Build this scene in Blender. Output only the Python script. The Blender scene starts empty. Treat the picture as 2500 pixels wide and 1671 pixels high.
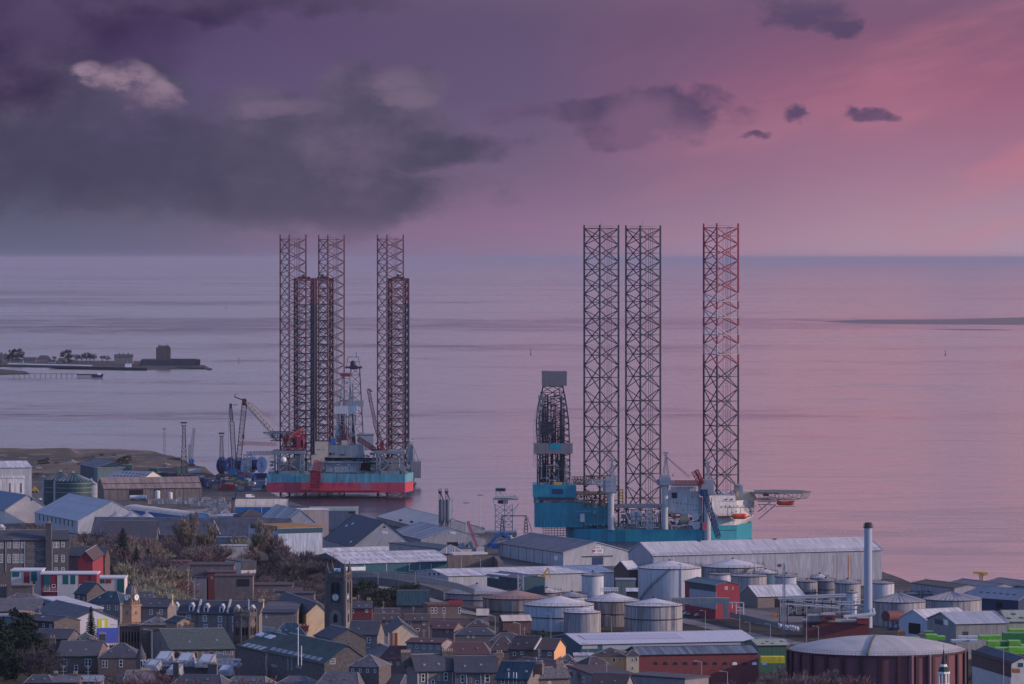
import bpy, math, random
from mathutils import Vector, Matrix
from mathutils import noise as mnoise
R=math.radians
SC=bpy.context.scene
# ---------------------------------------------------------------- camera
H=150.0; F=12000.0; CX=1250.0; HY=630.0       # eye height, focal length and true horizon in pixels of the 2500 px photo
cam=bpy.data.cameras.new('camera'); camo=bpy.data.objects.new('camera',cam)
SC.collection.objects.link(camo); SC.camera=camo
cam.sensor_fit='HORIZONTAL'; cam.sensor_width=36; cam.lens=36*F/2500
cam.shift_y=-(835.5-HY)/2500; cam.clip_start=5; cam.clip_end=900000
camo.location=(0,0,H); camo.rotation_euler=(R(90),0,0)
# ---------------------------------------------------------------- sun, exposure
SUN_EL=16; SUN_AZ=99      # degrees clockwise from +Y (the view direction)
sd=bpy.data.lights.new('sun','SUN'); so=bpy.data.objects.new('sun',sd); SC.collection.objects.link(so)
sd.energy=3.0; sd.angle=R(1.0); sd.color=(1.0,0.72,0.58)
sv=Vector((math.sin(R(SUN_AZ))*math.cos(R(SUN_EL)),math.cos(R(SUN_AZ))*math.cos(R(SUN_EL)),math.sin(R(SUN_EL))))
so.rotation_euler=sv.to_track_quat('Z','Y').to_euler(); so.location=(2000,0,900)
SC.view_settings.view_transform='Standard'; SC.view_settings.look='None'
SC.view_settings.exposure=0; SC.view_settings.gamma=1
# ---------------------------------------------------------------- node helpers
def lin(c):
    return tuple(((v/255)/12.92 if v/255<=.04045 else ((v/255+.055)/1.055)**2.4) for v in c)
class NT:
    def __init__(s,nt): s.t=nt; s.n=nt.nodes; s.l=nt.links
    def new(s,k,**kw):
        n=s.n.new(k)
        for a,b in kw.items(): setattr(n,a,b)
        return n
    def put(s,sock,v):
        if v is None: return
        if hasattr(v,'links') or hasattr(v,'is_output'): s.l.new(v,sock)
        else:
            try: sock.default_value=v
            except Exception: sock.default_value=(v,v,v)
    def m(s,op,a,b=None,c=None,clamp=False):
        n=s.new('ShaderNodeMath',operation=op,use_clamp=clamp)
        for i,v in enumerate((a,b,c)):
            s.put(n.inputs[i],v)
        return n.outputs[0]
    def mix(s,f,a,b,blend='MIX'):
        n=s.new('ShaderNodeMix',data_type='RGBA',blend_type=blend)
        s.put(n.inputs[0],f)
        for i,v in ((6,a),(7,b)):
            if isinstance(v,tuple) and len(v)==3: v=v+(1,)
            s.put(n.inputs[i],v)
        return n.outputs[2]
    def ramp(s,f,stops,interp='LINEAR'):
        n=s.new('ShaderNodeValToRGB'); cr=n.color_ramp; cr.interpolation=interp
        while len(cr.elements)<len(stops): cr.elements.new(.5)
        for e,(p,c) in zip(cr.elements,stops):
            e.position=p; e.color=c+(1,) if len(c)==3 else c
        s.put(n.inputs[0],f); return n.outputs[0]
    def noise(s,vec,scale,detail=3,rough=.5,dist=0):
        n=s.new('ShaderNodeTexNoise'); s.put(n.inputs['Vector'],vec)
        n.inputs['Scale'].default_value=scale; n.inputs['Detail'].default_value=detail
        n.inputs['Roughness'].default_value=rough; n.inputs['Distortion'].default_value=dist
        return n.outputs[0]
    def comb(s,x,y,z):
        n=s.new('ShaderNodeCombineXYZ')
        for i,v in enumerate((x,y,z)): s.put(n.inputs[i],v)
        return n.outputs[0]
    def sep(s,v):
        n=s.new('ShaderNodeSeparateXYZ'); s.put(n.inputs[0],v); return n.outputs
    def smooth(s,x,a,b):
        n=s.new('ShaderNodeMapRange',interpolation_type='SMOOTHSTEP')
        s.put(n.inputs[0],x); n.inputs[1].default_value=a; n.inputs[2].default_value=b
        return n.outputs[0]
# ---------------------------------------------------------------- sky
def make_world():
    w=bpy.data.worlds.new("World"); SC.world=w; w.use_nodes=True
    g=NT(w.node_tree); g.n.clear()
    out=g.new('ShaderNodeOutputWorld'); bg=g.new('ShaderNodeBackground')
    tc=g.new('ShaderNodeTexCoord'); d=tc.outputs['Generated']
    x,y,z=g.sep(d)
    u=g.m('MULTIPLY',x,F/1250)          # -1..1 over the narrow arc of sky that is seen
    v=g.m('MULTIPLY',z,F/630)           # 0 at the horizon, 1 three degrees up
    vec=g.comb(u,g.m('MULTIPLY',v,.5),y)
    # slow warp so that no gradient is straight
    wv=g.noise(vec,1.3,3,.5); vv=g.m('ADD',v,g.m('MULTIPLY',g.m('SUBTRACT',wv,.5),.28))
    L=g.ramp(vv,[(0.0,lin((96,98,128))),(.10,lin((96,96,122))),(.3,lin((86,86,112))),(.55,lin((90,80,116))),(.8,lin((86,70,110))),(1,lin((80,64,100)))])
    Cc=g.ramp(vv,[(0.0,lin((140,116,146))),(.08,lin((142,112,142))),(.3,lin((118,98,128))),(.6,lin((102,86,120))),(1,lin((96,80,112)))])
    Rr=g.ramp(vv,[(0.0,lin((172,146,166))),(.12,lin((170,138,158))),(.35,lin((160,116,142))),(.6,lin((154,100,128))),(.85,lin((130,90,120))),(1,lin((116,86,116)))])
    wu=g.noise(vec,.9,2,.5); uu=g.m('ADD',u,g.m('MULTIPLY',g.m('SUBTRACT',wu,.5),.5))
    col=g.mix(g.smooth(uu,-.95,.15),L,Cc)
    col=g.mix(g.smooth(uu,-.05,.85),col,Rr)
    # soft brushed streaks of pink running up to the right
    sv_=g.comb(g.m('MULTIPLY',g.m('ADD',u,g.m('MULTIPLY',v,-.55)),1.0),g.m('ADD',g.m('MULTIPLY',v,1.6),g.m('MULTIPLY',u,-.5)),.3)
    st=g.noise(sv_,2.2,4,.55)
    stm=g.m('MULTIPLY',g.smooth(u,.0,.8),g.smooth(st,.45,.8))
    col=g.mix(g.m('MULTIPLY',stm,.55),col,lin((198,124,138)))
    # clouds: ellipses broken up by warped noise
    n1=g.noise(vec,3.2,7,.58); n2=g.noise(g.comb(g.m('ADD',u,5.3),g.m('MULTIPLY',v,.75),.2),2.4,7,.6)
    wuv=g.noise(g.comb(g.m('ADD',u,9.1),g.m('MULTIPLY',v,.6),.7),3.0,5,.55)
    uw=g.m('ADD',u,g.m('MULTIPLY',g.m('SUBTRACT',wuv,.5),.34))
    vw=g.m('ADD',v,g.m('MULTIPLY',g.m('SUBTRACT',n2,.5),.45))
    def ell(px,py,rx,ry,ang=0):
        a=g.m('SUBTRACT',uw,(px-1250)/1250); b=g.m('SUBTRACT',vw,(636-py)/630)
        if ang:
            a2=g.m('ADD',g.m('MULTIPLY',a,math.cos(ang)),g.m('MULTIPLY',b,math.sin(ang)))
            b=g.m('ADD',g.m('MULTIPLY',a,-math.sin(ang)),g.m('MULTIPLY',b,math.cos(ang))); a=a2
        a=g.m('DIVIDE',a,rx/1250); b=g.m('DIVIDE',b,ry/630)
        r=g.m('ADD',g.m('MULTIPLY',a,a),g.m('MULTIPLY',b,b))
        return g.m('SUBTRACT',1.0,r)
    def field(es):
        f=None
        for e in es:
            q=ell(*e); f=q if f is None else g.m('MAXIMUM',f,q)
        return g.m('MAXIMUM',f,-1.5)
    sh=g.smooth(g.m('SUBTRACT',n1,g.noise(g.comb(g.m('ADD',u,.035),g.m('ADD',v,.075),y),3.2,7,.58)),-.06,.26)
    nf=g.noise(g.comb(g.m('ADD',u,2.2),g.m('MULTIPLY',v,.9),.4),8,8,.62)
    f1=field([(250,400,660,170),(760,330,330,120),(620,470,600,85),(1060,375,200,52),(150,240,330,130),(930,220,130,80)])
    dens=g.smooth(g.m('ADD',f1,g.m('MULTIPLY',g.m('SUBTRACT',g.m('ADD',g.m('MULTIPLY',n1,.65),g.m('MULTIPLY',nf,.35)),.5),3.6)),-.35,.8)
    dens=g.m('MULTIPLY',dens,g.m('ADD',.3,g.m('MULTIPLY',g.smooth(v,.03,.20),.7)))
    cc=g.mix(g.m('MULTIPLY',sh,.5),g.ramp(n2,[(.3,lin((62,58,86))),(.6,lin((80,75,98)))]),lin((122,108,130)))
    col=g.mix(g.m('MULTIPLY',dens,.9),col,cc)
    f2=field([(1520,285,290,60,-.1),(1470,345,120,42),(1640,270,140,44),(1380,262,90,30),(1960,40,130,50,-.4),(2155,300,70,22),(1960,305,50,20),(1815,352,45,14),(2050,95,60,22)])
    d2=g.smooth(g.m('ADD',f2,g.m('MULTIPLY',g.m('SUBTRACT',g.m('ADD',g.m('MULTIPLY',n1,.35),g.m('MULTIPLY',nf,.65)),.5),5.0)),-.5,.7)
    col=g.mix(g.m('MULTIPLY',d2,.9),col,g.mix(sh,lin((84,70,102)),lin((120,92,122))))
    f4=field([(60,60,420,150),(430,10,560,46),(60,190,200,100)])
    d4=g.smooth(g.m('ADD',f4,g.m('MULTIPLY',g.m('SUBTRACT',n1,.5),2.6)),-.5,1.0)
    col=g.mix(g.m('MULTIPLY',d4,.85),col,g.mix(sh,lin((54,44,76)),lin((80,66,98))))
    def puff(es):
        f=None
        wa=g.m('MULTIPLY',g.m('SUBTRACT',nf,.5),.10)
        for px,py,rx,ry in es:
            a=g.m('DIVIDE',g.m('SUBTRACT',g.m('ADD',u,wa),(px-1250)/1250),rx/1250); b=g.m('DIVIDE',g.m('SUBTRACT',g.m('ADD',v,g.m('MULTIPLY',wa,1.4)),(636-py)/630),ry/630)
            q=g.m('SUBTRACT',1.0,g.m('ADD',g.m('MULTIPLY',a,a),g.m('MULTIPLY',b,b))); f=q if f is None else g.m('MAXIMUM',f,q)
        return f
    f3=puff([(330,200,78,52),(398,228,56,44),(262,205,72,44),(430,256,36,24),(345,258,105,36),(222,178,42,26)])
    d3=g.smooth(g.m('ADD',f3,g.m('MULTIPLY',g.m('SUBTRACT',nf,.5),2.2)),-.15,1.0)
    col=g.mix(g.m('MULTIPLY',d3,.88),col,g.mix(g.m('MULTIPLY',g.smooth(g.m('SUBTRACT',v,g.m('MULTIPLY',u,-.0)),.50,.72),g.smooth(nf,.34,.6)),lin((94,80,108)),lin((152,128,148))))
    f6=puff([(960,200,90,34),(700,270,130,30),(1000,240,90,30)])
    col=g.mix(g.m('MULTIPLY',g.smooth(g.m('ADD',f6,g.m('MULTIPLY',g.m('SUBTRACT',nf,.5),3)),-.2,1.3),.5),col,lin((128,108,132)))
    # unseen dome above the picture: lilac-pink shaped to tint the water, blue higher up
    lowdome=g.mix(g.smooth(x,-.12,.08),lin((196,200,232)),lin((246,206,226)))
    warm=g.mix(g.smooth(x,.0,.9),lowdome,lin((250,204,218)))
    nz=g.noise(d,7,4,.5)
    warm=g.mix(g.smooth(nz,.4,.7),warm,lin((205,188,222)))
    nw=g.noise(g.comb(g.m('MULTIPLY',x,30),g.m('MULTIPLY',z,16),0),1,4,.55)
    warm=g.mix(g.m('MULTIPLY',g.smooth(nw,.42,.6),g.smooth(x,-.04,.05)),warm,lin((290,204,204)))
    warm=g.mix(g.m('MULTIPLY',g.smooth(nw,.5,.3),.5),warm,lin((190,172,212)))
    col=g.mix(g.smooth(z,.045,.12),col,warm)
    col=g.mix(g.smooth(y,.35,-.35),col,(.34,.62,1.20,1))      # unseen sky behind the viewer, made blue to cool the shaded walls
    sky=g.new('ShaderNodeTexSky',sky_type='NISHITA'); sky.sun_disc=False
    sky.sun_elevation=R(SUN_EL); sky.sun_rotation=R(SUN_AZ)
    sk=g.mix(1.0,sky.outputs[0],(SKYK*1.5,SKYK*1.5,SKYK*2.2,1),'MULTIPLY')
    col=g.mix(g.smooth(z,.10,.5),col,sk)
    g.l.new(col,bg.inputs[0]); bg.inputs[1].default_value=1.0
    g.l.new(bg.outputs[0],out.inputs[0])
SKYK=.105
make_world()
# ---------------------------------------------------------------- materials
MATS={}
def mat(key,col,rough=.75,var=.18,scale=.25,streak=0,sx=1.2,sy=.12,panel=0,pitch=3.0,seam=0,spec=.3,metal=0,bump=0,stain=None,srgb=False):
    """col is linear base colour; var: blotches by world position; streak: along v of the face; panel: sheet-to-sheet change"""
    if key in MATS: return MATS[key]
    mt=bpy.data.materials.new(key); mt.use_nodes=True; g=NT(mt.node_tree)
    b=g.n['Principled BSDF']; b.inputs['Roughness'].default_value=rough
    b.inputs['Specular IOR Level'].default_value=spec; b.inputs['Metallic'].default_value=metal
    geo=g.new('ShaderNodeNewGeometry'); uv=g.new('ShaderNodeUVMap'); ux,uy,_=g.sep(uv.outputs[0])
    n=g.noise(geo.outputs['Position'],scale,4,.6)
    k=g.m('ADD',1-var,g.m('MULTIPLY',n,var*2))
    if streak:
        s=g.noise(g.comb(g.m('MULTIPLY',ux,sx),g.m('MULTIPLY',uy,sy),3.1),1.0,4,.65)
        k=g.m('MULTIPLY',k,g.m('ADD',1-streak*.9,g.m('MULTIPLY',g.smooth(s,.3,.7),streak*1.5)))
    if panel:
        wn=g.new('ShaderNodeTexWhiteNoise',noise_dimensions='1D')
        g.l.new(g.m('FLOOR',g.m('DIVIDE',ux,pitch)),wn.inputs['W'])
        k=g.m('MULTIPLY',k,g.m('ADD',1-panel,g.m('MULTIPLY',wn.outputs[0],panel*2)))
    if seam:
        fr=g.m('FRACT',g.m('DIVIDE',ux,pitch))
        k=g.m('MULTIPLY',k,g.m('SUBTRACT',1.0,g.m('MULTIPLY',g.m('LESS_THAN',fr,.09),seam)))
    c=g.mix(1.0,tuple(col)+(1,),g.comb(k,k,k),'MULTIPLY')
    if stain:
        s2=g.noise(g.comb(g.m('MULTIPLY',ux,.9),g.m('MULTIPLY',uy,.06),9.7),1.0,5,.7)
        c=g.mix(g.m('MULTIPLY',g.smooth(s2,.5,.72),stain[1]),c,tuple(stain[0])+(1,))
    g.l.new(c,b.inputs['Base Color'])
    if bump:
        bn=g.new('ShaderNodeBump'); bn.inputs['Strength'].default_value=bump; bn.inputs['Distance'].default_value=.3
        g.l.new(g.noise(geo.outputs['Position'],1.2,3,.6),bn.inputs['Height']); g.l.new(bn.outputs[0],b.inputs['Normal'])
    MATS[key]=mt; return mt
# ---------------------------------------------------------------- geometry helpers
COL=SC.collection
def W(px,py,D): return Vector(((px-CX)*D/F,D,H-(py-HY)*D/F))     # photo pixel at a distance -> world point
def dg(py,z=4.0): return (H-z)*F/(py-HY)                           # distance at which level ground z is seen at photo row py
class MB:
    def __init__(s): s.v=[]; s.f=[]; s.uv=[]
    def face(s,pts,uvs=None):
        i=len(s.v); pts=[Vector(p) for p in pts]; s.v+=pts; s.f.append(tuple(range(i,i+len(pts))))
        if uvs is None:
            o=pts[0]; e1=pts[1]-o
            if e1.length<1e-6: e1=Vector((1,0,0))
            e1=e1.normalized(); nn=Vector((0,0,0))
            for a in range(1,len(pts)-1):
                nn+=(pts[a]-o).cross(pts[a+1]-o)
            e2=nn.cross(e1); e2=e2.normalized() if e2.length>1e-9 else Vector((0,0,1))
            off=(o.x*.37+o.y*.11)%57
            uvs=[(off+(p-o).dot(e1),(p-o).dot(e2)) for p in pts]
        s.uv+=uvs
    def prism(s,base,top):
        """base, top: matching loops, counter-clockwise from above"""
        n=len(base)
        for i in range(n):
            j=(i+1)%n; s.face([base[i],base[j],top[j],top[i]])
        s.face(top); s.face(list(reversed(base)))
    def box(s,c,d,rz=0,tilt=None):
        """centre-bottom c, size d=(x,y,z)"""
        hx,hy=d[0]/2,d[1]/2; ca,sa=math.cos(rz),math.sin(rz); c=Vector(c)
        P=lambda x,y,z: c+Vector((x*ca-y*sa,x*sa+y*ca,z))
        b=[P(-hx,-hy,0),P(hx,-hy,0),P(hx,hy,0),P(-hx,hy,0)]; t=[p+Vector((0,0,d[2])) for p in b]
        s.prism(b,t)
    def pbox(s,x0,y0,x1,y1,D,depth=3.0):
        """box whose front face covers the photo rectangle at distance D"""
        a=W(x0,y1,D); b=W(x1,y0,D); lo,hi=a.z,b.z
        s.prism([Vector((a.x,D,lo)),Vector((b.x,D,lo)),Vector((b.x,D+depth,lo)),Vector((a.x,D+depth,lo))],
                [Vector((a.x,D,hi)),Vector((b.x,D,hi)),Vector((b.x,D+depth,hi)),Vector((a.x,D+depth,hi))])
    def bar(s,a,b,r,n=4,r2=None,caps=True):
        a=Vector(a); b=Vector(b); d=b-a
        if d.length<1e-6: return
        d.normalize(); up=Vector((0,0,1)) if abs(d.z)<.9 else Vector((0,1,0))
        e=d.cross(up).normalized(); f=e.cross(d); r2=r if r2 is None else r2
        A=[];B=[]
        for i in range(n):
            t=2*math.pi*(i+.5)/n; o=e*math.cos(t)+f*math.sin(t); A.append(a+o*r); B.append(b+o*r2)
        for i in range(n):
            j=(i+1)%n; s.face([A[j],A[i],B[i],B[j]])
        if caps: s.face(A); s.face(list(reversed(B)))
    def cyl(s,c,r,h,n=32,r2=None,cap=True,z0=0):
        c=Vector(c)+Vector((0,0,z0)); r2=r if r2 is None else r2
        B=[c+Vector((r*math.cos(2*math.pi*i/n),r*math.sin(2*math.pi*i/n),0)) for i in range(n)]
        T=[c+Vector((r2*math.cos(2*math.pi*i/n),r2*math.sin(2*math.pi*i/n),h)) for i in range(n)]
        for i in range(n):
            j=(i+1)%n; u0=2*math.pi*r*i/n; u1=2*math.pi*r*(i+1)/n
            if r2<1e-4: s.face([B[i],B[j],T[i]],[(u0,0),(u1,0),(u0,h)])
            else: s.face([B[i],B[j],T[j],T[i]],[(u0,0),(u1,0),(u1,h),(u0,h)])
        if cap:
            if r2>1e-4: s.face(T)
            s.face(list(reversed(B)))
    def dome(s,c,r,h,n=48,m=6):
        c=Vector(c); prev=None
        for k in range(m+1):
            t=k/m*math.pi/2 if h>r*.4 else None
            if t is None: rr=r*(1-k/m); zz=h*(1-(1-k/m)**2)
            else: rr=r*math.cos(t); zz=h*math.sin(t)
            ring=[c+Vector((rr*math.cos(2*math.pi*i/n),rr*math.sin(2*math.pi*i/n),zz)) for i in range(n)]
            if prev:
                for i in range(n):
                    j=(i+1)%n
                    if rr<1e-4: s.face([prev[i],prev[j],ring[i]])
                    else: s.face([prev[i],prev[j],ring[j],ring[i]])
            prev=ring
    def ball(s,c,r,n=10,m=6,sz=1):
        c=Vector(c); rings=[]
        for k in range(m+1):
            t=-math.pi/2+math.pi*k/m
            rings.append([c+Vector((r*math.cos(t)*math.cos(2*math.pi*i/n),r*math.cos(t)*math.sin(2*math.pi*i/n),r*sz*math.sin(t))) for i in range(n)])
        for k in range(m):
            for i in range(n):
                j=(i+1)%n
                if k==0: s.face([rings[0][i],rings[1][j],rings[1][i]])
                elif k==m-1: s.face([rings[k][i],rings[k][j],rings[k+1][i]])
                else: s.face([rings[k][i],rings[k][j],rings[k+1][j],rings[k+1][i]])
    def truss(s,a,b,w,h,n,r=.18,rb=.1,taper=1.0):
        """four-chord lattice from a to b"""
        a=Vector(a); b=Vector(b); d=(b-a).normalized(); up=Vector((0,0,1)) if abs(d.z)<.95 else Vector((0,-1,0))
        e=d.cross(up).normalized(); f=e.cross(d).normalized()
        def corners(t):
            k=1+(taper-1)*t; k*= .35+.65*min(1,t*6) if taper!=1 else 1
            p=a+(b-a)*t; return [p+e*(w/2*k)*i+f*(h/2*k)*j for i,j in ((-1,-1),(1,-1),(1,1),(-1,1))]
        pr=corners(0)
        for k in range(1,n+1):
            cu=corners(k/n)
            for i in range(4):
                s.bar(pr[i],cu[i],r,4,caps=False)
                j=(i+1)%4
                s.bar(pr[i],cu[j],rb,3,caps=False) if k%2 else s.bar(pr[j],cu[i],rb,3,caps=False)
                s.bar(cu[i],cu[j],rb,3,caps=False)
            pr=cu
    def each(s,name,m,parent=None,k=6):
        for i in range(0,len(s.f),k):
            q=MB(); a=s.f[i][0]; b=s.f[min(i+k,len(s.f))-1][-1]+1
            q.v=s.v[a:b]; q.uv=s.uv[a:b]; q.f=[tuple(j-a for j in f) for f in s.f[i:i+k]]; q.build(name,m,parent)
    def build(s,name,m,parent=None,smooth=False,label=None):
        me=bpy.data.meshes.new(name); off=Vector((0,0,0))
        if parent is not None: off=wloc(parent)
        me.from_pydata([p-off for p in s.v],[],s.f)
        ul=me.uv_layers.new(name='UVMap'); flat=[c for q in s.uv for c in q]; ul.data.foreach_set('uv',flat)
        if smooth: me.polygons.foreach_set('use_smooth',[True]*len(me.polygons))
        me.materials.append(m); me.update()
        o=bpy.data.objects.new(name,me); COL.objects.link(o)
        if parent is not None: o.parent=parent
        if label: o['label']=label
        return o
def wloc(o):
    v=Vector((0,0,0))
    while o is not None: v+=Vector(o.location); o=o.parent
    return v
USED={}
def tag(o,label,cat,group=None):
    o['label']=label; o['category']=cat
    if group: o['group']=group
    return o
def thing(name,label,cat,loc,group=None):
    o=bpy.data.objects.new(name,None); o.empty_display_size=.5; COL.objects.link(o); o.location=loc
    return tag(o,label,cat,group)
def struct(o,kind='structure'): o['kind']=kind; return o
def copy_tree(o,parent=None,loc=None,sc=None):
    c=o.copy(); COL.objects.link(c)
    if parent is not None: c.parent=parent
    if loc is not None: c.location=loc
    if sc is not None: c.scale=sc
    for ch in list(o.children): copy_tree(ch,c)
    return c
def text(parent,txt,pos,h,m,name='lettering',ex=Vector((1,0,0)),ez=Vector((0,0,1)),width=None):
    cu=bpy.data.curves.new('t','FONT'); cu.body=txt; cu.size=1; cu.align_x='CENTER'; cu.align_y='CENTER'; cu.extrude=.02
    to=bpy.data.objects.new('t',cu); COL.objects.link(to)
    me=bpy.data.meshes.new_from_object(to); bpy.data.objects.remove(to)
    xs=[v.co.x for v in me.vertices]; wd=max(xs)-min(xs); k=(width/wd) if width else h
    en=ex.cross(ez)
    off=wloc(parent)
    for v in me.vertices:
        v.co=Vector(pos)-off+ex*v.co.x*k+ez*v.co.y*h+en*v.co.z
    me.materials.clear(); me.materials.append(m); me.name=name
    o=bpy.data.objects.new(name,me); COL.objects.link(o); o.parent=parent
    return o
# ---------------------------------------------------------------- ground heights
ROWS=[0,300,600,900,1100,1250,1400,1550,1700,1850,2000,2200,2400,2600]
TL=[146,105,80,63,53,46,43,37,28,22,18,12,7,4]
TM=[146,105,80,60,48,37,30,24,20,16,13,10,6,4]
TR=[146,105,78,56,42,30,20,12,7,5,4,4,4,4]
def tab(t,D):
    if D>=2600: return t[-1]
    for i in range(len(ROWS)-1):
        if D<=ROWS[i+1]:
            k=(D-ROWS[i])/(ROWS[i+1]-ROWS[i]); return t[i]+(t[i+1]-t[i])*k
def ss(x,a,b):
    t=max(0,min(1,(x-a)/(b-a))); return t*t*(3-2*t)
def zg(px,D):
    a=tab(TL,D)+(tab(TM,D)-tab(TL,D))*ss(px,200,600); z=a+(tab(TR,D)-a)*ss(px,850,1350)
    if D>3050 and px<560:      # rough tipped ground at the far edge of the port
        x=(px-CX)*D/F
        n=mnoise.noise(Vector((x*.02,D*.02,0)))+.5*mnoise.noise(Vector((x*.06,D*.06,3)))
        z+=max(0,n)*1.6*ss(D,3150,3300)*ss(-px,-540,-480)
        z+=4.6*math.exp(-((D-3640)/38)**2)*(1-ss(px,165,205))
        z+=2.6*math.exp(-((D-3560)/40)**2)*ss(px,190,230)*(1-ss(px,400,450))
        z+=2.6*math.exp(-((D-3360)/50)**2)*ss(px,400,440)*(1-ss(px,490,520))
    return z
def zw(x,y): return zg(CX+x*F/max(y,1),y)
SH=[(-9000,3900),(-600,3850),(0,3760),(300,3740),(380,3690),(440,3570),(500,3400),(526,3290),(536,3335),(645,3335),(650,3080),(700,2960),(770,2850),(780,2770),(900,2740),(1060,2720),(1090,2640),(1200,2610),(1232,2560),(1300,2500),(1500,2440),(1900,2400),(2150,2290),(2200,2240),(2270,2150),(2500,2140),(3000,2140),(9000,2200)]
def shore(px):
    for (a,b),(c,d) in zip(SH,SH[1:]):
        if px<=c: return b+(d-b)*(px-a)/(c-a)
    return 2400
def ground_material():
    mt=bpy.data.materials.new('ground_soil_grass_tarmac'); mt.use_nodes=True; g=NT(mt.node_tree); b=g.n['Principled BSDF']
    b.inputs['Roughness'].default_value=.95; b.inputs['Specular IOR Level'].default_value=.1
    geo=g.new('ShaderNodeNewGeometry'); p=geo.outputs['Position']; x,y,z=g.sep(p)
    n1=g.noise(p,.012,5,.6); n2=g.noise(p,.07,5,.65); n3=g.noise(p,.5,4,.6)
    town=g.mix(g.smooth(n2,.42,.6),(.040,.042,.036,1),(.075,.068,.052,1))
    port=g.mix(g.smooth(n1,.4,.6),(.13,.125,.115,1),(.075,.073,.07,1))
    port=g.mix(g.smooth(n2,.5,.7),port,(.17,.155,.13,1))
    scrub=g.mix(g.smooth(n1,.38,.56),(.17,.135,.09,1),(.09,.083,.075,1))
    scrub=g.mix(g.smooth(n2,.52,.66),scrub,(.27,.23,.17,1))
    scrub=g.mix(g.m('MULTIPLY',g.smooth(n3,.5,.7),.6),scrub,(.035,.035,.03,1))
    c=g.mix(g.smooth(y,1900,2120),town,port)
    edge=g.m('ADD',y,g.m('MULTIPLY',x,.12))
    c=g.mix(g.smooth(edge,3120,3230),c,scrub)
    c=g.mix(1.0,c,g.comb(*[g.m('ADD',.7,g.m('MULTIPLY',n3,.6))]*3),'MULTIPLY')
    shore_=g.smooth(z,3.2,1.0)
    c=g.mix(g.smooth(z,2.9,1.2),c,(.035,.033,.032,1))
    g.l.new(c,b.inputs['Base Color'])
    bn=g.new('ShaderNodeBump'); bn.inputs['Strength'].default_value=.6; bn.inputs['Distance'].default_value=.8
    g.l.new(n3,bn.inputs['Height']); g.l.new(bn.outputs[0],b.inputs['Normal'])
    return mt
def make_ground():
    pxs=[-9000,-6000,-4000,-2500,-1500,-900,-500,-250]+list(range(-100,2620,12))+[2800,3100,3600,4500,6000,9000]
    Ds=[1,20,60,120,200,300,450,600,750]+list(range(850,1700,50))+list(range(1700,3100,20))+list(range(3100,3941,10))
    v=[];f=[];idx={}
    for i,px in enumerate(pxs):
        s=shore(px)
        for j,D in enumerate(Ds):
            d=min(D,s); idx[i,j]=len(v)
            x=(px-CX)*d/F; v.append((x,d,zg(px,d)))
        for k,(dd,zz) in enumerate(((3,2.6),(9,-3))):
            idx[i,len(Ds)+k]=len(v); v.append(((px-CX)*(s+dd)/F,s+dd,zz))
    n=len(Ds)+2
    for i in range(len(pxs)-1):
        for j in range(n-1):
            a,b,c,d=idx[i,j],idx[i+1,j],idx[i+1,j+1],idx[i,j+1]
            if abs(v[a][1]-v[d][1])<1e-6 and abs(v[b][1]-v[c][1])<1e-6: continue
            f.append((a,b,c,d))
    me=bpy.data.meshes.new('ground'); me.from_pydata(v,[],f); me.polygons.foreach_set('use_smooth',[True]*len(f))
    me.materials.append(ground_material()); o=bpy.data.objects.new('ground',me); COL.objects.link(o); struct(o); return o
make_ground()
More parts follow.
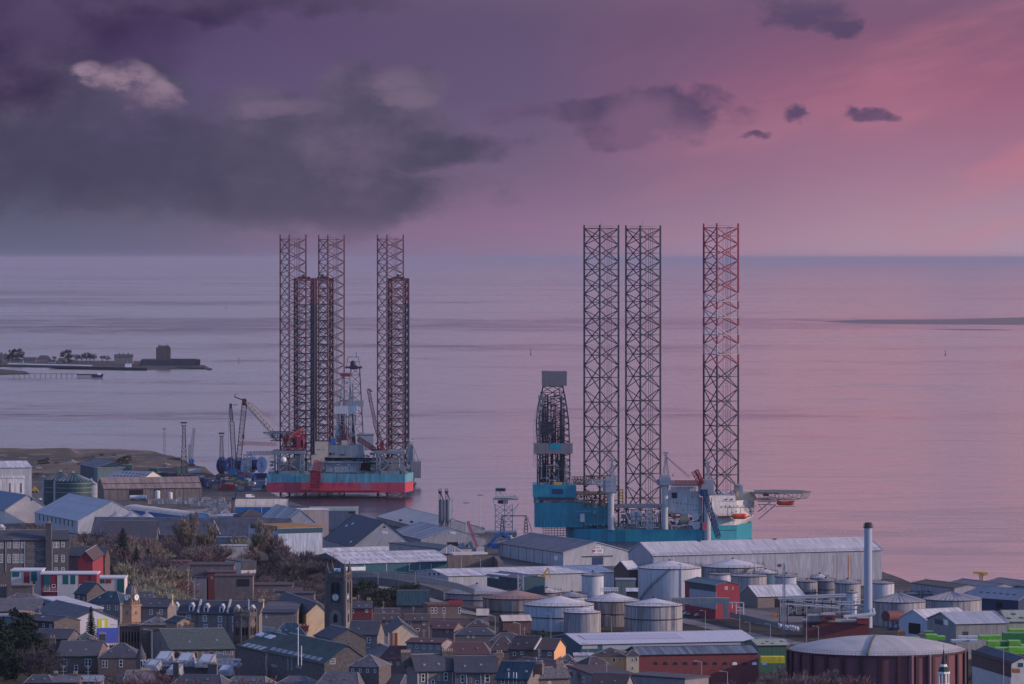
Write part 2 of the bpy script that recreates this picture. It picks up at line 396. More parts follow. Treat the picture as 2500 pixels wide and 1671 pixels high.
# ---------------------------------------------------------------- water
def make_water():
    mt=bpy.data.materials.new('estuary_water'); mt.use_nodes=True; g=NT(mt.node_tree); b=g.n['Principled BSDF']
    geo=g.new('ShaderNodeNewGeometry'); p=geo.outputs['Position']; x,y,z=g.sep(p)
    b.inputs['Base Color'].default_value=(.030,.036,.055,1); b.inputs['IOR'].default_value=1.5
    # broad wind lanes across the estuary
    q=g.comb(g.m('MULTIPLY',x,.00022),g.m('MULTIPLY',y,.00050),0)
    lane=g.noise(q,1.0,6,.62,.6)
    q2=g.comb(g.m('MULTIPLY',x,.0022),g.m('MULTIPLY',y,.0036),2)
    lane2=g.noise(q2,1.0,5,.65,.3)
    lane3=g.noise(g.comb(g.m('MULTIPLY',x,.010),g.m('MULTIPLY',y,.020),5),1.0,6,.7,.8)
    k=g.m('ADD',g.m('ADD',g.m('MULTIPLY',g.smooth(lane,.36,.62),.5),g.m('MULTIPLY',g.smooth(lane2,.38,.64),.3)),g.m('MULTIPLY',g.smooth(lane3,.42,.60),.35))
    g.l.new(g.m('ADD',.07,g.m('MULTIPLY',k,.20)),b.inputs['Roughness'])
    # ripples
    w1=g.noise(g.comb(g.m('MULTIPLY',x,.05),g.m('MULTIPLY',y,.085),0),1.0,5,.62)
    w2=g.noise(g.comb(g.m('MULTIPLY',x,.28),g.m('MULTIPLY',y,.5),4),1.0,3,.6)
    w0=g.noise(g.comb(g.m('MULTIPLY',x,.015),g.m('MULTIPLY',y,.03),7),1.0,4,.6)
    hgt=g.m('ADD',g.m('ADD',g.m('MULTIPLY',w1,1.3),g.m('MULTIPLY',w2,.30)),g.m('MULTIPLY',w0,1.8))
    bn=g.new('ShaderNodeBump'); bn.inputs['Distance'].default_value=1.0
    g.l.new(g.m('MULTIPLY',g.m('ADD',.25,g.m('MULTIPLY',k,.9)),WAVE),bn.inputs['Strength'])
    g.l.new(hgt,bn.inputs['Height']); g.l.new(bn.outputs[0],b.inputs['Normal'])
    v=[];f=[];ys=[1500,2500,4000,7000,12000,25000,60000,130000,240000]
    for yy in ys:
        for t in (-1,-.5,-.2,0,.2,.5,1): v.append((t*min(max(yy*.5,6000),60000),yy,0))
    for j in range(len(ys)-1):
        for i in range(6):
            a=j*7+i; f.append((a,a+1,a+8,a+7))
    me=bpy.data.meshes.new('water'); me.from_pydata(v,[],f); me.materials.append(mt)
    o=bpy.data.objects.new('water',me); COL.objects.link(o); struct(o)
WAVE=.42
make_water()
# sandbank lying just out of the water on the far right
def flat_blob(name,pts,z,m,kind='structure',edge=40):
    mb=MB(); n=len(pts); cx=sum(p[0] for p in pts)/n; cy=sum(p[1] for p in pts)/n
    top=[Vector((x,y,z)) for x,y in pts]; bot=[Vector((x+(x-cx)*.03,y+(y-cy)*.03,-.5)) for x,y in pts]
    mb.prism(bot,top); o=mb.build(name,m); struct(o,kind); return o
def shape(pxy,z=0.5):
    out=[]
    for px,py in pxy:
        D=(H-z)*F/(py-HY); out.append(((px-CX)*D/F,D))
    return out
sand=mat('wet_sand',(.075,.068,.062),rough=.5,var=.5,scale=.004)
flat_blob('sandbank',shape([(2005,784),(2090,789.5),(2200,791),(2330,792),(2520,793),(2900,794),(2900,774),(2540,774),(2440,777),(2340,779.5),(2240,780.5),(2120,781)]),.6,sand)
flat_blob('sandbank',shape([(2270,804),(2350,805.6),(2470,806),(2410,804.4),(2330,803.4)]),.4,sand)
flat_blob('sandbank',shape([(1935,781.2),(1975,782.6),(2010,782.4),(1975,780.8)]),.3,sand)
# ---------------------------------------------------------------- palette
steel_dark=mat('rig_leg_dark_steel',(.026,.032,.048),rough=.55,var=.25,scale=.1)
steel_red=mat('rig_leg_red_oxide',(.105,.036,.050),rough=.6,var=.3,scale=.08)
steel_grey=mat('rig_grey_paint',(.20,.235,.26),rough=.6,var=.2,scale=.12,streak=.25,panel=.1,pitch=2.4,seam=.25)
steel_pale=mat('rig_pale_paint',(.55,.53,.52),rough=.5,var=.12,scale=.1,streak=.25,panel=.05,pitch=3,seam=.1)
steel_mid=mat('rig_mid_grey',(.30,.31,.33),rough=.6,var=.2,scale=.2)
rig_red=mat('rig_red_paint',(.50,.045,.06),rough=.5,var=.15,scale=.1,streak=.12)
rig_crane_red=mat('crane_red_paint',(.27,.03,.05),rough=.5,var=.15)
hull_blue=mat('hull_light_blue',(.10,.31,.37),rough=.5,var=.12,scale=.05,streak=.35,sx=.45,sy=.03,stain=((.03,.06,.08),.5))
hull_red=mat('hull_red',(.47,.055,.085),rough=.5,var=.12,scale=.04,streak=.2,sx=.3,sy=.03)
teal=mat('hull_teal',(.012,.235,.30),rough=.45,var=.12,scale=.05,streak=.2,sx=.35,sy=.03,panel=.06,pitch=6)
teal_pale=mat('faded_teal_patch',(.10,.34,.38),rough=.5,var=.2,scale=.1,streak=.2)
cream=mat('rig_cream_paint',(.55,.44,.33),rough=.6,var=.1,streak=.15)
orange_boat=mat('lifeboat_orange',(.78,.10,.05),rough=.4,var=.05)
yellow=mat('machinery_yellow',(.65,.36,.04),rough=.5,var=.1)
blue_paint=mat('blue_paint',(.02,.13,.36),rough=.5,var=.15)
navy=mat('navy_paint',(.02,.05,.13),rough=.5,var=.15)
dark=mat('dark_opening',(.010,.011,.016),rough=.8,var=.1)
glass=mat('window_glass',(.03,.035,.045),rough=.12,var=.3,scale=.6,spec=.6)
white=mat('white_paint',(.78,.77,.74),rough=.5,var=.06,scale=.4)
rust=mat('rust_streak',(.32,.12,.035),rough=.9,var=.4,scale=.3)
concrete=mat('concrete',(.30,.29,.27),rough=.9,var=.25,scale=.2,streak=.2)
def tri_leg(parent,cx,D,side,zb,zt,zs,rot=R(23),rc=.5,rb=.24,horiz=None,m=steel_dark,col_fn=None,pipes=True,name='leg',label=None):
    """triangular lattice leg: three chords, an X on each face between the heights in zs"""
    x=(cx-CX)*D/F; Rr=side/math.sqrt(3)
    ch=[Vector((x+Rr*math.cos(rot+k*R(120)),D+Rr*math.sin(rot+k*R(120)),0)) for k in range(3)]
    sets={}
    def g(mm):
        if mm.name not in sets: sets[mm.name]=(MB(),mm)
        return sets[mm.name][0]
    up=lambda p,z: Vector((p.x,p.y,z))
    segs=[(zb,zs[0])]+[(zs[i],zs[i+1]) for i in range(len(zs)-1)]
    for i,(a,b) in enumerate(segs):
        mid=(a+b)/2
        ml=col_fn(a+.2*(b-a)) if col_fn else m; mh=col_fn(a+.8*(b-a)) if col_fn else m
        for k in range(3):
            p,q=ch[k],ch[(k+1)%3]; c=(p+q)/2
            if i==0:
                g(ml).bar(up(p,a),up(p,b),rc,6,caps=False); continue
            g(ml).bar(up(p,a),up(p,mid),rc,6,caps=False); g(mh).bar(up(p,mid),up(p,b),rc,6,caps=False)
            for s,t in ((p,q),(q,p)):
                g(ml).bar(up(s,a),up(c,mid),rb,4,caps=False); g(mh).bar(up(c,mid),up(t,b),rb,4,caps=False)
            if horiz is None or horiz(i): g(mh).bar(up(p,mid),up(q,mid),rb*.8,4,caps=False)
    zt_=zs[-1]
    mt_=col_fn(zt_-1) if col_fn else m
    for k in range(3):
        g(mt_).bar(up(ch[k],zt_),up(ch[k],zt),rc,6); p,q=ch[k],ch[(k+1)%3]
        g(mt_).bar(up(p,zt_),up(q,zt_),rb,4)
    first=None
    for nm,(mb,mm) in sets.items():
        o=mb.build(name if first is None else 'painted_section',mm,parent if first is None else first)
        if first is None: first=o
    if label: first['label']=label
    pm=MB(); c0=Vector((x,D,0))
    if pipes:
        for dx,dy,r in ((.18,0,.14),(.24,.1,.14),(.30,-.1,.14),(.10,.1,.10)):
            pm.bar(Vector((x+dx*side,D+dy*side,zb+2)),Vector((x+dx*side,D+dy*side,zt_)),r,4,caps=False)
        pm.build('raw_water_pipes',steel_dark,first)
    # walkway on top
    wk=MB(); s2=side*.36
    wk.box((x,D,zt_+.05),(s2*2,s2*1.2,.18))
    for i in range(9):
        xx=x-s2+i*s2/4; wk.bar((xx,D-s2*.6,zt_+.2),(xx,D-s2*.6,zt_+1.3),.05,3)
    wk.bar((x-s2,D-s2*.6,zt_+1.3),(x+s2,D-s2*.6,zt_+1.3),.06,3)
    wk.bar((x+.1,D,zt_),(x+.1,D,zt_+4),.08,3)
    wk.build('top_walkway',mt_,first)
    return first
def square_leg(parent,cx,D,side,zb,zt,bay,m1,m2,zsplit,rot=R(12),name='leg'):
    x=(cx-CX)*D/F; Rr=side/math.sqrt(2)
    ch=[Vector((x+Rr*math.cos(rot+R(45)+k*R(90)),D+Rr*math.sin(rot+R(45)+k*R(90)),0)) for k in range(4)]
    A,B=MB(),MB(); up=lambda p,z: Vector((p.x,p.y,z)); z=zb; i=0
    while z<zt-.5:
        z2=min(z+bay,zt); mb=A if z<zsplit else B
        for k in range(4):
            p,q=ch[k],ch[(k+1)%4]; c=(p+q)/2
            mb.bar(up(p,z),up(p,z2),.75,5,caps=False)
            mb.bar(up(p,z2),up(q,z2),.42,4,caps=False)
            mb.bar(up(p,z),up(c,z2),.34,4,caps=False); mb.bar(up(q,z),up(c,z2),.34,4,caps=False)
        z=z2; i+=1
    o=A.build(name,m1,parent); B.build('painted_section',m2,o)
    t=MB(); t.box((x,D,zt),(side*.7,1.6,1.2)); t.box((x-.5,D,zt+1.2),(1.6,1.2,1.6)); t.build('top_gear',steel_dark,o)
    return o
RNG=random.Random(7)
def railing(mb,pts,h=1.2,step=3,r=.05):
    for a,b in zip(pts,pts[1:]):
        a=Vector(a); b=Vector(b); L=(b-a).length; n=max(1,int(L/step))
        for i in range(n+1):
            p=a+(b-a)*i/n; mb.bar(p,p+Vector((0,0,h)),r,3,caps=False)
        for hh in (h,h*.5): mb.bar(a+Vector((0,0,hh)),b+Vector((0,0,hh)),r,3,caps=False)
def pipework(mb,x0,y0,x1,y1,D,depth,n,r=.14,seed=1):
    rg=random.Random(seed)
    for _ in range(n):
        px=rg.uniform(x0,x1); py=rg.uniform(y0,y1); d=D+rg.uniform(0,depth); a=W(px,py,d); t=rg.random()
        s=D/F
        if t<.4: b=a+Vector((rg.uniform(-1,1)*(x1-x0)*.3*s,0,0))
        elif t<.75: b=Vector((a.x,a.y,W(px,y1,d).z))
        else: b=a+Vector((rg.uniform(-5,5)*s,rg.uniform(-3,3),rg.uniform(-8,8)*s))
        b.x=max(W(x0,0,d).x,min(W(x1,0,d).x,b.x)); b.z=max(b.z,W(0,y1,d).z)
        mb.bar(a,b,r*rg.uniform(.6,1.6),4)
def lumps(mb,x0,y0,x1,y1,D,depth,n,seed=1,mx=9,my=7):
    """machinery: boxes standing on the level y1"""
    rg=random.Random(seed)
    for _ in range(n):
        w=rg.uniform(2,mx); h=rg.uniform(2,my); px=rg.uniform(x0,x1-w); d=D+rg.uniform(0,depth)
        top=rg.uniform(y0,y1-h) if rg.random()<.3 else y1-h
        mb.pbox(px,top,px+w,top+h,d,rg.uniform(1,4))
# ======================================================================== rig A: light blue and red hull
def rigA():
    D=3066; s=D/F
    g=thing('drilling_rig','jack-up drilling rig with light blue and red hull raised on three slim lattice legs','drilling rig',((807-CX)*s,D,0),'jack-up rigs moored in the harbour')
    zb=H-(1203-HY)*s; zt=H-(1158-HY)*s; zm=H-(1178.5-HY)*s
    X=lambda px: (px-CX)*s
    pl=[(X(651),D),(X(989),D),(X(1007),D+26),(X(870),D+74),(X(745),D+74),(X(651),D+26)]
    def slab(z0,z1,m,name,e=0,par=g):
        mb=MB(); mb.prism([Vector((x,y-e,z0)) for x,y in pl],[Vector((x,y-e,z1)) for x,y in pl]); return mb.build(name,m,par)
    h=slab(zb,zm,hull_red,'hull'); slab(zm+.003,zt,hull_blue,'upper_hull',0,h)
    d=MB(); d.pbox(728,1196,930,1199,D-1.2,1.2); d.pbox(863,1185,866,1193,D-.05,.05)
    for px in (675,700,790,823,840,860): d.bar(W(px,1166,D-.3),W(px,1186,D-.3),.12,4)
    d.build('fender_beam',rig_red,h)
    # hull draught ladder + lighter stain area
    a=MB(); a.pbox(880,1178.8,905,1197,D-.06,.06); a.build('faded_paint_patch',mat('faded_hull_red',(.33,.12,.16),var=.4,scale=.6),h)
    # legs
    zs=[zb-9+i*6.95 for i in range(200) if zb-9+i*6.95<H-(586-HY)*s]; 
    ztop=H-(584-HY)*s; k=(ztop-zs[0])/((len(zs)-1)); zs=[zs[0]+k*i for i in range(len(zs))]
    n=len(zs)
    for px,dd in ((712.5,16),(806.5,56),(950.5,16)):
        tri_leg(g,px,D+dd,64*s,-4,H-(573-HY)*s,zs,rot=R(23),rc=.5,rb=.26,horiz=lambda i: i>=n-3 and i%1==0 and i!=n-2,m=steel_red,pipes=True)
    # jack houses: open steel frames round left and right leg
    for x0,x1 in ((671,741),(920,985)):
        mb=MB(); DD=D+2
        for px in (x0,x0+7,x1-7,x1):
            mb.pbox(px-2,1107,px+2,1158,DD,2); mb.pbox(px-2,1107,px+2,1158,DD+26,2)
        mb.pbox(x0-8,1102,x1+4,1109,DD-1,30); mb.pbox(x0,1150,x1,1158,DD,3)
        for dd in (0,26):
            mb.bar(W(x0+6,1112,DD+1+dd),W(x1-6,1152,DD+1+dd),.8); mb.bar(W(x1-6,1112,DD+1+dd),W(x0+6,1152,DD+1+dd),.8)
        mb.bar(W(x0,1131,DD+1),W(x1,1131,DD+1),.45)
        o=mb.build('jack_house',steel_grey,g)
        q=MB(); lumps(q,x0-14,1112,x0,1158,DD,20,16,seed=int(x0)); lumps(q,x1,1112,x1+12,1158,DD,20,16,seed=int(x1)); q.pbox(x0+10,1120,x1-10,1157,DD+8,14); q.build('jacking_gear',steel_mid,o)
        r=MB()
        for yy in (1118,1128,1138,1148):
            railing(r,[W(x0-13,yy,DD),W(x0,yy,DD)],1,1.2,.07); r.pbox(x0-13,yy,x0,yy+1,DD,4)
        r.build('access_stair',steel_grey,o)
    b=MB(); b.ball(W(692,1123,D+1),7.3*s,16,10); b.build('radome',white,g,smooth=True)
    p=MB(); p.bar(W(692,1130,D+1),W(692,1134,D+1),.5,8)
    for px in (684,692,700): p.bar(W(px,1134,D+1),W(px,1150,D+1),.25)
    p.pbox(680,1133,704,1135,D,3); p.build('radome_stand',steel_grey,g)
    # accommodation tower (cream) and grey modules
    c=MB(); c.pbox(769,1080,800,1117,D+8,14); c.pbox(760,1112,783,1158,D+6.5,12); c.pbox(783,1117,792,1140,D+7,10)
    o=c.build('accommodation_block',cream,g)
    w=MB()
    for px,py in ((774,1097),(779,1097),(790,1097),(771,1109),(784,1121),(768,1126),(776,1126),(768,1136),(774,1148)): w.pbox(px,py,px+2,py+2.4,D+(7.9 if py<1112 else 6.4),.15)
    w.each('window',glass,o)
    c=MB(); c.pbox(800,1087,887,1116,D+9,26); c.pbox(799,1115,890,1118,D+7,28); o=c.build('drill_floor_housing',steel_grey,g)
    w=MB(); w.pbox(804,1106,810,1112,D+8.9,.1); w.pbox(829,1109,842,1113,D+8.9,.1); w.pbox(814,1106,817,1111,D+8.9,.1); w.each('opening',dark,o)
    c=MB(); c.pbox(792,1131,877,1155,D+5,18); c.pbox(786,1127,886,1131,D+4,20); o=c.build('mud_module',steel_grey,g)
    w=MB(); w.pbox(796,1139,813,1153,D+4.4,.8); w.pbox(815,1139,851,1154,D+4.4,.8); w.pbox(853,1139,870,1153,D+4.4,.8); w.each('module_panel',mat('module_panel_grey',(.25,.29,.33),streak=.3,seam=.4,pitch=1.5),o)
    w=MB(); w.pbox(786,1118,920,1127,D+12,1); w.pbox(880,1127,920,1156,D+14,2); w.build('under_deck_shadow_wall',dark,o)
    c=MB(); railing(c,[W(655,1158,D+1),W(1000,1158,D+1)],1.3,2.2); pipework(c,655,1148,920,1158,D+3,20,90,.16,3)
    railing(c,[W(800,1087,D+9),W(887,1087,D+9)],1.3,2); railing(c,[W(799,1115,D+7),W(890,1115,D+7)],1.3,2)
    pipework(c,790,1118,920,1131,D+5,12,70,.2,5); c.build('deck_railing',steel_grey,g)
    c=MB(); lumps(c,745,1130,1000,1158,D+3,18,110,seed=12,mx=9,my=9); lumps(c,655,1140,760,1158,D+2,14,40,seed=14); lumps(c,890,1105,925,1130,D+10,12,22,seed=13); c.build('deck_machinery',steel_mid,g)
    c=MB(); lumps(c,655,1060,700,1078,D+30,8,10,seed=3); c.build('deck_lockers',steel_mid,g)
    # helideck on the left
    c=MB(); a=W(648,1056,D+26); c.cyl(a+Vector((11,0,-.4)),12.5,.6,8); pts=[a+Vector((11+12.5*math.cos(t*R(45)),12.5*math.sin(t*R(45)),-.4)) for t in range(8)]
    ctr=W(700,1084,D+26)
    for q in pts: c.bar(q,ctr+Vector((0,0,-4)) if q.x>a.x+8 else W(672,1070,D+26),.25)
    c.truss(W(660,1062,D+26),W(705,1062,D+26),6,4,8,.25,.14); c.build('helideck',steel_grey,g)
    # red crane house and lattice machinery
    c=MB(); c.pbox(724,1068,739,1095,D+7,8); c.pbox(735,1075,741,1096,D+7,6); lumps(c,690,1060,745,1096,D+8,10,30,seed=21,mx=10,my=8); c.pbox(694,1093,741,1096,D+6,12)
    c.truss(W(695,1075,D+8),W(742,1048,D+16),3,3,8,.3,.18)
    pipework(c,690,1052,745,1093,D+8,12,80,.2,8); c.build('crane_house',rig_crane_red,g)
    c=MB(); c.pbox(928,1080,937,1100,D+12,6); c.bar(W(936,1075,D+14),W(930,1100,D+14),.5); c.truss(W(872,1070,D+14),W(915,1098,D+13),2.6,2.6,10,.28,.16)
    lumps(c,902,1078,945,1102,D+13,10,22,seed=31,mx=8,my=6); c.build('port_crane',rig_crane_red,g)
    c=MB(); c.truss(W(915,1030,D+12),W(899,950,D+12),1.8,1.8,14,.2,.12); c.truss(W(930,1085,D+12),W(915,1030,D+12),2.4,2.2,10,.2,.12); c.bar(W(899,950,D+12),W(909,957,D+12),.5); c.bar(W(902,957,D+12),W(902,980,D+12),.06); c.ball(W(902,980,D+12),.6,6,4)
    c.build('crane_boom',steel_red,g)
    # red boarding tower
    c=MB(); q=[(758,1193),(779,1193),(781,1135),(770,1135)]
    c.truss(W(768,1197,D-5),W(771,1150,D-5),6,5,6,.3,.2); c.truss(W(771,1150,D-5),W(777,1126,D-5),4,4,4,.28,.18)
    c.pbox(757,1150,782,1193,D-2.2,.3); c.build('boarding_tower',mat('boarding_red',(.30,.035,.07),var=.2),g)
    # front derrick: A-frame, pale
    c=MB(); 
    for dx0,dx1 in ((817,838),(870,854)):
        for dd in (0,9): c.bar(W(dx0,1087,D+12+dd),W(dx1,915,D+12+dd*.4+2),.5,6)
    ys=[1087,1062,1030,1010,992,968,945,925]
    for i,(y1,y2) in enumerate(zip(ys,ys[1:])):
        f=lambda y:(y-915)/(1087-915); l=lambda y:838+(817-838)*f(y); r=lambda y:854+(870-854)*f(y)
        for dd in (0,9):
            c.bar(W(l(y1),y1,D+12+dd),W(r(y2),y2,D+12+dd),.24); c.bar(W(r(y1),y1,D+12+dd),W(l(y2),y2,D+12+dd),.24); c.bar(W(l(y2),y2,D+12+dd),W(r(y2),y2,D+12+dd),.28)
        c.bar(W(l(y1),y1,D+12),W(l(y2),y2,D+21),.2); c.bar(W(r(y1),y1,D+12),W(r(y2),y2,D+21),.2)
    c.pbox(832,910,855,919,D+13,5); pipework(c,824,930,864,1085,D+13,8,90,.22,18); o=c.build('derrick',steel_mid,g)
    c=MB(); c.pbox(817,992,871,1011,D+10,.3); c.pbox(817,992,818.5,1011,D+10.3,12); c.pbox(869.5,992,871,1011,D+10.3,12); c.build('wind_wall',steel_pale,o)
    c=MB(); c.pbox(832,1011,837,1087,D+16,2); c.pbox(861,1013,868,1086,D+17,3); pipework(c,822,960,866,1080,D+13,8,60,.16,17); c.build('drill_pipe_rack',steel_dark,o)
    c=MB(); c.pbox(831,912,855,920,D+12,6); c.build('crown_block',rig_crane_red,o)
    c=MB(); c.pbox(841,1060,847,1078,D+11,4); c.bar(W(832,1087,D+11),W(843,1040,D+11),.3); c.bar(W(857,1087,D+11),W(846,1040,D+11),.3); c.build('travelling_block',rig_crane_red,o)
    c=MB(); c.pbox(807,1072,819,1086,D+10,5); c.build('blue_cabin',blue_paint,g)
    c=MB(); c.pbox(834,1076,848,1087,D+9,4); c.build('cream_cabin',cream,g)
rigA()
# ======================================================================== rig B: mostly hidden behind rig A
def rigB():
    D=3230; s=D/F
    g=thing('drilling_rig','grey jack-up rig with dense dark square legs standing behind the blue and red rig','drilling rig',((850-CX)*s,D,0),'jack-up rigs moored in the harbour')
    for px,dd in ((743,6),(789,40),(973,10)):
        square_leg(g,px,D+dd,49*s/1.18,-4,H-(681-HY)*s,5.35,steel_dark,steel_red,H-(760-HY)*s)
    c=MB(); z0=2; x=lambda p:(p-CX)*s
    c.prism([Vector((x(700),D-6,z0)),Vector((x(1012),D-6,z0)),Vector((x(1012),D+70,z0)),Vector((x(700),D+70,z0))],[Vector((x(700),D-6,13)),Vector((x(1012),D-6,13)),Vector((x(1012),D+70,13)),Vector((x(700),D+70,13))])
    c.build('hull',steel_grey,g)
    c=MB(); c.pbox(1003,1128,1028,1168,D-8,12); c.build('sponson',mat('sponson_grey',(.22,.22,.23),streak=.2),g)
    c=MB(); c.pbox(994,1085,1008,1136,D-4,6); pipework(c,992,1070,1012,1136,D-5,6,26,.2,4); lumps(c,880,1058,915,1100,D-4,14,18,seed=5,mx=14,my=12); railing(c,[W(1003,1128,D-8),W(1028,1128,D-8)],1.2,2)
    c.bar(W(1008,1090,D-4),W(1024,1128,D-5),.3); c.build('jack_house',steel_grey,g)
    c=MB(); c.pbox(872,1062,912,1100,D-3,16); c.pbox(870,1060,913,1064,D-3,17); c.build('deck_house',steel_mid,g)
    # derrick tower
    c=MB(); y0,y1=1090,897
    L=lambda y:857+(849-857)*(y-y1)/(y0-y1); Rr=lambda y:878+(888-878)*(y-y1)/(y0-y1)
    ys=[1090,1062,1036,1010,985,960,938,916,897]
    for dd in (0,8):
        c.bar(W(849,y0,D+dd),W(857,y1,D+dd),.42,6); c.bar(W(888,y0,D+dd),W(878,y1,D+dd),.42,6)
        for a,b in zip(ys,ys[1:]):
            c.bar(W(L(a),a,D+dd),W(Rr(b),b,D+dd),.2); c.bar(W(Rr(a),a,D+dd),W(L(b),b,D+dd),.2); c.bar(W(L(b),b,D+dd),W(Rr(b),b,D+dd),.24)
    # crown
    for dd in (0,8):
        c.bar(W(846,897,D+dd),W(849,872,D+dd),.2); c.bar(W(880,897,D+dd),W(874,872,D+dd),.2); c.bar(W(849,872,D+dd),W(875,872,D+dd),.25); c.bar(W(849,884,D+dd),W(877,884,D+dd),.2)
    c.pbox(843,896,883,900,D-1,10); c.bar(W(870,872,D),W(870,860,D),.2); railing(c,[W(841,899,D-1),W(885,899,D-1)],1.2,1.5)
    o=c.build('derrick',steel_dark,g)
    c=MB(); c.ball(W(862,889,D+4),7*s,10,8,1.2); c.pbox(854,893,872,902,D,7); c.build('crown_block',steel_dark,o)
    c=MB(); c.pbox(836,978.5,888,993.5,D-3,.3); c.pbox(836,978.5,837.5,993.5,D-2.7,12); c.pbox(886.5,978.5,888,993.5,D-2.7,12); c.build('wind_wall',steel_mid,o)
rigB()
# ======================================================================== rig C: teal
def rigC():
    D=2600; s=D/F
    g=thing('drilling_rig','large teal jack-up rig with white accommodation block, helideck and three tall legs','drilling rig',((1580-CX)*s,D,0),'jack-up rigs moored in the harbour')
    X=lambda px:(px-CX)*s
    joints=[549+9]+[598,639,679,719,759,800,844,895,955,1016,1076,1137,1198,1259]
    # node heights of a leg (photo rows); chords meet the braces here
    def zs_(off=0): return [H-(y+off-HY)*s for y in reversed(joints)]
    zred=H-(884-HY)*s
    whitep=mat('leg_white_paint',(.34,.27,.29),rough=.5,var=.1)
    zz=zs_(-2); legred=mat('leg_red_paint',(.25,.035,.055),rough=.6,var=.2)
    def colf(z):
        if z<zred: return steel_dark
        for a,b in zip(zz,zz[1:]):
            if a<=z<=b: return legred if z<(a+b)/2 or z>H-(700-HY)*s else whitep
        return legred
    tri_leg(g,1467,D+22,84.5*s,-4,H-(549-HY)*s,zs_(),rot=R(23+3),rc=.58,rb=.29,m=steel_dark)
    tri_leg(g,1568,D+50,86*s,-4,H-(549-HY)*s,zs_(),rot=R(23),rc=.58,rb=.29,m=steel_dark)
    tri_leg(g,1757,D+26,86*s,-4,H-(545-HY)*s,zs_(-2),rot=R(23-3),rc=.58,rb=.29,m=steel_dark,col_fn=colf,label='lattice leg with red and white painted upper half')
    # hull
    zt=H-(1293-HY)*s
    def poly(pts,z0,z1,m,name,par=g,shift=0):
        mb=MB(); mb.prism([Vector((X(a),D+b,z0)) for a,b in pts],[Vector((X(a),D+b,z1)) for a,b in pts]); return mb.build(name,m,par)
    hull=[(1484,0),(1728,-2),(1800,6),(1843,30),(1843,60),(1700,86),(1400,86),(1400,10),(1440,4)]
    h=poly(hull,-1.5,zt,teal,'hull')
    poly([(1716,-3.5),(1800,5),(1843,28),(1843,50),(1716,50)],zt-.5,H-(1284-HY)*s,teal,'raised_bow',h)
    pt=MB(); pt.pbox(1684,1303,1716,1345,D-1.0,.06); pt.build('faded_patch',teal_pale,h)
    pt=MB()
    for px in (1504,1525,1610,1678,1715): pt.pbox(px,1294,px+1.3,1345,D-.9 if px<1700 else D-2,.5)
    pt.build('hull_fender',mat('fender_dark_teal',(.01,.12,.17)),h)  # darker teal than the hull plating
    # cantilever and substructure (left)
    c=MB(); c.pbox(1305,1228,1424,1288,D+8,34); c.pbox(1424,1236,1490,1283,D+10,26)
    c.prism([W(1302,1228,D+8),W(1306,1228,D+8),W(1306,1228,D+40),W(1302,1228,D+40)],[W(1304,1221,D+8),W(1324,1221,D+8),W(1324,1221,D+40),W(1304,1221,D+40)])
    o=c.build('cantilever',teal,g)
    c=MB(); c.pbox(1301,1184,1407,1215,D+6,28); c.build('drill_floor_box',teal,o)
    c=MB(); c.pbox(1347,1194,1375,1207,D+5.9,.1); c.build('dark_panel',navy,o)
    c=MB(); c.pbox(1303,1215,1405,1228,D+12,18); lumps(c,1303,1215,1405,1228,D+7,6,30,seed=2,mx=8,my=7); c.build('substructure_machinery',steel_mid,o)
    c=MB(); pipework(c,1310,1240,1480,1290,D+6,4,40,.18,9); lumps(c,1410,1240,1480,1285,D+7,8,20,seed=9); c.build('hull_side_pipes',teal_pale,o)
    # conductor frames hanging under the cantilever
    c=MB()
    for px in range(1326,1386,7): c.bar(W(px,1286,D+20),W(px,1318,D+20),.2)
    for py in range(1290,1318,6): c.bar(W(1326,py,D+20),W(1384,py,D+20),.2)
    c.build('hanging_frame',steel_pale,o)
    c=MB(); c.pbox(1384,1286,1490,1322,D+14,30); c.build('stern_hull',teal,h)
    # derrick with wind walls
    c=MB(); P=[(1184,1312,1391),(1108,1312,1391),(1082,1312,1390),(1026,1309,1388),(985,1315,1382),(945,1326,1374)]
    def at(y):
        for (a,l,r),(b,l2,r2) in zip(P,P[1:]):
            if y<=a and y>=b:
                t=(a-y)/(a-b); return l+(l2-l)*t,r+(r2-r)*t
        return 1326,1374
    ys=list(range(1184,942,-15))+[940]
    for dd in (0,11):
        for a,b in zip(ys,ys[1:]):
            la,ra=at(a); lb,rb_=at(b); ma,mb_=(la+ra)/2,(lb+rb_)/2
            c.bar(W(la,a,D+12+dd),W(lb,b,D+12+dd),.5); c.bar(W(ra,a,D+12+dd),W(rb_,b,D+12+dd),.5)
            c.bar(W(ra-16*(ra-la)/79,a,D+12+dd),W(rb_-16*(rb_-lb)/79,b,D+12+dd),.3)
            c.bar(W(la,a,D+12+dd),W(mb_,b,D+12+dd),.26); c.bar(W(ma,a,D+12+dd),W(lb,b,D+12+dd),.26)
            c.bar(W(ma,a,D+12+dd),W(rb_,b,D+12+dd),.26); c.bar(W(ra,a,D+12+dd),W(mb_,b,D+12+dd),.26); c.bar(W(lb,b,D+12+dd),W(rb_,b,D+12+dd),.2)
    pipework(c,1316,960,1382,1180,D+14,8,260,.2,44)
    o=c.build('derrick',steel_dark,g)
    c=MB(); c.pbox(1323,907,1342,943,D+9,16); c.pbox(1342.2,907.5,1384,942.5,D+9.5,15); c.build('crown_housing',mat('crown_grey',(.17,.155,.165),var=.15,streak=.1),o)
    c=MB(); c.pbox(1304,1083,1398,1108.5,D+8,.4); c.pbox(1304,1083,1305,1108.5,D+8.4,18); c.pbox(1397,1083,1398,1108.5,D+8.4,18); w_=c.build('wind_wall',mat('wall_grey',(.19,.175,.18),var=.2,seam=.3,pitch=4),o)
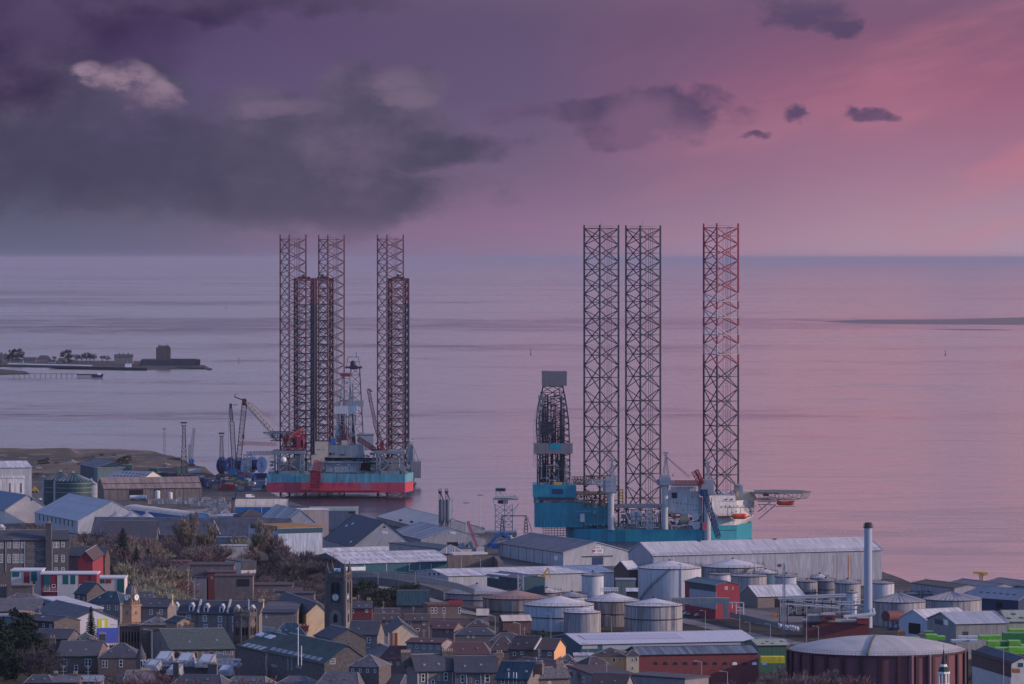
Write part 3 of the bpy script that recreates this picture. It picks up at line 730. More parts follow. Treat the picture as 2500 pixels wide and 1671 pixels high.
    c=MB(); c.pbox(1342,1083,1369,1098,D+7.9,.09); c.build('teal_panel',teal,w_)
    # mesh screen on the left of the derrick
    c=MB()
    for dd in (10,20):
        for (y1,x1,x1r),(y2,x2,x2r) in (((1139,1303,1318),(1026,1303,1318)),((1026,1303,1318),(964,1319,1330))):
            for k in range(4): c.bar(W(x1+(x1r-x1)*k/3,y1,D+dd),W(x2+(x2r-x2)*k/3,y2,D+dd),.14)
            n=8
            for k in range(n+1):
                t=k/n; y=y1+(y2-y1)*t; c.bar(W(x1+(x2-x1)*t,y,D+dd),W(x1r+(x2r-x1r)*t,y,D+dd),.12)
    c.build('screen_frame',steel_mid,o)
    c=MB(); c.pbox(1318,1030,1350,1062,D+13,5); pipework(c,1314,960,1376,1082,D+12,12,130,.2,45); c.build('screen_cloth',mat('screen_cloth',(.11,.10,.12),var=.3),o)
    c=MB(); pipework(c,1312,1125,1395,1184,D+8,14,80,.18,33); lumps(c,1305,1165,1400,1184,D+8,12,24,seed=41); railing(c,[W(1301,1184,D+6),W(1407,1184,D+6)],1.3,2); c.build('drill_floor_gear',steel_mid,o)
    c=MB(); c.pbox(1352,1178,1372,1184,D+6,3); c.build('yellow_gear',yellow,o)
    # pipe deck
    c=MB(); c.pbox(1405,1206,1500,1209,D+6,26); c.truss(W(1396,1174,D+20),W(1480,1174,D+20),4,4,12,.25,.15)
    railing(c,[W(1405,1206,D+6),W(1500,1206,D+6)],1.3,2); pipework(c,1405,1200,1500,1240,D+6,16,110,.18,51); c.build('pipe_deck',mat('deck_brown',(.22,.15,.10),var=.3),g)
    c=MB(); lumps(c,1400,1210,1490,1240,D+8,14,50,seed=61,mx=10,my=8); c.pbox(1500,1237,1632,1241,D+3,30); pipework(c,1495,1240,1632,1293,D+2,18,170,.2,63); lumps(c,1500,1250,1716,1293,D+4,16,120,seed=65,mx=9,my=9); pipework(c,1630,1255,1716,1293,D+2,10,70,.2,66)
    railing(c,[W(1484,1293,D+1),W(1716,1293,D-1)],1.3,2); c.build('deck_machinery',mat('machinery_grey',(.30,.27,.25),var=.3,scale=.5),g)
    # white A-frames
    c=MB()
    for cx_ in (1585,):
        for dx in (-30,30): c.bar(W(cx_+dx*1.0,1243,D+1),W(cx_,1285,D+1),.45)
        c.truss(W(cx_,1240,D+1),W(cx_,1292,D+1),2.4,2.4,6,.3,.18)
    c.bar(W(1524,1245,D+1),W(1536,1275,D+1),.45)
    for py in (1253,1260,1267):
        for px in (1546,1560): c.ball(W(px,py,D+4),1.6,8,5)
    c.bar(W(1560,1288,D),W(1610,1288,D),.3); c.bar(W(1640,1284,D),W(1665,1284,D),.3); c.bar(W(1640,1284,D),W(1640,1293,D),.3)
    c.build('support_frame',steel_pale,g)
    c=MB(); [c.pbox(1513,1196+k*7,1521,1198+k*7,D+8,2) for k in range(5)]; c.pbox(1512,1194,1514,1230,D+8,.5); c.pbox(1519,1194,1522,1230,D+8,1.5); c.build('yellow_ladder_tower',yellow,g)
    # crane pedestals
    def crane(px,ytop,ybot,yhouse,w,boom=None,seed=1,pm=mat('pedestal_grey_white',(.42,.42,.42),var=.12,streak=.2)):
        c=MB(); a=W(px,ybot,D-1); hh=(ybot-ytop)*s; c.cyl(a,w*s/2,hh,20); c.cyl(a,w*s/2*1.25,1.6,20,z0=hh-1.6); o=c.build('crane_pedestal',pm,g)
        c=MB(); c.pbox(px-w*.9,yhouse,px+w*.9,ytop,D-4,8); c.pbox(px-w*1.3,yhouse+6,px-w*.9,ytop-3,D-3,5); lumps(c,px-w*1.4,yhouse-8,px+w*1.5,ytop,D-4,6,16,seed=seed,mx=w*.8,my=w*.8); h_=c.build('crane_house',steel_mid,o)
        c=MB(); top=ytop-(ybot-ytop)*0-78
        for dx in (-6,6): c.bar(W(px+dx,yhouse,D-2),W(px+2,top,D-1),.3); c.bar(W(px+dx+4,yhouse,D+2),W(px+3,top,D-1),.25)
        for k in range(5):
            y=yhouse+(top-yhouse)*k/5; ww=6*(1-k/5)+1; c.bar(W(px-ww+1,y,D-2),W(px+ww+1,y,D-2),.15); c.bar(W(px-ww+1,y,D-2),W(px+ww,y-8,D-2),.12)
        c.pbox(px-4,top-3,px+8,top+2,D-2,2); c.build('crane_gantry',steel_mid,h_)
        return h_
    h1=crane(1491.5,1203,1294,1168,15,seed=3)
    h2=crane(1623.5,1185,1293,1165,15,seed=4)
    h3=crane(1727,1208,1325,1172,17,seed=6)
    c=MB(); c.truss(W(1640,1180,D-2),W(1705,1180,D-3),2.6,2.4,16,.28,.16); c.build('crane_boom',rig_crane_red,h2)
    c=MB()
    for k in range(3): c.bar(W(1621+k,1112,D-1),W(1682+k*2,1168-k*2,D-2),.08,3)
    c.build('crane_cable',steel_dark,h2)
    c=MB(); c.truss(W(1712,1184,D-6),W(1693,1152,D-6),2.4,2.4,6,.22,.13); c.truss(W(1716,1182,D-6),W(1700,1148,D-5),1.6,1.6,6,.2,.12); c.pbox(1705,1178,1714,1187,D-6,4); c.build('luffing_jib',rig_crane_red,h3)
    c=MB(); c.truss(W(1719,1200,D-8),W(1754,1312,D-24),1.9,2.2,22,.24,.13); c.pbox(1710,1196,1728,1212,D-8,4); c.build('crane_boom',navy,h3)
    c=MB(); c.truss(W(1496,1180,D-4),W(1400,1175,D+30),2.4,2.2,16,.26,.14); c.build('crane_boom',steel_pale,h1)
    # accommodation
    c=MB(); c.pbox(1631,1200,1708,1256,D+2,26); c.pbox(1640,1188,1700,1200,D+6,18); o=c.build('accommodation_block',steel_pale,g)
    w=MB()
    for px in (1643,1651,1655,1661,1670,1678,1686,1693,1699): w.pbox(px,1226+(px-1643)*.12,px+1.4,1229+(px-1643)*.12,D+1.85,.2)
    for px in (1665,1669,1681,1691,1694,1698,1704): w.pbox(px,1244.5,px+1.3,1247,D+1.85,.2)
    for px in (1687,1692,1703): w.pbox(px,1212,px+1.3,1215,D+1.85,.2)
    w.pbox(1640,1203,1653,1217,D+1.9,.15); w.each('window',glass,o)
    w=MB(); w.pbox(1640,1250,1662,1253,D-2,4); w.pbox(1705,1215,1715,1293,D+1,10); railing(w,[W(1636,1250,D-2),W(1664,1250,D-2)],1.2,1.5); w.build('balcony',steel_mid,o)
    c=MB()
    base=[(1738,2),(1800,8),(1848,30),(1848,58),(1738,58)]; lo=[(1738,2),(1790,6),(1822,26),(1822,54),(1738,54)]
    zt2=H-(1212-HY)*s; zmid=H-(1266-HY)*s; zlo=H-(1290-HY)*s
    V=lambda pts,z:[Vector((X(a),D+b-1,z)) for a,b in pts]
    c.prism(V(base,zmid),V(base,H-(1225-HY)*s)); b2=[(1738,2),(1797,7),(1797,50),(1738,50)]; c.prism(V(b2,H-(1225-HY)*s+.01),V(b2,zt2)); c.prism(V(lo,zlo),V(base,zmid-.01)); o=c.build('bow_accommodation_block',steel_pale,g)
    w=MB()
    for px in (1770,1780,1791,1801,1812,1822,1833,1843):
        dd=1+(px-1738)*.1 if px<1800 else 8+(px-1800)*22/48*1.0; w.pbox(px,1234,px+1.5,1237.5,D+dd-1.6,.7)
    for px in (1773,1786): w.pbox(px,1218,px+3,1221,D+3.2+(px-1773)*.1,.8)
    for px in (1796,1830,1838): 
        dd=1+(px-1738)*.1 if px<1800 else 8+(px-1800)*22/48; w.pbox(px,1248,px+2.4,1251,D+dd-1.6,.7)
    w.each('window',glass,o)
    c=MB(); c.pbox(1797.5,1200,1842,1225,D+22,18); c.build('yellowed_tank',mat('yellowed_white',(.62,.53,.36),var=.2,scale=.4),o)
    c=MB(); c.pbox(1806,1188,1814,1216,D+12,4); c.pbox(1793,1183,1806,1200,D+18,6); c.pbox(1798,1184,1812,1187,D+14,6); lumps(c,1740,1203,1797,1212,D+4,20,20,seed=77,mx=7,my=6); railing(c,[W(1738,1212,D+2),W(1797,1212,D+7)],1.2,2); c.build('roof_equipment',steel_mid,o)
    # lifeboats
    def boat(px0,px1,py0,py1,DD):
        c=MB(); a=W((px0+px1)/2,(py0+py1)/2,DD); L=(px1-px0)*s; hh=(py1-py0)*s; secs=[]
        for t,k in ((-.5,.55),(-.42,.85),(-.3,1),(.3,1),(.42,.85),(.5,.5)):
            secs.append([a+Vector((t*L,1.5*k*math.cos(q),hh/2*k*math.sin(q))) for q in [i*math.pi/5 for i in range(10)]])
        for A,B in zip(secs,secs[1:]):
            for i in range(10): c.face([A[i],B[i],B[(i+1)%10],A[(i+1)%10]])
        c.face(secs[-1]); c.face(list(reversed(secs[0])))
        b_=c.build('lifeboat',orange_boat,g,smooth=True)
        c=MB(); c.pbox(px0+9,py0+(py1-py0)*.35,px0+11,py0+(py1-py0)*.5,DD-1.55,.1); c.pbox(px1-11,py0+(py1-py0)*.35,px1-9,py0+(py1-py0)*.5,DD-1.55,.1); c.each('porthole',dark,b_)
    boat(1787,1824,1254,1268,D-1); boat(1896,1940,1219,1235,D+22)
    c=MB()
    for px in (1776,1785,1808,1829): c.pbox(px,1239,px+.9,1262,D-1,1); 
    c.pbox(1776,1239,1829,1240,D-1,1); c.pbox(1755,1261,1830,1262.5,D-1,6); railing(c,[W(1755,1261,D-1),W(1787,1261,D-1)],1.2,1.5); c.build('davit',steel_dark,g)
    # helideck: eight-sided, on a truss
    c=MB(); ctr=W(1897,1203,D+30); rr=84*s; c.cyl(ctr,rr,.7,8); o=c.build('helideck',mat('helideck_green_grey',(.10,.13,.12),var=.2),g)
    c=MB()
    for k in range(8):
        t=R(45*k); p=ctr+Vector((rr*math.cos(t),rr*math.sin(t),0)); q=ctr+Vector((rr*.85*math.cos(t),rr*.85*math.sin(t),-3.6)); t2=R(45*k+45); p2=ctr+Vector((rr*math.cos(t2),rr*math.sin(t2),0)); q2=ctr+Vector((rr*.85*math.cos(t2),rr*.85*math.sin(t2),-3.6))
        c.bar(p,q,.2); c.bar(q,q2,.25); c.bar(q,p2,.15); c.bar(q,ctr+Vector((0,0,-3.6)),.2)
        for j in range(5):
            e=p+(p2-p)*j/5; f=q+(q2-q)*j/5; c.bar(e,f,.1); c.bar(e+Vector((0,0,.5)),e+Vector((math.cos(t)*1.4,math.sin(t)*1.4,.5)),.08)
    c.bar(W(1852,1268,D+30),W(1894,1233,D+25),.3); c.bar(W(1852,1268,D+36),W(1894,1233,D+34),.3); c.bar(W(1850,1250,D+30),W(1880,1226,D+25),.25); c.bar(W(1850,1232,D+30),W(1895,1233,D+25),.25); c.bar(W(1850,1225,D+30),W(1895,1225,D+25),.25)
    for a,b in (((1852,1250),(1872,1232)),((1866,1232),(1872,1250)),((1852,1232),(1866,1250)),((1880,1226),(1884,1242))): c.bar(W(*a,D+30),W(*b,D+28),.15)
    c.bar(W(1894,1237,D+22),W(1942,1237,D+22),.2); c.build('helideck_truss',steel_mid,o)
    c=MB(); c.pbox(1864,1202,1877,1212,D+16,4); c.build('fire_monitor_box',rig_crane_red,o)
    # drums, tanks, red box on the port deck
    c=MB(); c.bar(W(1660,1268,D+2),W(1680,1268,D+2),2.6,14); c.build('bulk_tank',mat('tan_tank',(.42,.33,.22),var=.2),g)
    c=MB(); c.bar(W(1698,1263,D-1),W(1698,1263,D+3),2.0,16); c.bar(W(1700,1284,D-1),W(1700,1284,D+3),2.2,16); c.pbox(1684,1257,1716,1259,D-1,5); c.pbox(1684,1275,1716,1276.5,D-1,5); 
    for px in (1684,1700,1715): c.bar(W(px,1257,D-1),W(px,1293,D-1),.2)
    c.build('hose_reel',steel_pale,g)
    c=MB(); c.pbox(1716,1277,1724,1294,D-3.5,2.5); c.build('red_locker',mat('pink_red',(.62,.08,.12)),g)
    c=MB(); c.pbox(1416,1255,1427,1275,D+5.5,2); c.build('white_tank',steel_pale,g)
rigC()
# ======================================================================== buildings
sheet_white=mat('sheet_white_roof',(.60,.58,.57),rough=.6,var=.2,scale=.12,streak=.36,panel=.14,pitch=3.5,seam=.2,stain=((.22,.19,.18),.4))
sheet_pale=mat('sheet_pale_grey',(.40,.41,.43),rough=.6,var=.12,scale=.12,streak=.2,panel=.07,pitch=3,seam=.15)
sheet_grey=mat('sheet_grey',(.27,.28,.31),rough=.6,var=.12,scale=.12,streak=.2,panel=.07,pitch=3.2,seam=.2)
sheet_roofgrey=mat('fibre_cement_roof',(.20,.19,.20),rough=.85,var=.25,scale=.15,streak=.35,panel=.12,pitch=2.4)
sheet_ribbed=mat('ribbed_weathered_roof',(.40,.38,.37),rough=.8,var=.15,scale=.1,streak=.7,sx=.5,sy=.03,panel=.18,pitch=2.2)
sheet_blue=mat('sheet_blue',(.015,.13,.34),rough=.5,var=.12,streak=.2,panel=.06,pitch=3,seam=.2)
sheet_teal=mat('sheet_teal',(.03,.115,.15),rough=.55,var=.12,streak=.15,panel=.06,pitch=6,seam=.2)
sheet_tealdk=mat('sheet_dark_teal',(.015,.06,.085),rough=.6,var=.15,streak=.15,panel=.06,pitch=5,seam=.15)
sheet_green=mat('sheet_green',(.05,.12,.08),rough=.6,var=.12,streak=.15,pitch=3,seam=.2)
sheet_palegreen=mat('sheet_pale_green',(.34,.37,.28),rough=.7,var=.15,streak=.2,pitch=3,seam=.1)
roof_teal=mat('dark_blue_roof',(.025,.062,.092),rough=.7,var=.35,scale=.1,streak=.4,panel=.1,pitch=3)
roof_blue=mat('blue_grey_roof',(.10,.17,.24),rough=.6,var=.15,streak=.15,pitch=3.5,seam=.4)
cream_roof=mat('cream_sheet_roof',(.62,.52,.42),rough=.7,var=.12,scale=.15,streak=.18,sx=.3,pitch=6,seam=.12)
rust_roof=mat('rusty_ochre_roof',(.34,.17,.05),rough=.9,var=.35,scale=.15)
brown_roof=mat('brown_weathered_roof',(.26,.20,.18),rough=.9,var=.3,scale=.12,streak=.4,sx=.35,sy=.05)
brown_wall=mat('brown_clad_wall',(.17,.15,.15),rough=.9,var=.3,scale=.2,streak=.35,pitch=5,seam=.5)
slate=mat('slate_roof',(.075,.078,.092),rough=.8,var=.35,scale=.35,streak=.25,sx=2.5,sy=1.5)
slate_l=mat('worn_slate_roof',(.14,.132,.138),rough=.85,var=.35,scale=.3,streak=.3,sx=1.5,sy=.8)
slate_g=mat('mossy_slate_roof',(.085,.105,.092),rough=.9,var=.4,scale=.25,streak=.3,sx=1.5,sy=.5)
tile_b=mat('brown_tile_roof',(.085,.066,.066),rough=.9,var=.3,scale=.5,streak=.2,sx=3,sy=2)
tile_r=mat('red_brown_tile_roof',(.12,.062,.062),rough=.9,var=.3,scale=.5,streak=.2,sx=3,sy=2)
stone=mat('grey_sandstone',(.20,.175,.165),rough=.95,var=.35,scale=.9,streak=.25,sx=2.2,sy=2.2)
stone_d=mat('dark_sandstone',(.12,.108,.105),rough=.95,var=.35,scale=.9,streak=.3,sx=2,sy=1.5)
stone_w=mat('warm_sandstone',(.33,.22,.155),rough=.95,var=.3,scale=.8,streak=.25,sx=2,sy=2)
stone_b=mat('brown_sandstone',(.18,.135,.12),rough=.95,var=.3,scale=.8,streak=.25,sx=2,sy=2)
brick=mat('red_brick',(.19,.058,.06),rough=.95,var=.3,scale=.8,streak=.2,sx=3,sy=3)
brick_d=mat('dark_brick',(.13,.08,.075),rough=.95,var=.4,scale=.8,streak=.3,sx=2,sy=1)
harl=mat('brown_render',(.17,.135,.13),rough=.95,var=.2,scale=.5,streak=.15)
harl_g=mat('grey_render',(.24,.22,.23),rough=.95,var=.15,scale=.4,streak=.2)
harl_p=mat('pale_render',(.58,.52,.47),rough=.95,var=.1,scale=.4,streak=.1)
harl_o=mat('sunlit_orange_render',(.68,.38,.18),rough=.9,var=.12,scale=.5,streak=.08)  # evening sunlight put into the wall colour as orange
harl_y=mat('cream_render',(.72,.55,.36),rough=.9,var=.15,scale=.4,streak=.15)
render_red=mat('red_render',(.26,.042,.055),rough=.85,var=.12)
panel_teal=mat('teal_panel',(.012,.115,.12),rough=.6,var=.1)
lead=mat('lead_flashing',(.42,.42,.44),rough=.6,var=.1)
ridge_m=mat('ridge_tiles',(.27,.26,.27),rough=.8,var=.2)
gutter=mat('gutter_dark',(.04,.04,.05),rough=.7)
rooflight=mat('rooflight_sheet',(.20,.21,.24),rough=.35,var=.2,scale=.6)
class Bld: pass
BLDS=[]
def wall_pt(G,u,v,z,out=0,face='long'):
    """u along the long side from B, v across from the near long side"""
    if face=='long': v=v-out
    elif face=='end': u=u-out
    elif face=='far': u=u+out
    return G.o+G.ex*u+G.ey*v+Vector((0,0,z-G.o.z))
def building(name,label,cat,B,D,C,Ax,wallm,roofm,apex=None,group=None,kind='gable',oh=.35,base=None,depth=None,hip=0,parapet=.6,DC=None,trim=None,rtri=None,eavez=None):
    """B: photo pixel of the near eave corner at distance D; C: the other end of the visible long eave;
    Ax: photo column of the far end of the gable wall at B; apex: photo row of the gable's top"""
    G=Bld(); ze=W(B[0],B[1],D).z
    Dc=DC if DC else (H-ze)*F/(C[1]-HY)
    b=W(B[0],B[1],D); c=Vector(((C[0]-CX)*Dc/F,Dc,ze))
    d=c-b; G.L=d.length; G.ex=d.normalized(); n=Vector((-G.ex.y,G.ex.x,0))
    if n.y<0: n=-n
    if depth is not None: G.Wd=depth
    else:
        t=(Ax-CX)/F; den=n.x-t*n.y
        G.Wd=abs((t*b.y-b.x)/den) if abs(den)>.02 else 14
        if abs((b.x+n.x*G.Wd)/(b.y+n.y*G.Wd)-t)>abs((b.x-n.x*G.Wd)/(b.y-n.y*G.Wd)-t): G.Wd=abs(G.Wd)
    G.ey=n; G.ze=ze
    pts=[(0,0),(G.L,0),(G.L,G.Wd),(0,G.Wd)]; BLDS.append((b.x,b.y,G.ex.x,G.ex.y,n.x,n.y,G.L,G.Wd))
    if base is None: base=min(zw((b+G.ex*u+G.ey*v).x,(b+G.ex*u+G.ey*v).y) for u,v in pts)-.4
    G.z0=min(base,ze-2); G.o=Vector((b.x,b.y,G.z0)); 
    if apex is not None:
        mid=b+G.ey*G.Wd/2; G.zr=H-(apex-HY)*mid.y/F; G.zr=max(G.zr,ze+.5)
    else: G.zr=ze+(2.5 if kind!='flat' else 0)
    if hip>0 or kind=='flat': pass
    cen=G.o+G.ex*G.L/2+G.ey*G.Wd/2; G.g=thing(name,label,cat,(cen.x,cen.y,G.z0),group)
    P=lambda u,v,z:Vector((G.o.x,G.o.y,0))+G.ex*u+G.ey*v+Vector((0,0,z))
    G.P=P; L,Wd,zr=G.L,G.Wd,G.zr; G.kind=kind; m=MB()
    cross=G.ex.cross(G.ey).z
    def face(pts,uv=None):
        if cross<0: pts=list(reversed(pts)); uv=list(reversed(uv)) if uv else None
        m.face(pts,uv)
    if kind=='gable' and hip==0:
        m_=Wd/2
        face([P(0,0,G.z0),P(L,0,G.z0),P(L,0,ze),P(0,0,ze)]); face([P(L,Wd,G.z0),P(0,Wd,G.z0),P(0,Wd,ze),P(L,Wd,ze)])
        face([P(0,Wd,G.z0),P(0,0,G.z0),P(0,0,ze),P(0,m_,zr),P(0,Wd,ze)]); face([P(L,0,G.z0),P(L,Wd,G.z0),P(L,Wd,ze),P(L,m_,zr),P(L,0,ze)])
        G.wall=m.build('wall',wallm,G.g)
        r=MB(); k=(zr-ze)/m_; t=.22
        for sgn in (0,1):
            v0=-oh if sgn==0 else Wd+oh; z0=ze-k*oh
            a,b_,c_,d_=P(-oh,v0,z0+.03),P(L+oh,v0,z0+.03),P(L+oh,m_,zr+.03),P(-oh,m_,zr+.03)
            up=Vector((0,0,t)); q=[a,b_,c_,d_]
            if (sgn==0)!=(cross>0): q=[b_,a,d_,c_]
            r.face([p+up for p in q]); r.face([p for p in reversed(q)])
            r.face([q[0],q[1],q[1]+up,q[0]+up]); r.face([q[1],q[2],q[2]+up,q[1]+up]); r.face([q[3],q[0],q[0]+up,q[3]+up])
        G.roof=r.build('roof',roofm,G.g)
        rc=MB(); rc.bar(P(-oh,m_,zr+t+.05),P(L+oh,m_,zr+t+.05),.16,4)
        if trim:
            for uu in (-oh,L+oh):
                for v0,v1 in ((-oh,m_),(Wd+oh,m_)): rc.bar(P(uu,v0,ze-k*oh+t+.1),P(uu,v1,zr+t+.1),.2,4)
        rc.build('ridge_cap',trim or ridge_m,G.roof)
        gt=MB(); gt.bar(P(-oh,-oh-.12,ze-k*oh+.08),P(L+oh,-oh-.12,ze-k*oh+.08),.12,4); gt.build('gutter',gutter,G.roof)
    elif kind=='gable':
        m_=Wd/2; h=min(hip*m_,L*.48); h2=h if rtri is None else min(rtri*m_,L-h-.1)
        m.prism([P(0,0,G.z0),P(L,0,G.z0),P(L,Wd,G.z0),P(0,Wd,G.z0)] if cross>0 else [P(0,Wd,G.z0),P(L,Wd,G.z0),P(L,0,G.z0),P(0,0,G.z0)],
                [P(0,0,ze),P(L,0,ze),P(L,Wd,ze),P(0,Wd,ze)] if cross>0 else [P(0,Wd,ze),P(L,Wd,ze),P(L,0,ze),P(0,0,ze)])
        G.wall=m.build('wall',wallm,G.g)
        m=MB(); e=oh; z=ze+.02
        a,b_,c_,d_=P(-e,-e,z),P(L+e,-e,z),P(L+e,Wd+e,z),P(-e,Wd+e,z); r1,r2=P(h,m_,zr),P(L-h2,m_,zr)
        face([a,b_,r2,r1]); face([c_,d_,r1,r2]); face([d_,a,r1]); face([b_,c_,r2]); face([d_,c_,b_,a])
        G.roof=m.build('roof',roofm,G.g)
        rc=MB(); rc.bar(r1,r2,.09); 
        for p,q in ((a,r1),(d_,r1),(b_,r2),(c_,r2)): rc.bar(p,q,.08)
        rc.build('ridge_cap',ridge_m,G.roof)
    elif kind=='flat':
        lo=[P(0,0,G.z0),P(L,0,G.z0),P(L,Wd,G.z0),P(0,Wd,G.z0)]; hi=[p+Vector((0,0,ze-G.z0)) for p in lo]
        if cross<0: lo.reverse(); hi.reverse()
        m.prism(lo,hi); G.wall=m.build('wall',wallm,G.g)
        m=MB(); e=.25
        lo=[P(-e,-e,ze+.01),P(L+e,-e,ze+.01),P(L+e,Wd+e,ze+.01),P(-e,Wd+e,ze+.01)]; hi=[p+Vector((0,0,.35)) for p in lo]
        if apex is not None:      # monopitch: far side rises or falls
            dz=H-(apex-HY)*(D+G.ey.y*Wd)/F-ze
            hi[2].z+=dz; hi[3].z+=dz
            mm=MB()
        if cross<0: lo.reverse(); hi.reverse()
        m.prism(lo,hi); G.roof=m.build('roof',roofm,G.g)
    elif kind=='barrel':
        n=12; prof=[(Wd/2-Wd/2*math.cos(math.pi*i/n),ze+(zr-ze)*math.sin(math.pi*i/n)) for i in range(n+1)]
        face([P(0,0,G.z0),P(L,0,G.z0),P(L,0,ze),P(0,0,ze)]); face([P(L,Wd,G.z0),P(0,Wd,G.z0),P(0,Wd,ze),P(L,Wd,ze)])
        face([P(0,Wd,G.z0),P(0,0,G.z0)]+[P(0,v,z) for v,z in prof]); face([P(L,0,G.z0),P(L,Wd,G.z0)]+[P(L,v,z) for v,z in reversed(prof)])
        G.wall=m.build('wall',wallm,G.g); m=MB(); e=.3
        for (v0,z0),(v1,z1) in zip(prof,prof[1:]):
            face([P(-e,v0,z0+.1),P(L+e,v0,z0+.1),P(L+e,v1,z1+.1),P(-e,v1,z1+.1)],[(0,v0),(L,v0),(L,v1),(0,v1)])
        G.roof=m.build('roof',roofm,G.g)
        m=MB()
        for u in (-e,L*.4,L*.75,L+e):
            for (v0,z0),(v1,z1) in zip(prof,prof[1:]): m.bar(P(u,v0,z0+.15),P(u,v1,z1+.15),.12)
        m.build('roof_rib',lead,G.roof)
    return G
def ray_face(G,face,px,py):
    """point where the view ray through the photo pixel meets a wall or the near roof slope"""
    d=Vector(((px-CX)/F,1,-(py-HY)/F)); o=Vector((0,0,H))
    if face=='long': p0=G.P(0,0,G.z0); n=G.ey
    elif face=='end': p0=G.P(0,0,G.z0); n=G.ex
    elif face=='far': p0=G.P(G.L,0,G.z0); n=G.ex
    elif face=='slope':
        p0=G.P(0,0,G.ze+.27); a=G.ex; b=(G.P(0,G.Wd/2,G.zr)-G.P(0,0,G.ze)); n=a.cross(b).normalized()
    elif face=='ridge': p0=G.P(0,G.Wd/2,G.z0); n=G.ey
    t=(p0-o).dot(n)/d.dot(n); return o+d*t
def frame_of(G,face):
    """right, up, out unit vectors of a face as seen from the camera"""
    if face in('long','ridge'): r=G.ex if G.ex.x>0 else -G.ex; out=-G.ey
    elif face=='end': r=G.ey if G.ey.x>0 else -G.ey; out=-G.ex
    elif face=='far': r=G.ey if G.ey.x>0 else -G.ey; out=G.ex
    if face=='slope':
        r=G.ex if G.ex.x>0 else -G.ex; up=(G.P(0,G.Wd/2,G.zr)-G.P(0,0,G.ze)).normalized(); out=r.cross(up)
        if out.z<0: out=-out
        return r,up,out
    return r,Vector((0,0,1)),out
def slabon(mb,c,r,u,o,w,h,t0,t1):
    """plate centred on c, w x h, from t0 to t1 along o"""
    q=[c+r*(w/2*i)+u*(h/2*j) for i,j in ((-1,-1),(1,-1),(1,1),(-1,1))]
    a=[p+o*t0 for p in q]; b=[p+o*t1 for p in q]
    if r.cross(u).dot(o)<0: a.reverse(); b.reverse()
    mb.prism(a,b)
def panel(G,face,px,py,w,h,name,m,t=.08,label=None,parent=None):
    """a flat fitting centred at a photo pixel, w x h in photo pixels"""
    c=ray_face(G,face,px,py); r,u,o=frame_of(G,face); s=c.y/F
    k=max(.25,abs(r.x)); mb=MB(); slabon(mb,c,r,u,o,w*s/k,h*s/(1 if face!='slope' else max(.12,abs(u.z*1.0)+abs(u.y)*.07)),-.05,t)
    return mb.build(name,m,parent or (G.roof if face=='slope' else G.wall),label=label)
PROTO={}
def window(G,face,px,py,w,h,bars=(1,1),fm=None,surround=None,head=None):
    c=ray_face(G,face,px,py); r,u,o=frame_of(G,face); s=c.y/F; k=max(.3,abs(r.x)); ww,hh=w*s/k,h*s
    fm=fm or white; f=MB(); b=min(.13,ww*.14)
    slabon(f,c+u*(hh/2-b/2),r,u,o,ww,b,-.1,.06); slabon(f,c-u*(hh/2-b/2),r,u,o,ww,b*1.2,-.1,.08)
    for sg in (-1,1): slabon(f,c+r*sg*(ww/2-b/2),r,u,o,b,hh-2*b,-.1,.055)
    for i in range(bars[0]): slabon(f,c+r*ww*((i+1)/(bars[0]+1)-.5),r,u,o,b*.7,hh-2*b,-.1,.045)
    for i in range(bars[1]): slabon(f,c+u*hh*((i+1)/(bars[1]+1)-.5),r,u,o,ww-2*b,b*.8,-.1,.05)
    wo=f.build('window',fm,G.wall)
    p=MB(); slabon(p,c,r,u,o,ww-b*1.2,hh-b*1.2,-.1,.02); p.build('pane',glass,wo)
    if surround:
        q=MB(); e=.22
        slabon(q,c+u*(hh/2+e/2),r,u,o,ww+2*e,e,-.1,.05); slabon(q,c-u*(hh/2+e/2),r,u,o,ww+2*e,e,-.1,.07)
        for sg in (-1,1): slabon(q,c+r*sg*(ww/2+e/2),r,u,o,e,hh,-.1,.045)
        q.build('surround',surround,G.wall)
    return wo
def chimney(G,px,ytop,w,pots=4,m=None,h=None,v=.5,potm=None,depth=None,D=None):
    """stack on the ridge line (or at fraction v across) centred on photo column px"""
    m=m or stone; p0=G.P(0,G.Wd*v,G.z0); d=Vector(((px-CX)/F,1,0)); t=(p0).dot(G.ey)/d.dot(G.ey); y=t
    x=(px-CX)*y/F; s=y/F; zt=H-(ytop-HY)*s; ww=w*s; dd=depth or ww*.55
    zb=G.ze+(G.zr-G.ze)*(1-abs(v-.5)*2)*.55
    mb=MB(); rz=math.atan2(G.ex.y,G.ex.x); mb.box((x,y,zb-1),(ww,dd,zt-zb+1-.35),rz); mb.box((x,y,zt-.35),(ww*1.12,dd*1.2,.35),rz)
    c=mb.build('chimney',m,G.roof)
    for i in range(pots):
        q=MB(); u=(i-(pots-1)/2)*ww/max(pots,1); qx=x+math.cos(rz)*u; qy=y+math.sin(rz)*u
        q.cyl((qx,qy,zt+.003),.15,.55,8,r2=.12); q.build('chimney_pot',potm or mat('clay_pot',(.42,.30,.22),var=.2),c)
    return c
def skylights(G,pts,w,h,m=None,name='rooflight'):
    for px,py in pts: panel(G,'slope',px,py,w,h,name,m or rooflight,.05)
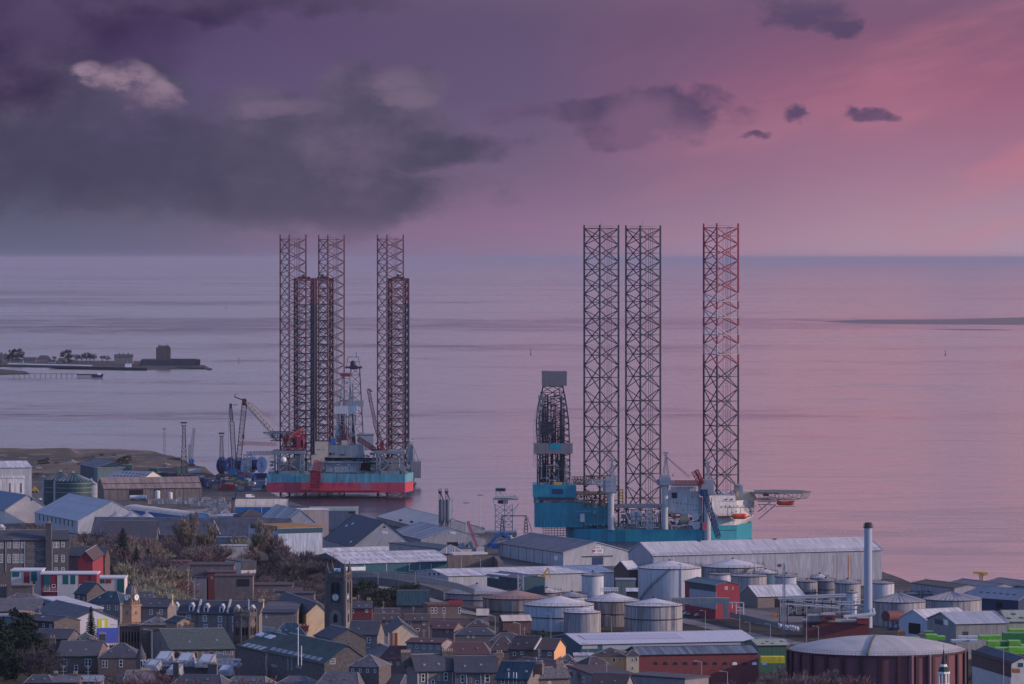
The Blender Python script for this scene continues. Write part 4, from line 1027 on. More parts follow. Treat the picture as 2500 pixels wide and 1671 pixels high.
# ---------------------------------------------------------------- port sheds
SH_='sheds of the port'
G=building('shed','tall pale grey shed with big doors at the left edge','shed',(0,1143),2950,(77.5,1142),84,sheet_pale,sheet_white,apex=1127,depth=40,DC=2955)
for px,w,h in ((28,64,46),): panel(G,'long',px,1188,w,h,'door',sheet_white,.1)
panel(G,'long',30,1165,58,6,'door_header',sheet_white,.5)
for px in (24,51.5): panel(G,'long',px,1192,4,24,'door_window',mat('door_glazing',(.12,.12,.14)),.2)
G=building('shed','blue ribbed roof shed with cream gable in the left foreground port','shed',(12,1247),2700,(-110,1226),122,harl_p,roof_blue,apex=1210,trim=lead)
panel(G,'end',77,1219,3,8,'vent',gutter,.3)
G=building('shed','pale grey shed with slatted rooflight bands beside the silos','shed',(190,1273),2600,(85,1252),362,sheet_pale,sheet_pale,apex=1225)
for r_ in (0,1):
    for i in range(14):
        t=i/13; px=(150 if r_==0 else 122)+t*92; py=(1220.5 if r_==0 else 1238.5)+t*(15.5 if r_==0 else 15)
        panel(G,'slope',px,py,4.2,3.2,'roof_slat',rooflight,.06)
for i in range(9): panel(G,'long',97+i*10,1264+i*1.9,1.2,14,'column',gutter,.3)
G=building('warehouse','long brown weathered two-pitch warehouse behind white storage tanks','warehouse',(254,1194),2960,(492,1191),237,brown_wall,brown_roof,apex=1168)
panel(G,'long',332,1206,34,20,'opening',dark,.05); panel(G,'long',384,1206,16,22,'opening',dark,.05)
gx=MB(); 
for i in range(2):
    a=G.P(0,G.Wd/2*.42,G.ze+(G.zr-G.ze)*.42+.35); b=G.P(G.L,G.Wd/2*.42,G.ze+(G.zr-G.ze)*.42+.35)
gx.bar(a,b,.3); gx.build('roof_lap',gutter,G.roof)
for i,(px0,px1,py0,py1) in enumerate(((333,347,1194,1213),(355,367,1195,1218),(377.5,391,1197,1222),(409.5,421,1201,1221))):
    D_=dg(py1)-3; s=D_/F; t=thing('storage_tank',('white storage tank with conical foot, leftmost in front of the brown warehouse','white storage tank, second from the left in front of the brown warehouse','white storage tank, third from the left in front of the brown warehouse','white storage tank, rightmost in front of the brown warehouse')[i],'tank',(((px0+px1)/2-CX)*s,D_,4),'white tanks along the brown warehouse')
    m=MB(); c=Vector((((px0+px1)/2-CX)*s,D_,3.6)); r=(px1-px0)/2*s; h=(py1-py0)*s; m.cyl(c,r,h,20); m.build('shell',sheet_white,t,smooth=False)
    m=MB(); m.dome(c+Vector((0,0,h)),r,r*.3,20,3); m.build('roof',sheet_white,t,smooth=True)
tr=thing('truck_trailer','long silver tanker trailer parked by the brown warehouse','trailer',tuple(W(337,1222,dg(1222)))) 
m=MB(); a=W(317,1215,dg(1222)); b=W(358,1214,dg(1222)); m.bar(a,b,1.3,10); m.build('tank_body',sheet_white,tr)
for px in (322,327,348,353):
    m=MB(); c=W(px,1220,dg(1222)-1.3); m.bar(c,c+Vector((0,.4,0)),.5,10); m.build('wheel',gutter,tr)
G=building('shed','dark green shed with grey roof and white lettering on the rough ground','shed',(236,1143.5),3200,(196,1135.5),318,sheet_tealdk,sheet_roofgrey,apex=1128)
text(G.wall,'TELFORD',ray_face(G,'end',292,1142)+Vector((-.3,-.5,0)),1.6,white,width=8)
G=building('shed','pale grey lean-to shed in front of the dark green shed','shed',(238,1144),3190,(300,1143),238,mat('greygreen_sheet',(.12,.18,.19),streak=.2,seam=.2),sheet_roofgrey,kind='flat',depth=8)
G=building('shed','low slotted-roof shed behind the brown warehouse','shed',(352,1168),3060,(262,1166),394,harl_p,sheet_grey,apex=1152)
for r_ in (0,1):
    for i in range(8): panel(G,'slope',(300 if r_==0 else 278)+i*8.5,(1154 if r_==0 else 1162)+i*.8*(1 if r_==0 else .2),2.6,3,'roof_slat',dark,.06)
# green skips
def cbox(name,label,cat,x0,x1,y0,y1,m,depth=2.5,group=None,D=None,base=None):
    D=D or dg(y1); s=D/F; t=tag(MBbox(name,x0,y0,x1,y1,D,depth,m),label,cat,group); return t
def MBbox(name,x0,y0,x1,y1,D,depth,m):
    s=D/F; mb=MB(); w=(x1-x0)*s; h=(y1-y0)*s
    c=W((x0+x1)/2,y1,D); mb.box((0,depth/2,0),(w,depth,h)); n=max(2,int(w/1.2))
    for i in range(n+1):
        mb.box((-w/2+w*i/n*.98+.06,-.04,.1),(.12,.09,h-.2))
    mb.box((0,-.03,h-.15),(w+.02,.1,.14)); mb.box((0,-.03,0),(w+.02,.1,.14))
    o=mb.build(name,m); o.location=c; return o
green_paint=mat('green_paint',(.02,.14,.09),rough=.6,var=.2)
cbox('shipping_container','tall green container standing right of the dark green shed','container',301,322,1136,1148,green_paint,6,'green containers on the rough ground')
cbox('shipping_container','upright green block container behind the brown warehouse roof','container',363,384,1144,1163,green_paint,6,'green containers on the rough ground')
cbox('shipping_container','long low dark green container behind the brown warehouse roof','container',384,409,1155,1166,mat('dark_green',(.012,.07,.06)),4,'green containers on the rough ground')
G=building('shed','low arched sandy-roofed shed with a blue gable end by the pallets','shed',(452,1262),2680,(300,1243),510,sheet_blue,cream_roof,apex=1252,kind='barrel')
G=building('boat_shed','cream barrel-roofed blue shed on the quay in front of the rigs','shed',(575,1239),2800,(700,1239),560,sheet_blue,cream_roof,apex=1219,kind='barrel',depth=20)
panel(G,'end',567,1243,10,18,'door',dark,.1)
for px in (639,662): panel(G,'long',px,1246,1,14,'downpipe',white,.1)
# long dark slate mill
G=building('mill','very long dark slate-roofed mill behind the winter trees','mill',(222,1306),2330,(700,1309),206,stone_d,mat('mill_slate',(.085,.092,.112),rough=.8,var=.3,scale=.08,streak=.3,sx=.4,sy=.2),apex=1264,depth=22)
for px0,px1 in ((522,538),(382,390)):
    a=ray_face(G,'slope',px0,1272); b=ray_face(G,'slope',px1,1306); m=MB(); m.bar(a+Vector((0,0,.2)),b+Vector((0,0,.2)),.22); m.build('fire_wall_coping',lead,G.roof)
G=building('mill','slate mill bay with a steep gable in front of the long mill','mill',(252,1318),2300,(380,1318),236,stone_d,slate,apex=1272,depth=18)
G=building('low_wall_building','white rendered low building under the long mill roof','building',(530,1314),2280,(607,1313),525,harl_g,sheet_grey,kind='flat',depth=8)
G=building('low_wall_building','long white strip wall building among the trees','building',(480,1333.5),2190,(606,1333.5),470,harl_p,sheet_white,kind='flat',depth=5)
# twin gable block etc
G=building('tower_block','pale concrete elevator tower with a flat roof on the quay','tower',(737,1246),2560,(714,1243),770,harl_g,sheet_white,kind='flat',depth=15)
panel(G,'end',752,1262,.9,32,'joint',gutter,.05); panel(G,'end',745,1262,.9,32,'joint',gutter,.05)
G=building('quay_office','long low pale green office with a flat roof on the quay','office building',(750,1249),2640,(868,1250),748,harl_g,sheet_palegreen,kind='flat',depth=45,DC=2640)
for px in (768,777,788,793): window(G,'long',px,1253,3.2,4.5,(0,0))
panel(G,'slope' if False else 'long',858,1252,14,5,'door',gutter,.1)
G=building('shed','low white ribbed-roof shed between the blue boat shed and the elevator tower','shed',(700,1277),2480,(640,1262),770,sheet_grey,sheet_ribbed,apex=1247)
G=building('shed','small dark hipped roof shed behind the long mill','shed',(590,1262),2620,(655,1261),585,stone_d,tile_b,apex=1245,depth=20,hip=1)
G=building('shed','small white peaked roof store behind the long mill','shed',(530,1261),2650,(596,1261),520,sheet_grey,sheet_white,apex=1253,depth=24,hip=.8)
G=building('warehouse','box-like pale blue warehouse with a rusty ochre roof','warehouse',(679,1290),2250,(787,1287),607,mat('pale_blue_sheet',(.38,.43,.50),streak=.3,stain=((.2,.16,.14),.4),panel=.05,pitch=5),rust_roof,kind='flat')
a=G.P(0,0,G.ze-.1)
for f_,c_,w_ in (('long',733,107),('end',643,71)):
    panel(G,f_,c_,1296 if f_=='long' else 1287.5,w_,12,'upper_cladding',sheet_tealdk,.12)
panel(G,'end',672,1318,11,8,'window_band',gutter,.1)
G=building('warehouse','dark blue-roofed shed with a tall pale gable and a number board','shed',(862,1336),2350,(792,1316),1013,sheet_grey,roof_teal,apex=1275,trim=gutter)
panel(G,'end',939,1287,4.5,5,'vent',gutter,.15)
b_=panel(G,'end',939,1301,13.5,5,'number_board',white,.15); text(b_,'Shed 20',ray_face(G,'end',939,1301)-G.ex*.3,.75,navy,ex=frame_of(G,'end')[0],width=2.2)
for px,py in ((846,1284),(861,1279),(857,1323)): panel(G,'slope',px,py,2.5,4,'rooflight',white,.08)
for i in range(5): panel(G,'long',800+i*13,1323+i*3.6,2,12,'column',sheet_pale,.15)
G=building('warehouse','grey gable shed with a weathered ribbed roof and dark doorway','shed',(1028,1318),2400,(948,1300),1188,sheet_grey,sheet_ribbed,apex=1293)
b_=panel(G,'end',1105,1302,13,5,'number_board',white,.15); text(b_,'Shed 23',ray_face(G,'end',1105,1302)-G.ex*.3,.75,navy,ex=frame_of(G,'end')[0],width=2.2)
panel(G,'end',1105,1331,26,14,'door',dark,.1); panel(G,'end',1140,1333,3,5,'vent',dark,.1)
for px,py in ((978,1273),(1005,1277),(1041,1284),(1076,1290)): 
    m=MB(); p=ray_face(G,'ridge',px,py); m.box(p,(1.6,1.6,1.0)); m.build('roof_vent',gutter,G.roof)
G=building('warehouse','pink-lit pale roofed shed with a tall grey end behind the twin silos','shed',(1040,1292),2600,(920,1262),1184,sheet_grey,cream_roof,apex=1270)
G=building('shed','dark flat-topped sheds with grey parapet below the numbered gables','shed',(950,1327),2290,(1075,1343),905,sheet_grey,roof_teal,kind='flat',depth=16,DC=2240)
G=building('house','small pavilion with a pale hipped roof and brick gable','building',(1068,1352),2230,(1130,1352),1060,brick_d,sheet_grey,apex=1330,depth=14,hip=.9)
for i,px in enumerate((1089,1103,1109)):
    t=MB(); c=W(px,1352,2215); t.cyl(c,.35,(1352-1336)*2215/F,8); tag(t.build('flue_stack',sheet_pale),('short pale flue, left of three by the hipped pavilion','short pale flue, middle of three by the hipped pavilion','short pale flue, right of three by the hipped pavilion')[i],'chimney','flues beside the pavilion')
# white and teal twin-roof shed
def slats(G,rows,n,w=6,h=3,mm=None):
    for (xa,ya),(xb,yb) in rows:
        for i in range(n):
            t=i/(n-1); panel(G,'slope',xa+(xb-xa)*t,ya+(yb-ya)*t,w,h,'rooflight',mm or mat('dusty_rooflight',(.34,.33,.33),rough=.4),.05)
G=building('warehouse','white-roofed teal shed, the farther of the twin gables','warehouse',(753,1369),2290,(1010,1361),683,sheet_teal,sheet_white,apex=1342)
slats(G,[((738,1350),(985,1343))],16)
G=building('warehouse','white-roofed teal shed, the nearer and longer of the twin gables','warehouse',(841,1378),2190,(1107,1371),752,sheet_teal,sheet_white,apex=1351)
slats(G,[((825,1357),(1068,1350)),((845,1368),(1085,1361))],17)
for px in (890,944,999,1025,1053): panel(G,'long',px,1386,.8,18,'downpipe',white,.1)
panel(G,'long',866,1389,52,9,'white_dado',white,.08)
G=building('garage','white flat-roofed unit in front of the teal twin gables','building',(687,1361),2230,(748,1362),680,harl_p,sheet_white,kind='flat',depth=10)
# shed 30 with the doorway
G=building('warehouse','long grey shed with a doorway, signs on its broad gable','warehouse',(1375,1351),2320,(1217,1327),1536,sheet_pale,sheet_roofgrey,apex=1325,trim=lead)
panel(G,'end',1459,1370,27,18,'door',navy,.12); panel(G,'end',1459,1358.5,74,2,'door_track',gutter,.4)
b_=panel(G,'end',1459.5,1337,14,5.4,'number_board',white,.15); text(b_,'Shed 30',ray_face(G,'end',1459.5,1337)-G.ex*.3,.8,navy,ex=frame_of(G,'end')[0],width=2.2)
b_=panel(G,'end',1460,1346,24,10.5,'company_board',white,.15); text(b_,'WELLSAFE',ray_face(G,'end',1463.5,1343.5)-G.ex*.3,.8,navy,ex=frame_of(G,'end')[0],width=2.7); text(b_,'SOLUTIONS',ray_face(G,'end',1463.5,1347.5)-G.ex*.3,.6,gutter,ex=frame_of(G,'end')[0],width=2.6)
m=MB(); c=ray_face(G,'end',1451,1345.5)-G.ex*.25; r_,u_,o_=frame_of(G,'end'); 
m.face([c+(r_*math.cos(i*.524)+u_*math.sin(i*.524))*.62+o_*.06 for i in range(12)]); m.build('red_emblem',rig_red,b_)
for px,py in ((1236,1339),(1255,1342),(1275,1345),(1313,1351),(1333,1353),(1352,1356)): panel(G,'long',px,py,1.4,2,'vent',gutter,.1)
for px in (1227,1246.5,1266,1285,1304,1324,1343.5): panel(G,'long',px,1345+(px-1227)*.17,.7,34,'joint',gutter,.06)
panel(G,'long',1357.5,1363,8,11,'notice',white,.08)
m=MB(); c=G.P(-.3,G.Wd/2,G.zr); 
# low long roofs nearer
G=building('warehouse','long low white-roofed store with a windowed gable in front of the gable shed','warehouse',(1095,1408),2130,(1500,1398),1018,sheet_pale,sheet_white,apex=1391)
for px in (1049,1060,1071): window(G,'end',px,1402,4.5,5,(1,0),gutter)
slats(G,[((1090,1402),(1490,1391.5))],15,.8,7,mat('lap_grey',(.42,.41,.42)))
G=building('depot','dark teal depot with a white name board and five rooflights','depot',(1189,1404),2085,(1263,1410),1176,sheet_tealdk,mat('teal_grey_roof',(.13,.15,.17),var=.12),apex=1396,depth=13,DC=2060)
skylights(G,[(1203+i*8.4,1400.5+i*.9) for i in range(5)],5.5,2.4,white)
b_=panel(G,'long',1203.5,1409.3,29,5.2,'name_board',white,.15); text(b_,'DUNDEE glass CENTRE',ray_face(G,'long',1203.5,1409.3)-G.ey*.3,.62,navy,width=4.6,ex=frame_of(G,'long')[0])
window(G,'long',1241.5,1417.5,9,5,(3,0),gutter)
G=building('depot','grey two-storey office with a dark teal upper band beside the depot','office building',(1279,1416),2065,(1311,1416),1278,harl_p,sheet_tealdk,kind='flat',depth=14,DC=2068)
panel(G,'long',1295,1409.5,33,8,'upper_band',sheet_tealdk,.4)
for px,py,w in ((1283,1418,4),(1302,1418,10),(1282,1432,4),(1302,1432,10)): window(G,'long',px,py,w,4,(2,0),gutter)
# big pale shed
G=building('warehouse','huge pale grey shed with a long white roof in front of the teal rig','warehouse',(1595,1358),2150,(2153,1344),1534,mat('big_shed_wall',(.30,.31,.35),rough=.6,var=.1,streak=.25,panel=.07,pitch=6,seam=.15,stain=((.2,.15,.13),.35)),mat('big_shed_roof',(.52,.50,.50),rough=.6,var=.18,scale=.04,streak=.26,pitch=5,seam=.12,panel=.06,stain=((.3,.25,.24),.35)),apex=1326,trim=lead)
m=MB(); 
for px,w in ((2071,2.6),(2078,1.2)): panel(G,'long',px,1384,w,56,'rust_streak',rust,.03)
for px in (2035,2044,1850): panel(G,'long',px,1384,.7,54,'rust_streak',mat('faint_rust',(.22,.15,.14)),.03)
panel(G,'long',1903,1381,9,7,'louvre',gutter,.12); panel(G,'long',2013,1388,12,14,'door',sheet_grey,.06)
m=MB(); railing(m,[G.P(0,-.3,G.ze+.2),G.P(G.L,-.3,G.ze+.2)],1.1,3,.045); m.build('roof_edge_rail',gutter,G.roof)
for px,py in ((1706,1322.5),(1891,1319)):
    m=MB(); p=ray_face(G,'ridge',px,py); m.box(p+Vector((0,0,-.5)),(1.6,1.4,1.2)); m.build('roof_vent',gutter,G.roof)
G=building('shed','small dark brick gable with a white roof beside the huge pale shed','shed',(1534,1392),2105,(1560,1391),1499,brick_d,sheet_white,apex=1371)
G=building('shed','low pale green flat-roofed store below the small brick gable','shed',(1504,1417),2070,(1552,1417),1500,mat('greygreen_sheet2',(.14,.19,.19),streak=.2,pitch=3,seam=.4),sheet_grey,kind='flat',depth=10)
G=building('shed','tiny white-roofed hut between the storage tanks','shed',(1530,1445),2000,(1557,1445),1520,gutter,sheet_white,apex=1437,depth=8)
# red and grey brewery-like works building
G=building('works_building','red and grey three-storey works building with a sea-green roof','works building',(1747,1430),1985,(1672,1419.5),1806,render_red,mat('sea_green_roof',(.12,.17,.18),var=.12),apex=1421)
panel(G,'long',1715,1434,60,15,'dark_window_band',sheet_tealdk,.12)
panel(G,'long',1716,1462,60,42,'grey_cladding',mat('grey_cladding',(.30,.31,.34),var=.1),.1)
for i in range(7): window(G,'long',1690.5+i*8.3,1449+i*1.1,3.4,5,(0,0),gutter)
for px in (1694,1706,1715,1732,1741): window(G,'long',px,1489+(px-1694)*.09,2.6,5,(0,0),gutter)
window(G,'end',1773,1436,7,7,(1,1)); window(G,'end',1789,1437,3,6,(0,0))
m=MB(); a=W(1640,1475,1945); m.pbox(1640,1461,1780,1476,1945,4); m.pbox(1766,1476,1778,1512,1945,4); m.pbox(1645,1476,1655,1520,1946,3); tag(m.build('conveyor_bridge',concrete),'long grey enclosed conveyor bridge crossing in front of the red works','bridge')
G=building('shed','stone shed with a broad white roof behind the works yard','shed',(1850,1458),2050,(1965,1455),1806,stone,sheet_white,apex=1431)
for px in (1898,1930): panel(G,'long',px,1475,14,26,'opening',dark,.05)
G=building('works_building','low red brick works with a grey upper storey by the tall stack','works building',(1965,1520),1880,(2122,1520),1960,brick,concrete,kind='flat',depth=14)
for px,w in ((1968,4),(1978,4),(1988,10)): window(G,'long',px,1527,w,7,(2,0),gutter)
b=building('works_building','pink-red rooftop block with a strip window on the low brick works','works building',(2007,1503),1876,(2039,1503),2006,render_red,concrete,kind='flat',depth=8,base=27-12+.8)
window(b,'long',2024,1510,16,6,(4,0),gutter)
b=building('works_building','grey clad rooftop block on the low brick works','works building',(1974,1505),1877,(2006,1505),1973,harl_g,concrete,kind='flat',depth=8,base=15.8)
b=building('works_building','small red rooftop block beside the tall stack','works building',(2094,1511),1877,(2122,1511),2093,render_red,concrete,kind='flat',depth=8,base=15.8)
# right side warehouses
for i,(ax,B_,C_,Ax,lab) in enumerate((((2270,1421),(2330,1437),(2560,1452),2215,'dark sloping warehouse roof, leftmost of the three by the water on the right'),((2355,1419),(2420,1437),(2640,1450),2300,'dark sloping warehouse roof, middle of the three by the water on the right'),((2440,1416.5),(2510,1434),(2720,1447),2390,'dark sloping warehouse roof, rightmost of the three by the water'))):
    G=building('warehouse',lab,'warehouse',B_,2080-i*4,(B_[0]-105,B_[1]-13),B_[0]+70,sheet_grey,sheet_roofgrey if i else mat('moss_brown_roof',(.10,.09,.07),var=.25),apex=ax[1]+8,group='dark roofed warehouses by the water')
G=building('warehouse','blue-grey roofed warehouse with rooflights and a dark blue wall at the right edge','warehouse',(2486,1467),2030,(2352,1458),2560,mat('dark_navy_sheet',(.03,.05,.10),var=.15,streak=.1),sheet_grey,apex=1441)
skylights(G,[(2396+i*16,1446+i*1.2) for i in range(6)],7,2,gutter)
panel(G,'long',2440,1478,13,13,'door',dark,.1)
G=building('warehouse','pale blue gable shed with an open dark doorway on the right','warehouse',(2264,1516),1800,(2372,1511),2196,mat('pale_blue_render',(.40,.44,.50),var=.08,streak=.1),sheet_white,apex=1490)
panel(G,'end',2233,1535,25,26,'door',dark,.15)
G=building('warehouse','grey gable shed with a long pale roof, right of the open doorway shed','warehouse',(2334,1525),1760,(2460,1522),2264,mat('grey_block_wall',(.22,.23,.23),var=.15,streak=.2,pitch=4,seam=.2),sheet_pale,apex=1497,trim=lead)
panel(G,'end',2294,1519,18,12,'dark_panel',sheet_tealdk,.1); panel(G,'end',2309,1520,9,13,'white_panel',white,.1); panel(G,'long',2357,1547,14,9,'shutter',gutter,.08)
G=building('warehouse','pale green roofed shed at the right edge above the timber stacks','warehouse',(2462,1519),1790,(2600,1518),2440,sheet_palegreen,sheet_palegreen,apex=1492,depth=26)
skylights(G,[(2441,1501),(2474,1500),(2463,1510),(2493,1509)],11,3.4,gutter)
G=building('warehouse','long white-roofed shed with a teal gable in front of the storage tanks','warehouse',(1418,1575),1700,(1848,1566),1348,sheet_teal,mat('solar_roof',(.52,.53,.56),rough=.45,var=.1,scale=.05,streak=.1,pitch=3,seam=.08),apex=1549)
m=MB(); q=[ray_face(G,'slope',*p)+Vector((0,0,.12)) for p in ((1411,1551.5),(1648,1546.5),(1669,1558.5),(1430,1562.5))]; m.prism([p-Vector((0,0,.1)) for p in q[::-1]] if False else [q[3]-Vector((0,0,.1)),q[2]-Vector((0,0,.1)),q[1]-Vector((0,0,.1)),q[0]-Vector((0,0,.1))],[q[3],q[2],q[1],q[0]]); m.build('solar_array',mat('solar_panels',(.34,.38,.46),rough=.3,var=.05,pitch=2,seam=.3),G.roof)
panel(G,'long',1440,1580,38,9,'pale_cladding',sheet_pale,.1); panel(G,'long',1640,1577,340,14,'pale_cladding',mat('pale_ribbed',(.33,.37,.43),var=.08,pitch=1.2,seam=.3),.09)
G=building('warehouse','green shed with a pale green roof beside the gasholder','shed',(1850,1577),1690,(1927,1576),1845,sheet_green,sheet_palegreen,apex=1563,depth=20)
skylights(G,[(1862,1572),(1873,1567),(1885,1571),(1908,1566)],7,2,gutter)
G=building('works_building','long red brick works with arched windows and a corrugated roof','works building',(1560,1600),1500,(1852,1595),1440,brick,mat('corrugated_roof',(.13,.16,.19),rough=.5,var=.2,streak=.5,sx=.9,sy=.05,panel=.3,pitch=1.3),apex=1582,depth=16,trim=gutter)
for i in range(12):
    px=1602+i*24.2; c=ray_face(G,'long',px-2,1621); r_,u_,o_=frame_of(G,'long'); m=MB()
    pts=[c+r_*(.75*math.cos(t))+u_*(.45*math.sin(t)+.1)+o_*.05 for t in [math.pi*k/8 for k in range(9)]]+[c-r_*.75-u_*.35+o_*.05,c+r_*.75-u_*.35+o_*.05]
    m.face(pts); m.build('arched_window',glass if i not in (8,10,11) else white,G.wall)
skylights(G,[],1,1)
G=building('works_building','white flat lean-to roof on the long brick works','building',(1782,1589),1524,(1826,1588),1780,brick_d,sheet_white,kind='flat',depth=7,base=20)
G=building('works_building','dark brick yard shed with a white gable at the lower right','shed',(2468,1622),1560,(2374,1594),2530,mat('white_gable',(.5,.5,.5),var=.3,scale=.5),roof_teal,apex=1606)
panel(G,'long',2420,1620,90,40,'brick_wall',brick_d,.1); panel(G,'end',2492,1624,12,10,'door',sheet_tealdk,.1)
# ---------------------------------------------------------------- stone retaining wall, viaduct
def wallrun(name,label,cat,pts,h,th,m,D=None,cap=None,zb=None):
    """a wall whose top follows photo points (px,py,D)"""
    P_=[W(*p) for p in pts]; c=P_[0]; mb=MB()
    for a,b in zip(P_,P_[1:]):
        d=(b-a); d.z=0; n=Vector((-d.y,d.x,0)).normalized()*th/2; dn=Vector((0,0,h))
        mb.prism([a-n-dn,b-n-dn,b+n-dn,a+n-dn] ,[a-n,b-n,b+n,a+n])
    o=mb.build(name,m); tag(o,label,cat)
    return o
wallrun('retaining_wall','high old stone retaining wall below the numbered sheds','wall',[(1092,1357,2190),(1140,1356,2192),(1211,1357,2195),(1222,1372,2180)],7,2,mat('old_rubble_wall',(.15,.125,.115),var=.4,scale=.5,streak=.3))
o=wallrun('concrete_deck','cream flat concrete deck on top of the stone wall','platform',[(1100,1350,2200),(1185,1348,2204)],.8,9,harl_p)
wallrun('viaduct_parapet','long concrete road viaduct parapet sloping down to the right','bridge',[(858,1397,2085),(935,1398,2070),(1000,1404,2050),(1060,1412,2030),(1120,1425,2000),(1160,1438,1975)],2.4,.6,concrete)
wallrun('viaduct_parapet','nearer concrete parapet of the road viaduct','bridge',[(858,1410,2060),(920,1409,2050),(985,1418,2020),(1040,1430,1990),(1085,1444,1960)],3.4,.6,mat('grimy_concrete',(.16,.155,.15),var=.35,streak=.4))
# ======================================================================== tanks and silos
tank_a=mat('tank_streaked_grey',(.31,.30,.31),rough=.7,var=.12,scale=.15,streak=.5,sx=.55,sy=.02,stain=((.06,.055,.055),.75))
tank_b=mat('tank_blue_white',(.40,.44,.50),rough=.6,var=.08,scale=.1,streak=.15,sx=.3,sy=.02,pitch=5,seam=.2,stain=((.2,.19,.2),.4))
tank_c=mat('tank_brown_streaked',(.25,.22,.21),rough=.8,var=.2,scale=.12,streak=.6,sx=.5,sy=.02,stain=((.07,.04,.035),.8))
tank_w=mat('tank_white',(.46,.47,.51),rough=.6,var=.08,scale=.08,streak=.15,sx=.25,sy=.02,stain=((.17,.13,.12),.6))
roof_w=mat('tank_white_roof',(.62,.58,.56),rough=.7,var=.18,scale=.3,streak=.2)
roof_r=mat('tank_rusty_roof',(.34,.22,.19),rough=.9,var=.4,scale=.2,streak=.3)
roof_g=mat('tank_grey_roof',(.33,.32,.34),rough=.8,var=.3,scale=.3)
roof_s=mat('tank_ribbed_roof',(.46,.42,.42),rough=.8,var=.25,scale=.3,streak=.4,pitch=2.6,seam=.5)
def tank(label,x0,x1,rim,apex,D,m=None,rm=None,ledge=None,group='storage tanks of the terminal',base=None,rail=True,stair=None,pipe=None,ribs=0,name='storage_tank',n=56):
    m=m or tank_a; rm=rm or roof_w; s=D/F; cx=(x0+x1)/2; r=(x1-x0)/2*s; x=(cx-CX)*s; z0=(base if base is not None else zg(cx,D)-.6); zr=H-(rim-HY)*s
    t=thing(name,label,'storage tank',(x,D,z0),group); c=Vector((x,D,z0)); h=zr-z0
    b=MB(); b.cyl(c,r,h,n,cap=True); b.build('shell',m,t)
    if apex is not None:
        hz=H-(apex-HY)*s-zr; b=MB(); b.cyl(c+Vector((0,0,h+.02)),r*1.005,hz,n,r2=r*.02); rf=b.build('roof',rm,t)
        if ribs:
            q=MB()
            for i in range(ribs):
                a=2*math.pi*i/ribs; q.bar(c+Vector((r*math.cos(a),r*math.sin(a),h+.1)),c+Vector((0,0,h+hz+.12)),.14,3)
            q.build('roof_rib',roof_g,rf)
        q=MB(); q.cyl(c+Vector((0,0,h+hz-.2)),.5,.7,8); q.build('roof_vent',gutter,rf)
    rg=MB()
    for zz,hh in ((h-.35,.3),)+((((H-(ledge-HY)*s)-z0,.35),) if ledge else ()):
        rg.cyl(c+Vector((0,0,zz)),r+.28,hh,n)
    rg.build('wind_girder',gutter,t)
    if rail:
        q=MB(); k=max(18,int(r*2.6)); rr=r+.1
        P=[c+Vector((rr*math.cos(2*math.pi*i/k),rr*math.sin(2*math.pi*i/k),h)) for i in range(k)]
        for i in range(k):
            q.bar(P[i],P[i]+Vector((0,0,1.15)),.06,3,caps=False)
            for hz_ in (1.15,.6): q.bar(P[i]+Vector((0,0,hz_)),P[(i+1)%k]+Vector((0,0,hz_)),.05,3,caps=False)
        q.build('railing',gutter,t)
    if stair is not None:
        q=MB(); k=22; a0=R(stair)
        for i in range(k):
            a=a0+i*R(3.2); z=h*i/k; p=c+Vector(((r+.5)*math.cos(a),(r+.5)*math.sin(a),z)); a2=a0+(i+1)*R(3.2); p2=c+Vector(((r+.5)*math.cos(a2),(r+.5)*math.sin(a2),z+h/k))
            q.bar(p,p2,.16,4); q.bar(p+Vector((0,0,1)),p2+Vector((0,0,1)),.06,3); q.bar(p,p+Vector((0,0,1)),.04,3)
        q.build('stair',gutter,t)
    if pipe is not None:
        q=MB(); px=(pipe-CX)*s; dx=px-x; yy=D-math.sqrt(max(.1,r*r-dx*dx))-.35; q.bar((px,yy,z0),(px,yy,zr+2),.22,6); q.bar((px,yy,zr+2),(px-1.2,yy+1.2,zr+1.9),.2,6); q.build('riser_pipe',lead,t)
    return t
tank('large white storage tank with an orange-edged rim in front of the huge shed',1557.5,1712,1385,1369,2100,tank_w,roof_w,pipe=1661,stair=200)
tank('white-roofed streaked tank behind and right of the large white tank',1712,1866,1382,1365,2160,tank_a,roof_w,stair=230,pipe=1840)
tank('small squat grey tank tucked below the white-roofed streaked tank',1731,1786,1401,1399,2125,tank_w,roof_g)
tank('flat-topped streaked tank behind the red works building',1784,1872,1405,1401.5,2095,tank_a,roof_g)
tank('low teal tank with a white cone roof in front of the huge shed',1838,1899,1399,1390,2130,mat('tank_teal',(.08,.15,.20),streak=.2),roof_w)
tank('pale blue-grey tank right of the teal tank',1892,1946,1407,1401,2100,tank_b,roof_g)
tank('small far tank with a white cone right of the pale blue-grey tank',1978,2024,1411,1401,2130,tank_b,roof_w,rail=True)
tank('dark streaked tank behind the pipe rack',1945,1996,1419,1415,2070,tank_a,roof_g,ledge=1447)
tank('banded dark grey tank between two streaked tanks',1995,2040,1418,1411,2075,mat('tank_dark_band',(.16,.18,.22),var=.15,streak=.2),roof_g,ledge=1440)
tank('white streaked tank with rusty runs left of the tall stack',2038,2101,1423,1414,2060,tank_a,roof_g)
tank('small plain grey tank in front of the rusty-run tank',2066,2092,1446,1444,2000,tank_b,roof_g,rail=False)
tank('white tank behind the tall stack with a crowded roof rail',2125,2183,1423,1418,2080,tank_w,roof_g)
tank('low small tank by the dark warehouse roofs, the left one',2207,2245,1450,1445,2100,tank_a,roof_g); tank('low small tank by the dark warehouse roofs, the right one',2250,2284,1450,1445,2100,tank_a,roof_g)
